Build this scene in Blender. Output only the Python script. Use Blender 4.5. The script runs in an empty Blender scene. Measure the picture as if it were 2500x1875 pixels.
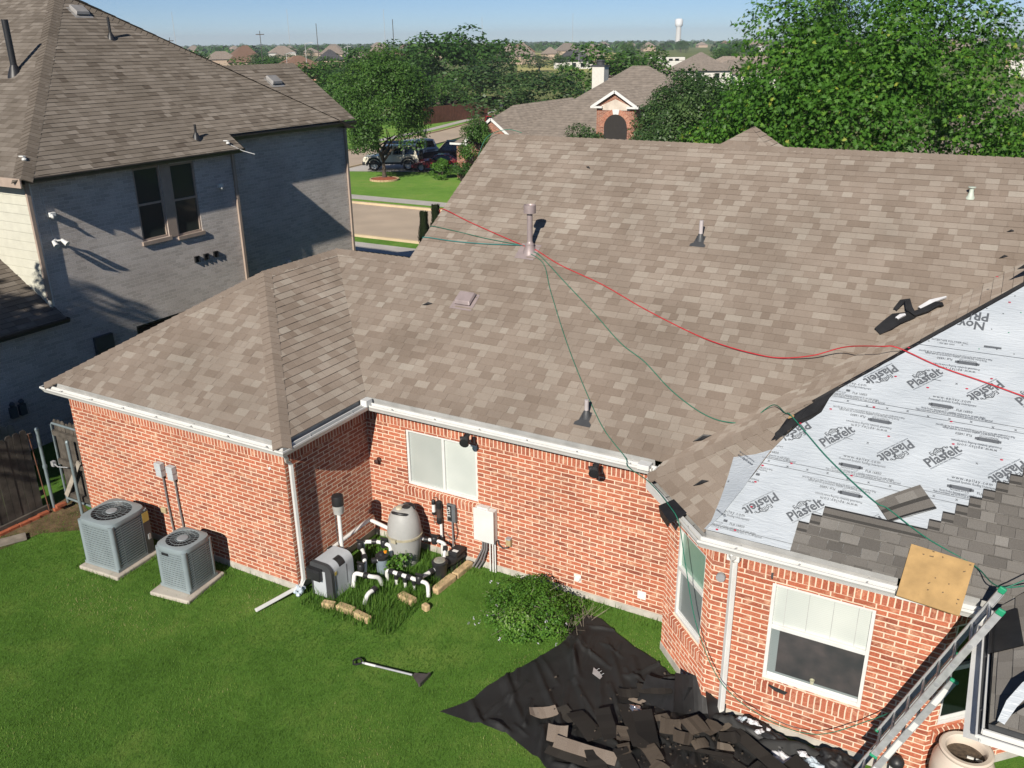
import bpy, math, random
import numpy as np
from mathutils import Vector, Matrix, noise
R_ = math.radians
SC = bpy.context.scene
COL = SC.collection
rnd = random.Random(7)

# ------------------------------------------------------------------ camera
cam_d = bpy.data.cameras.new("Camera"); cam = bpy.data.objects.new("Camera", cam_d); COL.objects.link(cam)
SC.camera = cam
cam_d.sensor_width = 36.0; cam_d.lens = 30.8726; cam_d.clip_start = .1; cam_d.clip_end = 9000
CF = Vector((-0.45587, 0.81215, -0.36413)); CR = Vector((0.87383, 0.48613, -0.00972)); CU = Vector((-0.16912, 0.32262, 0.9313))
CP = Vector((9.125, -8.9816, 8.3277))
cam.matrix_world = Matrix(((CR.x, CU.x, -CF.x, CP.x), (CR.y, CU.y, -CF.y, CP.y), (CR.z, CU.z, -CF.z, CP.z), (0, 0, 0, 1)))

# ------------------------------------------------------------------ light
SUN = Vector((0.168, -1.0, 0.635)).normalized()          # towards the sun
sun_el = math.asin(SUN.z); sun_rot = math.atan2(SUN.x, SUN.y)
W = bpy.data.worlds.new("World"); SC.world = W; W.use_nodes = True
wn = W.node_tree.nodes; wl = W.node_tree.links
sky = wn.new("ShaderNodeTexSky"); sky.sky_type = 'NISHITA'; sky.sun_disc = False
sky.sun_elevation = sun_el; sky.sun_rotation = sun_rot; sky.altitude = 200; sky.air_density = .55; sky.dust_density = 0; sky.ozone_density = 5.0
wl.new(sky.outputs[0], wn['Background'].inputs[0]); wn['Background'].inputs[1].default_value = .064
sd = bpy.data.lights.new("sun", 'SUN'); sd.energy = 4.4; sd.angle = R_(.53); sd.color = (1, .93, .82)
so = bpy.data.objects.new("sun", sd); COL.objects.link(so)
so.rotation_euler = SUN.to_track_quat('Z', 'Y').to_euler(); so.location = (0, -20, 30)
SC.view_settings.view_transform = 'Standard'; SC.view_settings.look = 'None'; SC.view_settings.exposure = 0.32; SC.view_settings.gamma = 1

# ------------------------------------------------------------------ materials
MATS = {}
def newmat(name):
    m = bpy.data.materials.new(name); m.use_nodes = True
    nt = m.node_tree
    return m, nt, nt.nodes, nt.links, nt.nodes['Principled BSDF']
def N(nodes, t, **kw):
    n = nodes.new(t)
    for k, v in kw.items(): setattr(n, k, v)
    return n
def ramp(nodes, stops, interp='LINEAR'):
    r = nodes.new("ShaderNodeValToRGB"); r.color_ramp.interpolation = interp
    e = r.color_ramp.elements
    while len(e) < len(stops): e.new(.5)
    for i, (p, c) in enumerate(stops): e[i].position = p; e[i].color = (*c, 1)
    return r
def mixc(nodes, links, fac, a, b, mode='MIX'):
    x = nodes.new("ShaderNodeMix"); x.data_type = 'RGBA'; x.blend_type = mode
    for s, v in ((0, fac), (6, a), (7, b)):
        if hasattr(v, 'links'): links.new(v, x.inputs[s])
        elif s == 0: x.inputs[0].default_value = v
        else: x.inputs[s].default_value = (*v, 1)
    return x.outputs[2]
def pbr(name, col, rough=.6, metal=0., var=.12, vs=6., bump=0., bs=60., spec=.5, coat=0.):
    if name in MATS: return MATS[name]
    m, nt, nd, lk, p = newmat(name)
    p.inputs['Roughness'].default_value = rough; p.inputs['Metallic'].default_value = metal
    p.inputs['Specular IOR Level'].default_value = spec; p.inputs['Coat Weight'].default_value = coat
    tc = N(nd, "ShaderNodeTexCoord")
    if var:
        n1 = N(nd, "ShaderNodeTexNoise"); n1.inputs['Scale'].default_value = vs; n1.inputs['Detail'].default_value = 5
        lk.new(tc.outputs['Object'], n1.inputs['Vector'])
        r = ramp(nd, [(.3, tuple(c * (1 - var) for c in col)), (.7, tuple(min(1, c * (1 + var)) for c in col))])
        lk.new(n1.outputs[0], r.inputs[0]); lk.new(r.outputs[0], p.inputs['Base Color'])
    else: p.inputs['Base Color'].default_value = (*col, 1)
    if bump:
        n2 = N(nd, "ShaderNodeTexNoise"); n2.inputs['Scale'].default_value = bs; n2.inputs['Detail'].default_value = 4
        lk.new(tc.outputs['Object'], n2.inputs['Vector'])
        b = N(nd, "ShaderNodeBump"); b.inputs['Strength'].default_value = bump; b.inputs['Distance'].default_value = .01
        lk.new(n2.outputs[0], b.inputs['Height']); lk.new(b.outputs[0], p.inputs['Normal'])
    MATS[name] = m; return m
def shingle_mat(name, stops, grain=.25):
    m, nt, nd, lk, p = newmat(name)
    at = N(nd, "ShaderNodeAttribute"); at.attribute_name = 'tone'
    r = ramp(nd, stops); lk.new(at.outputs['Fac'], r.inputs[0])
    tc = N(nd, "ShaderNodeTexCoord")
    n1 = N(nd, "ShaderNodeTexNoise"); n1.inputs['Scale'].default_value = 180; n1.inputs['Detail'].default_value = 3; n1.inputs['Roughness'].default_value = .8
    lk.new(tc.outputs['Object'], n1.inputs['Vector'])
    n3 = N(nd, "ShaderNodeTexNoise"); n3.inputs['Scale'].default_value = .9; n3.inputs['Detail'].default_value = 6
    lk.new(tc.outputs['Object'], n3.inputs['Vector'])
    g = ramp(nd, [(.25, (1 - grain * 1.6,) * 3), (.75, (1 + grain,) * 3)]); lk.new(n1.outputs[0], g.inputs[0])
    g2 = ramp(nd, [(.25, (.84, .83, .81)), (.75, (1.1, 1.09, 1.08))]); lk.new(n3.outputs[0], g2.inputs[0])
    c = mixc(nd, lk, 1., r.outputs[0], g.outputs[0], 'MULTIPLY'); c = mixc(nd, lk, 1., c, g2.outputs[0], 'MULTIPLY')
    lk.new(c, p.inputs['Base Color']); p.inputs['Roughness'].default_value = .93; p.inputs['Specular IOR Level'].default_value = .18; p.inputs['Diffuse Roughness'].default_value = 1.
    b = N(nd, "ShaderNodeBump"); b.inputs['Strength'].default_value = .35; b.inputs['Distance'].default_value = .004
    lk.new(n1.outputs[0], b.inputs['Height']); lk.new(b.outputs[0], p.inputs['Normal'])
    MATS[name] = m; return m
def brick_mat(name, stops, mortar, bw, rh, ms, blotch, bcol, offset=.5, bumpd=.012, rough=.9):
    m, nt, nd, lk, p = newmat(name)
    uv = N(nd, "ShaderNodeUVMap")
    # small wobble so that courses are not ruler straight
    nw = N(nd, "ShaderNodeTexNoise"); nw.inputs['Scale'].default_value = 9; nw.inputs['Detail'].default_value = 2
    lk.new(uv.outputs[0], nw.inputs['Vector'])
    sub = N(nd, "ShaderNodeVectorMath", operation='SUBTRACT'); lk.new(nw.outputs['Color'], sub.inputs[0]); sub.inputs[1].default_value = (.5, .5, .5)
    sca = N(nd, "ShaderNodeVectorMath", operation='SCALE'); lk.new(sub.outputs[0], sca.inputs[0]); sca.inputs['Scale'].default_value = .012
    add = N(nd, "ShaderNodeVectorMath", operation='ADD'); lk.new(uv.outputs[0], add.inputs[0]); lk.new(sca.outputs[0], add.inputs[1])
    def bt(c1, c2, mo):
        b = N(nd, "ShaderNodeTexBrick"); b.offset = offset; b.squash = 1
        for k, v in (('Scale', 1.), ('Brick Width', bw), ('Row Height', rh), ('Mortar Size', ms), ('Mortar Smooth', .25), ('Bias', 0.)): b.inputs[k].default_value = v
        b.inputs['Color1'].default_value = (*c1, 1); b.inputs['Color2'].default_value = (*c2, 1); b.inputs['Mortar'].default_value = (*mo, 1)
        lk.new(add.outputs[0], b.inputs['Vector']); return b
    b = bt((0, 0, 0), (1, 1, 1), (.5, .5, .5))
    r = ramp(nd, stops); lk.new(b.outputs['Color'], r.inputs[0])
    # pale tumbled patches and grain
    n1 = N(nd, "ShaderNodeTexNoise"); n1.inputs['Scale'].default_value = 7; n1.inputs['Detail'].default_value = 7; n1.inputs['Roughness'].default_value = .65
    lk.new(uv.outputs[0], n1.inputs['Vector'])
    r1 = ramp(nd, [(.5 + .1 * (1 - blotch), (0, 0, 0)), (.7, (1, 1, 1))]); lk.new(n1.outputs[0], r1.inputs[0])
    n2 = N(nd, "ShaderNodeTexNoise"); n2.inputs['Scale'].default_value = 45; n2.inputs['Detail'].default_value = 6
    lk.new(uv.outputs[0], n2.inputs['Vector'])
    r2 = ramp(nd, [(.3, (.75, .73, .72)), (.7, (1.18, 1.16, 1.15))]); lk.new(n2.outputs[0], r2.inputs[0])
    n4 = N(nd, "ShaderNodeTexNoise"); n4.inputs['Scale'].default_value = .8; n4.inputs['Detail'].default_value = 5
    lk.new(uv.outputs[0], n4.inputs['Vector'])
    r4 = ramp(nd, [(.3, (.88, .86, .85)), (.7, (1.08, 1.08, 1.08))]); lk.new(n4.outputs[0], r4.inputs[0])
    f = N(nd, "ShaderNodeMath", operation='MULTIPLY'); lk.new(r1.outputs[0], f.inputs[0]); f.inputs[1].default_value = blotch
    c = mixc(nd, lk, f.outputs[0], r.outputs[0], bcol)
    c = mixc(nd, lk, 1., c, r2.outputs[0], 'MULTIPLY')
    mo = mixc(nd, lk, n2.outputs[0], tuple(x * .88 for x in mortar), tuple(min(1, x * 1.08) for x in mortar))
    c = mixc(nd, lk, b.outputs['Fac'], c, mo)
    c = mixc(nd, lk, 1., c, r4.outputs[0], 'MULTIPLY')
    lk.new(c, p.inputs['Base Color']); p.inputs['Roughness'].default_value = rough; p.inputs['Specular IOR Level'].default_value = .25; p.inputs['Diffuse Roughness'].default_value = .8
    inv = N(nd, "ShaderNodeMath", operation='SUBTRACT'); inv.inputs[0].default_value = 1; lk.new(b.outputs['Fac'], inv.inputs[1])
    hh = N(nd, "ShaderNodeMath", operation='MULTIPLY_ADD'); lk.new(n2.outputs[0], hh.inputs[0]); hh.inputs[1].default_value = .35; lk.new(inv.outputs[0], hh.inputs[2])
    bp = N(nd, "ShaderNodeBump"); bp.inputs['Strength'].default_value = .8; bp.inputs['Distance'].default_value = bumpd
    lk.new(hh.outputs[0], bp.inputs['Height']); lk.new(bp.outputs[0], p.inputs['Normal'])
    MATS[name] = m; return m
def leaf_mat(name, stops, trans=.25, rough=.5, spec=.35):
    m, nt, nd, lk, p = newmat(name)
    at = N(nd, "ShaderNodeAttribute"); at.attribute_name = 'tone'
    r = ramp(nd, stops); lk.new(at.outputs['Fac'], r.inputs[0]); lk.new(r.outputs[0], p.inputs['Base Color'])
    p.inputs['Roughness'].default_value = rough; p.inputs['Specular IOR Level'].default_value = spec
    if trans:
        t = N(nd, "ShaderNodeBsdfTranslucent"); lk.new(r.outputs[0], t.inputs[0])
        mx = N(nd, "ShaderNodeMixShader"); mx.inputs[0].default_value = trans
        lk.new(p.outputs[0], mx.inputs[1]); lk.new(t.outputs[0], mx.inputs[2]); lk.new(mx.outputs[0], nd['Material Output'].inputs[0])
    MATS[name] = m; return m
def grass_ground(name, cols, big=.5, mid=3., fine=70.):
    m, nt, nd, lk, p = newmat(name)
    tc = N(nd, "ShaderNodeTexCoord")
    outs = []
    for s, d in ((big, 5), (mid, 5), (fine, 3)):
        n = N(nd, "ShaderNodeTexNoise"); n.inputs['Scale'].default_value = s; n.inputs['Detail'].default_value = d; n.inputs['Roughness'].default_value = .6
        lk.new(tc.outputs['Object'], n.inputs['Vector']); outs.append(n.outputs[0])
    r = ramp(nd, [(.3, cols[0]), (.5, cols[1]), (.66, cols[2]), (.8, cols[3])])
    a = N(nd, "ShaderNodeMath", operation='MULTIPLY_ADD'); lk.new(outs[0], a.inputs[0]); a.inputs[1].default_value = .6
    b = N(nd, "ShaderNodeMath", operation='MULTIPLY'); lk.new(outs[1], b.inputs[0]); b.inputs[1].default_value = .4
    lk.new(b.outputs[0], a.inputs[2]); lk.new(a.outputs[0], r.inputs[0])
    g = ramp(nd, [(.3, (.62, .62, .62)), (.7, (1.3, 1.3, 1.25))]); lk.new(outs[2], g.inputs[0])
    c = mixc(nd, lk, 1., r.outputs[0], g.outputs[0], 'MULTIPLY'); lk.new(c, p.inputs['Base Color'])
    p.inputs['Roughness'].default_value = .95; p.inputs['Specular IOR Level'].default_value = .1; p.inputs['Diffuse Roughness'].default_value = 1.
    bp = N(nd, "ShaderNodeBump"); bp.inputs['Strength'].default_value = .7; bp.inputs['Distance'].default_value = .03
    lk.new(outs[2], bp.inputs['Height']); lk.new(bp.outputs[0], p.inputs['Normal'])
    MATS[name] = m; return m

M_OLD = shingle_mat('weathered_shingle', [(0, (.2, .159, .13)), (.3, (.235, .191, .158)), (.55, (.267, .222, .187)), (.8, (.307, .265, .227)), (1, (.342, .306, .267))], .32)
M_GREYROOF = shingle_mat('grey_brown_shingle', [(0, (.095, .078, .064)), (.4, (.165, .142, .12)), (.7, (.2, .174, .15)), (1, (.25, .222, .195))], .2)
M_NEW = shingle_mat('new_grey_shingle', [(0, (.03, .031, .033)), (.16, (.085, .081, .076)), (.45, (.16, .15, .14)), (.75, (.215, .205, .193)), (1, (.3, .29, .275))], .3)
M_BRICK = brick_mat('red_brick', [(.0, (.27, .085, .055)), (.25, (.41, .125, .07)), (.5, (.49, .165, .093)), (.75, (.43, .135, .077)), (1, (.34, .14, .095))], (.74, .59, .46), .256, .0735, .0095, .95, (.62, .38, .25))
M_SOLDIER = brick_mat('red_brick_soldier', [(.0, (.3, .09, .055)), (.5, (.46, .15, .085)), (1, (.4, .14, .09))], (.74, .59, .46), .0735, .32, .0095, .9, (.62, .38, .25), 0.)
M_GBRICK = brick_mat('grey_brick', [(.0, (.53, .495, .46)), (.3, (.58, .545, .505)), (.6, (.63, .59, .55)), (1, (.68, .64, .6))], (.74, .7, .66), .262, .079, .007, .5, (.5, .47, .45), bumpd=.02)
M_FBRICK = brick_mat('far_red_brick', [(0, (.25, .08, .05)), (1, (.42, .17, .1))], (.5, .42, .35), .26, .08, .01, .4, (.5, .3, .2))
M_WHITE = pbr('white_paint', (.72, .72, .7), .45, var=.06, vs=4)
M_PVC = pbr('white_pvc', (.78, .78, .76), .35, var=.05, vs=9)
M_GUT_IN = pbr('galvanised_gutter_bed', (.42, .42, .41), .5, var=.2, vs=3)
M_CONC = pbr('concrete', (.44, .4, .345), .9, var=.16, vs=2.2, bump=.3, bs=40)
M_FOUND = pbr('foundation_concrete', (.5, .47, .42), .9, var=.2, vs=5, bump=.3)
M_ROAD = pbr('road_concrete', (.5, .4, .3), .9, var=.1, vs=.5, bump=.2, bs=20)
M_WALK = pbr('pavement_concrete', (.5, .47, .43), .9, var=.1, vs=1.5)
M_DRIVE = pbr('driveway_concrete', (.52, .49, .45), .9, var=.1, vs=.8)
M_BLACK = pbr('black_plastic', (.022, .022, .024), .45, var=.2)
M_BLACKFELT = pbr('black_felt', (.016, .016, .017), .55, var=.3, vs=8, bump=.2, bs=14)
M_TARP = pbr('black_tarp', (.015, .015, .0148), .7, var=.3, vs=3, bump=.25, bs=200)
M_DGREY = pbr('dark_grey_metal', (.06, .062, .066), .5, var=.1)
M_BRONZE = pbr('bronze_gutter', (.05, .044, .04), .4, var=.15)
M_TRIM = pbr('tan_trim', (.42, .33, .27), .6, var=.08)
M_MAUVE = pbr('mauve_metal', (.36, .295, .29), .45, metal=.2, var=.12)
M_ALU = pbr('aluminium', (.46, .47, .48), .4, metal=.3, var=.14, vs=14)
M_ALUGREY = pbr('dull_aluminium', (.4, .41, .43), .5, metal=.25, var=.15, vs=9)
M_AC = pbr('ac_blue_grey', (.25, .3, .318), .45, var=.08, vs=4)
M_ACDARK = pbr('ac_coil_dark', (.012, .013, .015), .7)
M_FILTER = pbr('filter_shell', (.4, .4, .385), .55, var=.1, vs=3)
M_HEATER = pbr('heater_shell', (.5, .53, .56), .4, var=.06)
M_GLASSD = pbr('dark_glass', (.012, .018, .018), .06, var=0, spec=.8)
M_GLASSBL = pbr('glass_over_blind', (.58, .64, .6), .28, var=.05, vs=2, coat=.3)
M_GLASSGR = pbr('glass_over_screen', (.3, .34, .33), .25, var=.1, vs=2, coat=.3)
M_GLASSGN = pbr('green_tinted_glass', (.27, .43, .34), .2, var=.08, vs=2, coat=.35)
M_WOOD = pbr('weathered_shaded_wood', (.085, .073, .06), .9, var=.45, vs=5, bump=.4, bs=30)  # weathered wood, darkened further to carry the shade on fence and gate
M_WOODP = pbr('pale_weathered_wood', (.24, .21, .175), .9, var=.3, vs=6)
M_STEEL = pbr('galvanised_post', (.27, .33, .35), .45, metal=.4, var=.15)
M_PLY = pbr('plywood', (.47, .3, .125), .75, var=.16, vs=6, bump=.1)
M_LIME = pbr('limestone', (.52, .38, .21), .9, var=.3, vs=9, bump=.5, bs=25)
M_CLAYB = pbr('loose_clay_brick', (.36, .1, .045), .9, var=.25, vs=12)
M_MULCH = pbr('red_mulch', (.3, .085, .04), .95, var=.5, vs=14, bump=.6, bs=25)
M_BARK = pbr('bark', (.085, .066, .05), .95, var=.4, vs=7, bump=.7, bs=18)
M_POT = pbr('cream_ceramic', (.7, .6, .51), .35, var=.06, vs=3)
M_SOIL = pbr('soil', (.09, .065, .045), .95, var=.5, vs=20, bump=.5)
M_SIDING = pbr('cream_siding', (.6, .59, .5), .6, var=.06)
M_GREENR = pbr('green_rope', (.015, .16, .1), .6, var=.15, vs=30)
M_REDR = pbr('red_rope', (.5, .02, .03), .55, var=.15, vs=30)
M_GREENP = pbr('green_plastic', (.02, .3, .15), .5)
M_REDP = pbr('red_cap_plastic', (.65, .02, .07), .5)
M_PRINT = pbr('grey_print_ink', (.115, .125, .14), .5, var=.1, vs=30)
def felt_mat():
    m, nt, nd, lk, p = newmat('white_underlayment')
    tc = N(nd, "ShaderNodeTexCoord")
    n1 = N(nd, "ShaderNodeTexNoise"); n1.inputs['Scale'].default_value = 1.6; n1.inputs['Detail'].default_value = 6; lk.new(tc.outputs['Object'], n1.inputs['Vector'])
    r = ramp(nd, [(.3, (.43, .47, .51)), (.7, (.54, .58, .62))]); lk.new(n1.outputs[0], r.inputs[0]); lk.new(r.outputs[0], p.inputs['Base Color'])
    mp = N(nd, "ShaderNodeMapping"); mp.inputs['Scale'].default_value = (3.5, 16, 16); lk.new(tc.outputs['Object'], mp.inputs[0])
    n2 = N(nd, "ShaderNodeTexNoise"); n2.inputs['Scale'].default_value = 1.5; n2.inputs['Detail'].default_value = 3; n2.inputs['Distortion'].default_value = 1.2; lk.new(mp.outputs[0], n2.inputs['Vector'])
    b = N(nd, "ShaderNodeBump"); b.inputs['Strength'].default_value = .55; b.inputs['Distance'].default_value = .02; lk.new(n2.outputs[0], b.inputs['Height']); lk.new(b.outputs[0], p.inputs['Normal'])
    p.inputs['Roughness'].default_value = .42
    MATS['white_underlayment'] = m; return m
M_FELT = felt_mat()
M_GRASSG = grass_ground('lawn_soil', [(.045, .1, .014), (.075, .16, .025), (.125, .2, .04), (.24, .23, .09)], .55, 3.2, 60)
M_GRASSF = grass_ground('front_lawn', [(.07, .15, .025), (.1, .19, .034), (.15, .205, .052), (.24, .22, .1)], .25, 1.4, 25)
M_FIELD = grass_ground('far_ground', [(.06, .085, .03), (.09, .11, .04), (.14, .14, .06), (.2, .17, .09)], .02, .1, 3)
M_BLADE = leaf_mat('grass_blade', [(0, (.055, .135, .018)), (.4, (.105, .225, .032)), (.7, (.16, .285, .05)), (.88, (.25, .35, .075)), (1, (.44, .4, .19))], .35, .6, .2)
L_ASH = leaf_mat('ash_leaf', [(0, (0.04657, 0.1283, 0.0162)), (.5, (0.08539, 0.2228, 0.027)), (.8, (0.1552, 0.3172, 0.0405)), (.95, (0.2174, 0.3645, 0.04725)), (1, (0.34, 0.4, 0.06))], .35, .5, .3)
L_OAK = leaf_mat('oak_leaf', [(0, (0.033, 0.078, 0.021)), (.6, (0.0675, 0.1275, 0.0375)), (1, (0.135, 0.21, 0.0675))], .25, .45, .45)
L_MID = leaf_mat('broad_leaf', [(0, (0.04224, 0.1056, 0.0192)), (.6, (0.0792, 0.176, 0.0288)), (1, (0.1496, 0.264, 0.048))], .3, .5, .35)
L_DARK = leaf_mat('dark_leaf', [(0, (0.02992, 0.085, 0.017)), (.6, (0.05984, 0.1394, 0.0272)), (1, (0.1216, 0.221, 0.0442))], .25, .5, .3)
L_CYP = leaf_mat('cypress_leaf', [(0, (.012, .022, .009)), (1, (.035, .05, .02))], .1, .7, .2)
L_SHRUB = leaf_mat('shrub_leaf', [(0, (.05, .14, .02)), (.55, (.12, .27, .035)), (.9, (.2, .36, .06)), (1, (.4, .46, .3))], .35, .55, .25)

# ------------------------------------------------------------------ mesh helpers
class MB:
    def __init__(s): s.v = []; s.f = []; s.uv = []; s.t = []
    def face(s, pts, uv=None, t=.5):
        i = len(s.v); s.v.extend(tuple(p) for p in pts); s.f.append(tuple(range(i, i + len(pts))))
        s.uv.append(uv if uv else [(0, 0)] * len(pts)); s.t.append(t)
    def box(s, lo, hi, M=None, t=.5):
        x0, y0, z0 = lo; x1, y1, z1 = hi
        c = [Vector(p) for p in ((x0, y0, z0), (x1, y0, z0), (x1, y1, z0), (x0, y1, z0), (x0, y0, z1), (x1, y0, z1), (x1, y1, z1), (x0, y1, z1))]
        if M is not None: c = [M @ p for p in c]
        i = len(s.v); s.v.extend(tuple(p) for p in c)
        for q in ((0, 3, 2, 1), (4, 5, 6, 7), (0, 1, 5, 4), (1, 2, 6, 5), (2, 3, 7, 6), (3, 0, 4, 7)):
            s.f.append(tuple(i + k for k in q)); s.uv.append([(0, 0)] * 4); s.t.append(t)
    def bar(s, a, b, w, h, up=(0, 0, 1), t=.5):
        a = Vector(a); b = Vector(b); d = (b - a); L = d.length; d.normalize()
        u = Vector(up); x = d.cross(u)
        if x.length < 1e-4: x = d.cross(Vector((1, 0, 0)))
        x.normalize(); u = x.cross(d)
        M = Matrix(((d.x, x.x, u.x, a.x), (d.y, x.y, u.y, a.y), (d.z, x.z, u.z, a.z), (0, 0, 0, 1)))
        s.box((0, -w / 2, -h / 2), (L, w / 2, h / 2), M, t)
    def tube(s, pts, r, n=8, cap=True, t=.5):
        pts = [Vector(p) for p in pts]; rs = r if isinstance(r, (list, tuple)) else [r] * len(pts)
        base = len(s.v); prev = None
        for i, p in enumerate(pts):
            d = (pts[min(i + 1, len(pts) - 1)] - pts[max(i - 1, 0)]).normalized()
            if prev is None:
                a = d.cross(Vector((0, 0, 1)))
                if a.length < 1e-3: a = d.cross(Vector((1, 0, 0)))
            else: a = prev - d * prev.dot(d)
            a.normalize(); prev = a; b = d.cross(a)
            for k in range(n):
                an = 2 * math.pi * k / n; s.v.append(tuple(p + a * (math.cos(an) * rs[i]) + b * (math.sin(an) * rs[i])))
        for i in range(len(pts) - 1):
            for k in range(n):
                q = base + i * n; s.f.append((q + k, q + n + k, q + n + (k + 1) % n, q + (k + 1) % n)); s.uv.append([(0, 0)] * 4); s.t.append(t)
        if cap:
            s.f.append(tuple(base + k for k in range(n))); s.uv.append([(0, 0)] * n); s.t.append(t)
            q = base + (len(pts) - 1) * n; s.f.append(tuple(q + n - 1 - k for k in range(n))); s.uv.append([(0, 0)] * n); s.t.append(t)
    def lathe(s, c, prof, n=24, M=None, t=.5):
        c = Vector(c); base = len(s.v)
        for r, z in prof:
            for k in range(n):
                a = 2 * math.pi * k / n; p = Vector((math.cos(a) * r, math.sin(a) * r, z))
                s.v.append(tuple((M @ p if M is not None else p) + c))
        for i in range(len(prof) - 1):
            for k in range(n):
                q = base + i * n; s.f.append((q + k, q + (k + 1) % n, q + n + (k + 1) % n, q + n + k)); s.uv.append([(0, 0)] * 4); s.t.append(t)
        if prof[-1][0] > 1e-4:
            q = base + (len(prof) - 1) * n; s.f.append(tuple(q + k for k in range(n))); s.uv.append([(0, 0)] * n); s.t.append(t)
    def prism(s, poly, z0, z1, M=None, t=.5):
        a = [Vector((x, y, z0)) for x, y in poly]; b = [Vector((x, y, z1)) for x, y in poly]
        if M is not None: a = [M @ p for p in a]; b = [M @ p for p in b]
        s.face(a[::-1], t=t); s.face(b, t=t); n = len(poly)
        for i in range(n): s.face((a[i], a[(i + 1) % n], b[(i + 1) % n], b[i]), t=t)
    def wall(s, p0, p1, z0, z1, holes=(), u0=0., t=.5):
        """vertical brick sheet from p0 to p1 with rectangular openings (s0,s1,za,zb); outward = right of p0->p1"""
        p0 = Vector((*p0, 0)); p1 = Vector((*p1, 0)); L = (p1 - p0).length; d = (p1 - p0) / L
        us = sorted({0, L, *[h[0] for h in holes], *[h[1] for h in holes]}); zs = sorted({z0, z1, *[h[2] for h in holes], *[h[3] for h in holes]})
        for i in range(len(us) - 1):
            for j in range(len(zs) - 1):
                um = (us[i] + us[i + 1]) / 2; zm = (zs[j] + zs[j + 1]) / 2
                if any(h[0] < um < h[1] and h[2] < zm < h[3] for h in holes): continue
                q = [(us[i], zs[j]), (us[i + 1], zs[j]), (us[i + 1], zs[j + 1]), (us[i], zs[j + 1])]
                s.face([p0 + d * a + Vector((0, 0, b)) for a, b in q], [(a + u0, b) for a, b in q], t)
    def mesh(s, name, base=(0, 0, 0), dedupe=False):
        me = bpy.data.meshes.new(name); b = Vector(base)
        vs = s.v; fs = s.f
        if dedupe:
            d = {}; nv = []; mp = []
            for p in vs:
                k = (round(p[0], 4), round(p[1], 4), round(p[2], 4))
                if k not in d: d[k] = len(nv); nv.append(p)
                mp.append(d[k])
            fs2 = []; keep = []
            for i, f in enumerate(fs):
                g = [];
                for x in f:
                    if mp[x] not in g: g.append(mp[x])
                if len(g) > 2: fs2.append(tuple(g)); keep.append(i)
            vs = nv; fs = fs2
            if any(len(fs[k]) != len(s.f[i]) for k, i in enumerate(keep)): uv = None
            else: uv = [s.uv[i] for i in keep]
            tt = [s.t[i] for i in keep]
        else: uv = s.uv; tt = s.t
        me.from_pydata([(p[0] - b.x, p[1] - b.y, p[2] - b.z) for p in vs], [], fs)
        if uv and any(any(c != (0, 0) for c in u) for u in uv):
            l = me.uv_layers.new(name='UVMap'); flat = [c for u in uv for q in u for c in q]
            l.data.foreach_set('uv', flat)
        a = me.attributes.new('tone', 'FLOAT', 'FACE'); a.data.foreach_set('value', tt)
        me.update(); return me

def tag(o, label=None, cat=None, group=None, kind=None):
    if label: o['label'] = label
    if cat: o['category'] = cat
    if group: o['group'] = group
    if kind: o['kind'] = kind
    return o
BASE = {}
def thing(name, loc, label, cat, group=None):
    o = bpy.data.objects.new(name, None); COL.objects.link(o); o.location = loc; o.empty_display_size = .2
    BASE[o.name] = Vector(loc); return tag(o, label, cat, group)
def part(name, mb, mat, parent=None, smooth=False, bevel=0., dedupe=False, label=None, base=None, seg=2):
    if parent is not None: b = BASE[parent.name]
    else: b = Vector(base) if base else Vector((0, 0, 0))
    me = mb.mesh(name, b, dedupe or smooth or bevel > 0) if isinstance(mb, MB) else mb
    o = bpy.data.objects.new(name, me); COL.objects.link(o)
    me.materials.append(mat)
    if parent is not None: o.parent = parent
    else: o.location = b
    BASE[o.name] = b
    if smooth:
        me.polygons.foreach_set('use_smooth', [True] * len(me.polygons))
        if smooth != 'all':
            me.set_sharp_from_angle(angle=R_(40))
    if bevel:
        m = o.modifiers.new('bevel', 'BEVEL'); m.width = bevel; m.segments = seg; m.limit_method = 'ANGLE'
    if label: o['label'] = label
    return o
def struct(name, mb, mat, kind='structure', **kw):
    o = part(name, mb, mat, **kw); o['kind'] = kind; return o
def copy_thing(root, loc, rz=0, scale=None, label=None, group=None):
    def rec(o, par):
        c = o.copy(); COL.objects.link(c)
        if par is not None: c.parent = par
        for ch in list(o.children): rec(ch, c)
        return c
    r = rec(root, None); r.location = loc; r.rotation_euler = (0, 0, rz)
    if scale: r.scale = scale if isinstance(scale, (tuple, list)) else (scale,) * 3
    if label: r['label'] = label
    if group: r['group'] = group
    return r
def clip(poly, cl):
    out = list(poly)
    for i in range(len(cl)):
        a = cl[i]; b = cl[(i + 1) % len(cl)]; inp = out; out = []
        if not inp: break
        side = lambda p: (b[0] - a[0]) * (p[1] - a[1]) - (b[1] - a[1]) * (p[0] - a[0])
        for j in range(len(inp)):
            p = inp[j]; q = inp[(j + 1) % len(inp)]; sp = side(p); sq = side(q)
            if sp >= -1e-9: out.append(p)
            if (sp > 1e-9 and sq < -1e-9) or (sp < -1e-9 and sq > 1e-9):
                t = sp / (sp - sq); out.append((p[0] + (q[0] - p[0]) * t, p[1] + (q[1] - p[1]) * t))
    return out
def ccw(poly):
    a = sum(poly[i][0] * poly[(i + 1) % len(poly)][1] - poly[(i + 1) % len(poly)][0] * poly[i][1] for i in range(len(poly)))
    return list(poly) if a > 0 else list(poly)[::-1]
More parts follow.
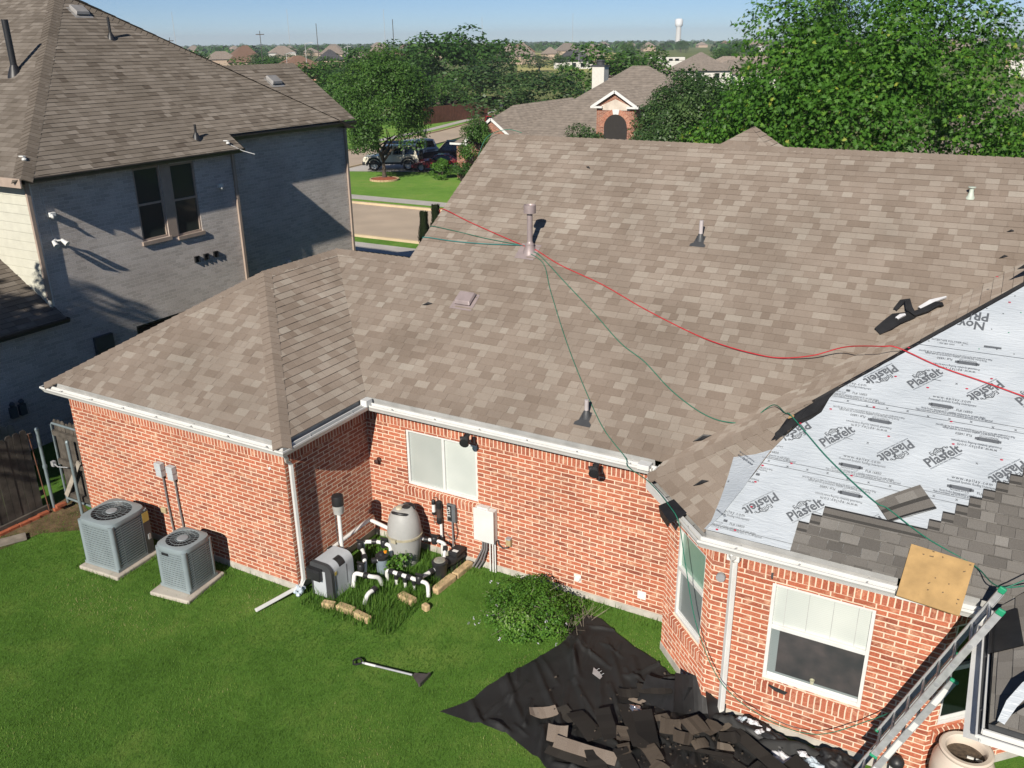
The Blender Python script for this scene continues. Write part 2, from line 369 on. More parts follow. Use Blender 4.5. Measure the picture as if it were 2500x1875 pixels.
class Plane:
    """roof plane through a point of its eave; g = horizontal uphill direction"""
    def __init__(s, O, g, pitch):
        s.O = Vector(O); g = Vector((*g, 0)).normalized(); s.g = g; s.p = pitch
        s.V = (g + Vector((0, 0, pitch))).normalized(); s.U = Vector((g.y, -g.x, 0)); s.N = s.U.cross(s.V).normalized()
        if s.N.z < 0: s.U = -s.U; s.N = -s.N
    def z(s, x, y): return s.O.z + s.p * ((x - s.O.x) * s.g.x + (y - s.O.y) * s.g.y)
    def at(s, x, y, h=0): return Vector((x, y, s.z(x, y))) + s.N * h
    def uv(s, x, y): d = Vector((x, y, s.z(x, y))) - s.O; return (d.dot(s.U), d.dot(s.V))
    def P(s, u, v, h=0): return s.O + s.U * u + s.V * v + s.N * h
def shingles(mb, pl, polys_xy, exp=.1405, wr=(.11, .29), seed=1, thick=.009, tone=None, rough_edge=0., base=True, vmin=None, vmax=None):
    r = random.Random(seed)
    polys = [ccw([pl.uv(x, y) for x, y in P]) for P in polys_xy]
    if base:
        for P in polys: mb.face([pl.P(u, v, -.004) for u, v in P], t=.2)
    us = [u for P in polys for u, v in P]; vs = [v for P in polys for u, v in P]
    u0, u1, v0, v1 = min(us), max(us), min(vs), max(vs)
    if vmin is not None: v0 = vmin
    k = math.floor(v0 / exp) - 0; v = k * exp
    while v < v1:
        u = u0 - r.random() * .3; h = None
        prevt = .5; rb = r.gauss(0, .03)
        while u < u1:
            w = r.uniform(*wr); rect = [(u, v), (u + w - .003, v), (u + w - .003, v + exp + .004), (u, v + exp + .004)]
            t = tone(r, u, v) if tone else min(1, max(0, r.choice((r.gauss(.3, .08), r.gauss(.46, .07), r.gauss(.52, .08), r.gauss(.74, .09), r.gauss(.8, .08))) + rb))
            tk = thick * (1 + r.random() * .7)
            for P in polys:
                c = clip(rect, P)
                if len(c) < 3: continue
                hh = lambda q: tk + (.001 - tk) * min(1, max(0, (q[1] - v) / exp))
                mb.face([pl.P(a, b, hh((a, b))) for a, b in c], t=t)
                for i in range(len(c)):
                    a, b = c[i], c[(i + 1) % len(c)]
                    if abs(a[1] - v) < 1e-5 and abs(b[1] - v) < 1e-5 and abs(a[0] - b[0]) > 1e-4:
                        mb.face([pl.P(*a, -.002), pl.P(*b, -.002), pl.P(*b, tk), pl.P(*a, tk)], t=t * .6)
                    elif abs(a[0] - b[0]) < 1e-5 and abs(a[1] - b[1]) > 1e-4:
                        mb.face([pl.P(*a, -.002), pl.P(*b, -.002), pl.P(*b, hh(b)), pl.P(*a, hh(a))], t=t * .7)
            u += w
        v += exp
def ridge_caps(mb, p0, p1, pa, pb, w=.15, step=.14, seed=3, tone=.42):
    """overlapping cap shingles along p0->p1; pa, pb the two planes meeting there"""
    r = random.Random(seed); p0 = Vector(p0); p1 = Vector(p1); d = (p1 - p0).normalized(); L = (p1 - p0).length
    def side(pl):
        x = d.cross(pl.N).normalized()
        mid = (p0 + p1) / 2 + x * .1
        if abs((mid - pl.O).dot(pl.N)) > 1e-3: pass
        return x
    up = (pa.N + pb.N).normalized()
    sa = side(pa); sb = side(pb)
    # choose the sense that drops away from the ridge
    if sa.dot(up) > 0: sa = -sa
    if sb.dot(up) > 0: sb = -sb
    n = int(L / step)
    for i in range(n + 1):
        a = p0 + d * (i * step); b = p0 + d * min(L, (i + 1) * step + .03); t = min(1, max(0, r.gauss(tone, .07)))
        h0, h1 = .026, .011
        for sd_ in (sa, sb):
            q = [a + up * h0, a + sd_ * w * .3 + up * (h0 - .003), a + sd_ * w + up * (h0 - .01), b + sd_ * w + up * (h1 - .006), b + sd_ * w * .3 + up * (h1 - .002), b + up * h1]
            mb.face((q[0], q[1], q[4], q[5]), t=t); mb.face((q[1], q[2], q[3], q[4]), t=t)
            mb.face((a + up * h0, a + sd_ * w + up * (h0 - .01), a + sd_ * w - up * .004, a - up * .004), t=t * .5)
            mb.face((a + sd_ * w + up * (h0 - .01), b + sd_ * w + up * (h1 - .006), b + sd_ * w - up * .008, a + sd_ * w - up * .008), t=t * .6)
def gutter(mb, bed, pts, z, closed=(True, True), width=.165, depth=.115):
    """K-style gutter; pts = outer lip polyline (house on the left of travel)"""
    P = [Vector((*p, 0)) for p in pts]; n = len(P)
    offs = []
    for i in range(n):
        ds = []
        if i > 0: ds.append((P[i] - P[i - 1]).normalized())
        if i < n - 1: ds.append((P[i + 1] - P[i]).normalized())
        ns = [Vector((-d.y, d.x, 0)) for d in ds]
        m = sum(ns, Vector()).normalized(); m = m / max(.3, m.dot(ns[0])); offs.append(m)
    prof = [(width - .004, .0), (width - .004, -depth), (.05, -depth), (.028, -depth * .62), (.0, -.03), (.0, .0), (.016, .0), (.016, -.012)]
    inner = [(.02, -.03), (.05, -depth * .55), (.06, -depth + .012), (width - .008, -depth + .012), (width - .008, .004), (width - .026, .088)]
    def strip(m_, pr):
        for i in range(n - 1):
            for k in range(len(pr) - 1):
                (a, za), (b, zb) = pr[k], pr[k + 1]
                m_.face((P[i] + offs[i] * a + Vector((0, 0, z + za)), P[i + 1] + offs[i + 1] * a + Vector((0, 0, z + za)), P[i + 1] + offs[i + 1] * b + Vector((0, 0, z + zb)), P[i] + offs[i] * b + Vector((0, 0, z + zb))))
    strip(mb, prof); strip(bed, inner)
    for e, i in ((0, 0), (1, n - 1)):
        if closed[e]: mb.face([P[i] + offs[i] * a + Vector((0, 0, z + b)) for a, b in prof[:6]])
    # hangers across the trough
    for i in range(n - 1):
        L = (P[i + 1] - P[i]).length; k = int(L / .75)
        for j in range(k):
            f = (j + .6) / k; a = P[i].lerp(P[i + 1], f); o = offs[i].lerp(offs[i + 1], f).normalized()
            bed.bar(a + Vector((0, 0, z - .006)) + o * .012, a + o * width + Vector((0, 0, z - .004)), .018, .006)

# ================================================================== SETTING: ground, streets, pond
GZ = -.12; FZ = -1.05                      # back-garden level, street level
def gz(y): return GZ if y < 10 else (FZ if y > 24 else GZ + (FZ - GZ) * (y - 10) / 14)
def sheet(mb, poly, dz):
    ys = sorted({p[1] for p in poly} | {y for y in (10, 24) if min(p[1] for p in poly) < y < max(p[1] for p in poly)})
    P = ccw(poly)
    for a, b in zip(ys[:-1], ys[1:]):
        c = clip(P, [(-9e3, a), (9e3, a), (9e3, b), (-9e3, b)])
        if len(c) > 2: mb.face([(x, y, gz(y) + dz) for x, y in c])
m = MB(); sheet(m, [(-3700, -300), (700, -300), (700, 3700), (-3700, 3700)], 0); struct('ground', m, M_FIELD)
m = MB(); sheet(m, [(-60, -40), (40, -40), (40, 26.6), (-60, 26.6)], .004); struct('lawn', m, M_GRASSG)
m = MB(); sheet(m, [(-150, 34.5), (60, 34.5), (60, 64), (-150, 64)], .004); sheet(m, [(-150, 64), (-20, 64), (-20, 92), (-150, 92)], .004); struct('front_lawn', m, M_GRASSF)
m = MB(); sheet(m, [(-150, 26.7), (60, 26.7), (60, 34.4), (-150, 34.4)], .012)
struct('street', m, M_ROAD)
m = MB()
L_ = [(-43.8, 34.4), (-44.2, 50), (-45.6, 64), (-47.4, 76), (-50.5, 90), (-55, 104), (-62, 120)]
Rr = [(-36.6, 34.4), (-37.2, 46), (-38.3, 56.5), (-40.4, 64.3), (-42.5, 76), (-45, 90), (-49, 104), (-55, 120)]
def lerp_line(L, y):
    for (x0, y0), (x1, y1) in zip(L[:-1], L[1:]):
        if y0 <= y <= y1: return x0 + (x1 - x0) * (y - y0) / (y1 - y0)
    return L[-1][0]
ys = [34.4, 40, 46, 50, 56.5, 60, 64.3, 70, 76, 83, 90, 97, 104, 112, 120]
for a, b in zip(ys[:-1], ys[1:]):
    m.face([(lerp_line(L_, a), a, FZ + .012), (lerp_line(Rr, a), a, FZ + .012), (lerp_line(Rr, b), b, FZ + .012), (lerp_line(L_, b), b, FZ + .012)])
struct('side_street', m, M_ROAD)
m = MB()
m.box((-150, 34.4, FZ - .05), (-43.8, 34.62, FZ + .13)); m.box((-36.6, 34.4, FZ - .05), (60, 34.62, FZ + .13)); m.box((-150, 26.48, FZ - .05), (60, 26.7, FZ + .13))
for L, s_ in ((L_, -1), (Rr, 1)):
    for a, b in zip(ys[:-1], ys[1:]):
        m.bar((lerp_line(L, a) + .09 * s_, a, FZ + .05), (lerp_line(L, b) + .09 * s_, b, FZ + .05), .16, .16)
struct('kerb', m, pbr('kerb_concrete', (.58, .46, .3), .9, var=.12, vs=1.2))
m = MB(); sheet(m, [(-150, 35.75), (-44.5, 35.75), (-44.5, 37.1), (-150, 37.1)], .012); sheet(m, [(-36, 35.75), (60, 35.75), (60, 37.1), (-36, 37.1)], .012)
sheet(m, [(-150, 23.9), (60, 23.9), (60, 25.5), (-150, 25.5)], .012)
for L, s_, y0 in ((L_, -1, 64.3), (Rr, 1, 57.2)):
    for a, b in zip(ys[:-1], ys[1:]):
        if a < y0 - 1: continue
        o1, o2 = (1.5 * s_, 2.7 * s_)
        m.face([(lerp_line(L, a) + o1, a, FZ + .012), (lerp_line(L, a) + o2, a, FZ + .012), (lerp_line(L, b) + o2, b, FZ + .012), (lerp_line(L, b) + o1, b, FZ + .012)][::s_])
struct('pavement', m, M_WALK)
m = MB(); sheet(m, [(-37.5, 45.2), (-30.4, 48.1), (-26.3, 49.6), (-26.3, 55.5), (-37.9, 55.5)], .016); struct('driveway', m, M_DRIVE)
m = MB(); sheet(m, [(-300, 250), (-232, 520), (-80, 640), (-60, 250)], .02) if False else None
fp = [(CP.x + math.sin(math.atan((p - 1250) / 2144.) - .5115) * d, CP.y + math.cos(math.atan((p - 1250) / 2144.) - .5115) * d) for p, d in ((1270, 290), (1270, 760), (1510, 760), (1490, 290))]
sheet(m, fp, .02); struct('meadow', m, grass_ground('meadow_grass', [(.16, .17, .06), (.22, .22, .085), (.3, .26, .12), (.4, .32, .19)], .03, .2, 2))
m = MB(); m.lathe((-82, 122, FZ + .02), [(0.001, 0), (15, 0)], 40)
pw, nt, nd, lk, p = newmat('pond_water'); p.inputs['Base Color'].default_value = (.05, .09, .13, 1); p.inputs['Roughness'].default_value = .08
struct('pond', m, pw)

# ================================================================== THE BRICK HOUSE
H = 2.62; PT = .617; SO = 2.49
D = 2.0634; XW = 5.1767; X4, Y4 = 5.7632, 1.4357; X5, Y5 = 6.6664, .5325; X6 = 9.3852
house = thing('brick_house', (0, 0, 0), 'one-storey red brick house with brown shingle roof, partly stripped to white underlayment', 'house')
P1 = Plane((0, 1.753, H), (0, 1), PT); PW1 = Plane((0, -.31, H), (0, 1), PT); PW2 = Plane((.31, 0, H), (-1, 0), PT); PW3 = Plane((-5.49, 0, H), (1, 0), PT)
P2 = Plane((0, .222, H), (0, 1), PT); P3 = Plane((5.35, 0, H), (1, 0), PT); PF = Plane((5.35, 1.40, H), (1, 1), PT)
PQ1 = Plane((9.70, 0, H), (1, 0), PT); PQ2 = Plane((0, -1.72, H), (0, 1), PT)
# walls
wm = MB()
SB = 2.205                                        # soldier course starts here
HM = (.82, 2.25, 1.12, 2.165); H5 = (7.42 - X5, 8.62 - X5, .67, 2.105); HB = (.31, 1.10, .73, 2.15); HR = (.11, 1.2, .70, 2.15)
runs = [((-XW, 6), (-XW, 0), ()), ((-XW, 0), (0, 0), ()), ((0, 0), (0, D), ()), ((0, D), (X4, D), (HM,)), ((X4, D), (X4, Y4), ()), ((X4, Y4), (X5, Y5), (HB,)),
        ((X5, Y5), (X6, Y5), (H5,)), ((X6, Y5), (X6 + 1.3, Y5 + 1.3), (HR,)), ((X6 + 1.3, Y5 + 1.3), (14, Y5 + 1.3), ())]
for i, (a, b, h) in enumerate(runs): wm.wall(a, b, -.0, SB, h, u0=i * .7)
for a, b, h in runs:                              # returns of the window openings
    d = (Vector((*b, 0)) - Vector((*a, 0))).normalized(); n = Vector((-d.y, d.x, 0)); A = Vector((*a, 0))
    for s0, s1, za, zb in h:
        q = [(s0, za), (s1, za), (s1, zb), (s0, zb)]
        for (u, z), (u2, z2) in zip(q, q[1:] + q[:1]):
            p0 = A + d * u + Vector((0, 0, z)); p1 = A + d * u2 + Vector((0, 0, z2))
            wm.face((p0, p1, p1 + n * .09, p0 + n * .09), [(u, z), (u2, z2), (u2 + .09, z2 + .0), (u + .09, z)])
# gable end of the high roof
wm.face([(-.70, 4.7, 2.4), (-.70, 14, 2.4), (-.70, 7.95, 6.36)][::-1], [(4.7, 2.4), (14, 2.4), (7.95, 6.36)][::-1])
wm.wall((14, 14), (-5.18, 14), 0, 2.5); wm.wall((-5.18, 14), (-5.18, 6), 0, 2.5); wm.wall((14, 1.83), (14, 14), 0, 2.5)
part('wall', wm, M_BRICK, house)
sm = MB()
for a, b, h in runs:
    p0 = Vector((*a, 0)); p1 = Vector((*b, 0)); L = (p1 - p0).length; d = (p1 - p0) / L; n = Vector((d.y, -d.x, 0)) * .004
    sm.face([p0 + n + Vector((0, 0, SB)), p1 + n + Vector((0, 0, SB)), p1 + n + Vector((0, 0, SO)), p0 + n + Vector((0, 0, SO))], [(0, .03), (L, .03), (L, .315), (0, .315)])
    sm.face([p0 + Vector((0, 0, SB)), p1 + Vector((0, 0, SB)), p1 + n + Vector((0, 0, SB)), p0 + n + Vector((0, 0, SB))], [(0, .03), (L, .03), (L, .04), (0, .04)])
    for s0, s1, za, zb in h:                      # sloping rowlock sills
        keep = sm; sm = MB()
        q0 = p0 + d * (s0 - .06); q1 = p0 + d * (s1 + .06); no = n.normalized(); w = s1 - s0 + .12
        A0, A1 = q0 + no * .035, q1 + no * .035
        for (za0, o0), (za1, o1), (v0, v1) in (((za - .005, -.06), (za - .045, .04), (.03, .14)), ((za - .045, .04), (za - .2, .03), (.03, .24)), ((za - .2, .03), (za - .2, 0), (.03, .05))):
            sm.face([q0 + no * o1 + Vector((0, 0, za1)), q1 + no * o1 + Vector((0, 0, za1)), q1 + no * o0 + Vector((0, 0, za0)), q0 + no * o0 + Vector((0, 0, za0))], [(0, v0), (w, v0), (w, v1), (0, v1)])
        for q in (q0, q1):
            sm.face([q + no * .04 + Vector((0, 0, za - .045)), q + no * .03 + Vector((0, 0, za - .2)), q + Vector((0, 0, za - .2)), q + Vector((0, 0, za))], [(0, .1), (0, .2), (.03, .2), (.03, .1)])
        part('window_sill', sm, M_SOLDIER, house); sm = keep
part('soldier_course', sm, M_SOLDIER, house)
fm = MB()
for a, b, h in runs[:8]:
    p0 = Vector((*a, 0)); p1 = Vector((*b, 0)); d = (p1 - p0).normalized(); no = Vector((d.y, -d.x, 0))
    fm.box((0, -.05, -.3), ((p1 - p0).length, .012, .0), Matrix(((d.x, no.x, 0, p0.x), (d.y, no.y, 0, p0.y), (0, 0, 1, 0), (0, 0, 0, 1))))
part('foundation', fm, M_FOUND, house)
so_ = MB(); z = SO
for q in ([(-5.40, -.22), (-5.40, 0), (.2, 0), (.2, -.22)], [(0, -.22), (0, D), (.22, D), (.22, -.22)], [(0, 1.84), (0, D), (5.8, D), (5.8, 1.84)], [(-5.4, -.22), (-5.18, -.22), (-5.18, 6), (-5.4, 6)],
          [(5.45, 1.43), (5.8, 1.43), (5.8, D), (5.45, D)], [(5.45, 1.43), (5.8, 1.5), (6.7, .6), (6.53, .3)], [(6.53, .3), (6.7, .55), (9.7, .55), (9.7, .3)], [(9.6, -1.66), (9.6, 2), (14, 2), (14, -1.66)]):
    so_.face([(x, y, z) for x, y in ccw(q)][::-1])
for a, b in (((-5.40, -.225), (.225, -.225)), ((.225, -.225), (.225, 1.835)), ((.225, 1.835), (5.42, 1.835)), ((5.42, 1.835), (5.42, 1.42)), ((5.42, 1.42), (6.56, .3)), ((6.56, .3), (9.7, .3)), ((9.74, .3), (9.74, -1.66)), ((9.74, -1.66), (14, -1.66))):
    d = (Vector(b) - Vector(a)).normalized()
    so_.bar((*a, SO + .075), (*b, SO + .075), .02, .15)
part('soffit', so_, M_WHITE, house)

# roof
rm = MB()
apx = (7.36, 2.23)
shingles(rm, P1, [[(.17, 1.89), (5.49, 1.89), (8.28, 4.68), (-2.60, 4.66)], [(-.78, 4.66), (8.28, 4.68), (11.55, 7.95), (-.78, 7.95)]], seed=11)
shingles(rm, PW1, [[(-5.36, -.18), (.18, -.18), (-2.59, 2.59)]], seed=12)
shingles(rm, PW2, [[(.18, -.18), (.18, 1.88), (-2.59, 4.653), (-2.59, 2.59)]], seed=13)
shingles(rm, PW3, [[(-5.41, -.23), (-2.59, 2.59), (-2.59, 4.66), (-5.41, 4.66)]], seed=14)
shingles(rm, P3, [[(5.49, 1.47), apx, (11.4, 6.27), (11.4, 7.8), (5.49, 1.89)]], seed=15)
shingles(rm, PF, [[(5.48, 1.42), (6.58, .32), apx]], seed=16)
PB = Plane((0, 14.15, H), (0, -1), PT); PB2 = Plane((0, 7.57, H), (0, -1), PT)
shingles(rm, PB, [[(-.78, 14.1), (-.78, 7.95), (14, 7.95), (14, 14.1)]], seed=17, exp=.28, wr=(.4, .9))
shingles(rm, PB2, [[(-2.59, 4.66), (-.78, 4.66), (-.78, 6.0), (-2.59, 6.0)]], seed=18)
# little hipped peak of the front wing showing over the ridge
pk = (4.45, 9.2); zp = 6.66
for g, sdn in (((0, 1), 20), ((-1, 0), 21), ((1, 0), 22)):
    pl = Plane((pk[0] - g[0] * 2.4, pk[1] - g[1] * 2.4, zp - 2.4 * PT), g, PT); o = 2.4
    tri = {(0, 1): [(pk[0] - o, pk[1] - o), (pk[0] + o, pk[1] - o), pk], (-1, 0): [(pk[0] + o, pk[1] - o), (pk[0] + o, pk[1] + .3), (pk[0], pk[1] + .3), pk], (1, 0): [(pk[0] - o, pk[1] - o), pk, (pk[0], pk[1] + .3), (pk[0] - o, pk[1] + .3)]}[g]
    shingles(rm, pl, [tri], seed=sdn)
roof = part('roof', rm, M_OLD, house)
cm = MB(); zw = PW1.z(-2.59, 2.59)
ridge_caps(cm, (.24, -.24, PW1.z(0, -.24)), (-2.59, 2.59, zw), PW1, PW2, .155, seed=31)
ridge_caps(cm, (-5.42, -.24, PW1.z(0, -.24)), (-2.59, 2.59, zw), PW1, PW3, .155, seed=32)
ridge_caps(cm, (-2.59, 2.55, zw), (-2.59, 4.66, zw), PW2, PW3, .155, seed=33)
ridge_caps(cm, (-2.6, 4.66, P1.z(0, 4.66)), (-.78, 4.66, P1.z(0, 4.66)), P1, PB2, .15, seed=34)
ridge_caps(cm, (-.8, 7.95, P1.z(0, 7.95)), (13, 7.95, P1.z(0, 7.95)), P1, PB, .15, seed=35)
ridge_caps(cm, (5.43, 1.43, P3.z(5.43, 0)), (7.0, 2.08, P3.z(7.0, 0)), P3, PF, .14, seed=36)
part('ridge_cap', cm, M_OLD, roof)
# stripped plane: deck, felt, new shingles
dm = MB(); dm.face([P2.P(*P2.uv(x, y), -.006) for x, y in [(6.64, .40), (9.80, .37), (11.4, 1.92), (11.4, 6.27), apx]])
dm.face([P2.P(*P2.uv(x, y), -.006) for x, y in [(11.4, 1.92), (14, 4.5), (14, 6.27), (11.4, 6.27)]])
dm.bar(P2.at(7.37, 2.24, -.03), P2.at(11.4, 6.27, -.03), .06, .07)
part('roof_deck', dm, M_BLACKFELT, roof)
def wrinkle(x, y): 
    v = Vector((x * 1.7, y * 4.2, 3.1)); return .007 * abs(noise.noise(v)) + .004 * noise.noise(v * 3.3) + .004
def felt_sheet(mb, pl, poly_xy, h0=0., cell=.06, wr=wrinkle, off=(0, 0)):
    P = ccw([pl.uv(x, y) for x, y in poly_xy]); us = [u for u, v in P]; vs = [v for u, v in P]
    i0, i1 = math.floor(min(us) / cell), math.ceil(max(us) / cell); j0, j1 = math.floor(min(vs) / cell), math.ceil(max(vs) / cell)
    for i in range(i0, i1):
        for j in range(j0, j1):
            c = [(i * cell, j * cell), ((i + 1) * cell, j * cell), ((i + 1) * cell, (j + 1) * cell), (i * cell, (j + 1) * cell)]
            q = clip(P, c)
            if len(q) > 2: mb.face([pl.P(u, v, h0 + wr(u, v)) for u, v in q])
fl = MB()
edge_up = [(7.05, 1.50), (7.16, 1.72), (7.28, 1.90), (7.40, 2.0), (7.5, 2.12), (7.56, 2.38), (7.63, 2.48), (7.68, 2.54), (7.9, 2.765), (8.03, 2.895), (8.25, 3.10), (8.5, 3.34), (9.2, 4.03), (9.7, 4.54), (11.3, 6.14)]
edge_dn = [(6.575, .365), (6.58, .37), (6.7, .55), (6.83, .9), (6.95, 1.2), (7.05, 1.50)]
felt_sheet(fl, P2, edge_dn + edge_up + [(13, 6.2), (13, 4), (9.82, .365)])
felt_sheet(fl, PF, [(6.575, .36), (6.625, .47), (6.63, .82), (6.61, 1.2), (6.58, 1.49), (6.86, 1.47), (7.05, 1.50), (6.95, 1.2), (6.86, .9), (6.73, .55), (6.61, .36)], .012)
under = part('underlayment', fl, M_FELT, roof, smooth='all')
# lettering printed on the underlayment
def glyphs(s, bold=0., sp=1.):
    c = bpy.data.curves.new('t', 'FONT'); c.body = s; c.size = 1; c.offset = bold; c.space_character = sp; c.resolution_u = 2
    o = bpy.data.objects.new('t', c); COL.objects.link(o); me = o.to_mesh()
    vs = [(v.co.x, v.co.y) for v in me.vertices]; fs = [tuple(p.vertices) for p in me.polygons]
    o.to_mesh_clear(); bpy.data.objects.remove(o); bpy.data.curves.remove(c)
    x0 = min(v[0] for v in vs); x1 = max(v[0] for v in vs); return [(x - x0, y) for x, y in vs], fs, x1 - x0
GC = {}
def text(mb, s, u, v, length, ang, pl=P2, bold=0., sp=1., hscale=1., h=.0145, ok=None):
    k = (s, bold, sp)
    if k not in GC: GC[k] = glyphs(*k)
    vs, fs, w = GC[k]; sc = length / w; a = R_(ang); ca, sa = math.cos(a), math.sin(a)
    P = [(u + (x * ca - y * hscale * sa) * sc, v + (x * sa + y * hscale * ca) * sc) for x, y in vs]
    for f in fs:
        q = [P[i] for i in f]; cu = sum(p[0] for p in q) / len(q); cv = sum(p[1] for p in q) / len(q)
        if ok and not ok(cu, cv): continue
        mb.face([pl.P(*p, h) for p in q])
def stroke(mb, pts, w, pl=P2, h=.0145, ok=None):
    for (u0, v0), (u1, v1) in zip(pts[:-1], pts[1:]):
        d = Vector((u1 - u0, v1 - v0)); L = d.length; d /= L; n = Vector((-d.y, d.x)) * w / 2; k = max(1, int(L / .12))
        for i in range(k):
            a = (u0 + d.x * L * i / k, v0 + d.y * L * i / k); b = (u0 + d.x * L * (i + 1) / k, v0 + d.y * L * (i + 1) / k)
            if ok and not ok((a[0] + b[0]) / 2, (a[1] + b[1]) / 2): continue
            mb.face([pl.P(a[0] - n.x, a[1] - n.y, h), pl.P(b[0] - n.x, b[1] - n.y, h), pl.P(b[0] + n.x, b[1] + n.y, h), pl.P(a[0] + n.x, a[1] + n.y, h)])
KV = math.sqrt(1 + PT * PT)
def on_felt(u, v):
    y = .222 + v / KV
    E = edge_dn + edge_up[1:]
    for (x0, y0), (x1, y1) in zip(E[:-1], E[1:]):
        if y0 <= y <= y1: return u > x0 + (x1 - x0) * (y - y0) / (y1 - y0) + .01
    return y > .38
tm = MB()
def inv(u0, v0, du, dv): return (u0 + du, v0 + dv)
def motif(u, v, only=None):
    for flip in (0, 1):
        if only is not None and flip not in only: continue
        o = (u, v) if not flip else (u + .93, v + .34); a0 = 180 * flip; sg = -1 if flip else 1
        L_at = lambda du, dv: (o[0] + sg * du, o[1] + sg * dv)
        text(tm, 'Plasfelt', *o, .45, a0 + 46, bold=.022, hscale=1.12, ok=on_felt)
        text(tm, 'Epilay', *L_at(.0, .165), .18, a0 + 46, bold=.006, hscale=1.1, ok=on_felt)
        q = [L_at(*p) for p in ((.005, .235), (.02, .285), (.085, .305), (.105, .335), (.135, .325))]; stroke(tm, q, .011, ok=on_felt)
        c = L_at(.139, .333); stroke(tm, [(c[0] + .012 * math.cos(t), c[1] + .012 * math.sin(t)) for t in (0, 1.05, 2.1, 3.15, 4.2, 5.25, 6.28)], .007, ok=on_felt)
        for dd in (-.03,):
            p = L_at(.02, -.026); text(tm, 'SYNTHETIC ROOFING UNDERLAYMENT', p[0], p[1], .43, a0 + 46, ok=on_felt)
        w0 = (u + .25, v - .09) if not flip else (u + .67, v + .43)
        Lw = lambda du, dv: (w0[0] + sg * du, w0[1] + sg * dv)
        text(tm, 'www.epilay.com', *Lw(0, 0), .43, a0, bold=.004, sp=1.25, hscale=1.15, ok=on_felt)
        text(tm, 'ProtectiteR Synthetic Roofing Underlayment', *Lw(-.04, -.045), .54, a0, hscale=1.5, ok=on_felt)
        pc = [Lw(-.005 + .0 + du, -.115 + dv) for du, dv in ((0, 0), (.235, 0))]; stroke(tm, pc, .05, ok=on_felt)
        for q in pc:
            stroke(tm, [(q[0] - .024, q[1]), (q[0] + .024, q[1])], .034, ok=on_felt)
        text(tm, 'NOA#23-0313.02', *Lw(.01, -.165), .2, a0, hscale=1.1, ok=on_felt)
        text(tm, 'FL# 16850', *Lw(.29, -.155), .18, a0, bold=.004, hscale=1.15, ok=on_felt)
        text(tm, 'Florida Product Approval and ICC compliant underlayment for use under shingles', *Lw(-.1, -.205), .72, a0, hscale=2., ok=on_felt)
        text(tm, 'Made in accordance with ASTM D226 ASTM E108 standards and meets ICC AC188 Approved', *Lw(-.16, -.235), .86, a0, hscale=2., ok=on_felt)
    # dashed centre line with a cross
    for a, b in ((.93, 1.10), (1.13, 1.24)): stroke(tm, [(u - 1.226 + a + .29, v + .2), (u - 1.226 + b + .29, v + .19)], .006, ok=on_felt)
    text(tm, 'x', u + .47, v + .17, .03, 0, bold=.01, ok=on_felt)
for u, v in ((7.53, .55), (6.304, .55), (7.65, 1.70), (6.424, 1.70), (8.87, 1.70), (8.49, 2.85), (7.264, 2.85), (9.72, 2.85), (10.1, 1.7)): motif(u, v)
for v in (.25, 1.275, 1.36, 2.43, 2.51, 3.6): stroke(tm, [(6.6, v + .005), (11.2, v)], .006, ok=on_felt)
for i in range(22):
    for v in (.14, 1.32, 2.47): text(tm, 'x', 6.8 + i * .24, v - .02 + .015 * math.sin(i * 2.1), .032, 0, bold=.012, ok=on_felt)
text(tm, 'NovaSeal', 9.16, 4.13, .64, 180, bold=.02, hscale=1.15, ok=on_felt)
text(tm, 'PRIME', 9.19, 4.30, .46, 180, bold=.02, hscale=1.2, ok=on_felt)
text(tm, 'NovaSeal', 10.6, 4.13, .64, 180, bold=.02, hscale=1.15, ok=on_felt)
text(tm, 'INTERTAPE POLYMER INC.', 8.58, 3.71, .44, 0, hscale=1.2, ok=on_felt); text(tm, '1 800 565 2000', 8.66, 3.665, .2, 0, ok=on_felt)
stroke(tm, [(8.515 + .022 * math.cos(t), 3.725 + .012 * math.sin(t)) for t in (0, .8, 1.6, 2.4, 3.14, 4, 4.7, 5.5, 6.28)], .02, ok=on_felt)
for u, v in ((9.2, 3.72), (9.55, 5.0)): stroke(tm, [(u, v), (u + .2, v)], .03, ok=on_felt)
for y_, s_, l_, a_ in ((1.28, 'www.epilay.com', .34, 150), (1.33, 'ProtectiteR Synthetic Roofing', .34, 150), (.62, 'www.epilay', .2, -28), (1.05, 'x', .03, 0)):
    u_, v_ = PF.uv(6.9 if a_ == 150 else 6.64, y_); text(tm, s_, u_, v_, l_, a_ + 45 - 12, PF, hscale=1.1, h=.036)
part('printed_lettering', tm, M_PRINT, under)
for u, v in ((6.72, .2), (6.93, .25), (7.03, .62), (6.98, .98), (7.33, 1.36), (7.0, 1.24), (7.29, 1.99), (8.05, 1.36), (7.6, 2.3), (8.35, 2.04), (8.1, 2.45), (9.07, 2.1), (8.66, 2.9), (9.1, 2.98), (8.33, 3.52), (9.35, 3.2), (9.0, 2.43), (8.26, 3.0), (8.6, 1.0), (9.6, 2.0), (9.7, 3.6), (9.2, 5.0), (9.4, 4.55)):
    m = MB(); m.lathe(P2.P(u, v, .012), [(.017, 0), (.017, .004), (.001, .006)], 10); part('nail_cap', m, M_REDP, under)
for i in range(5):
    for j in range(9):
        u = 8.35 + j * .2 + .1 * (i % 2); v = 3.68 + i * .34 + .03 * math.sin(j * 3 + i)
        if on_felt(u, v): m = MB(); m.lathe(P2.P(u, v, .01), [(.009, 0), (.009, .004), (.001, .005)], 8); part('nail_cap', m, M_DGREY if (i * 3 + j) % 4 else M_GREENP, under)
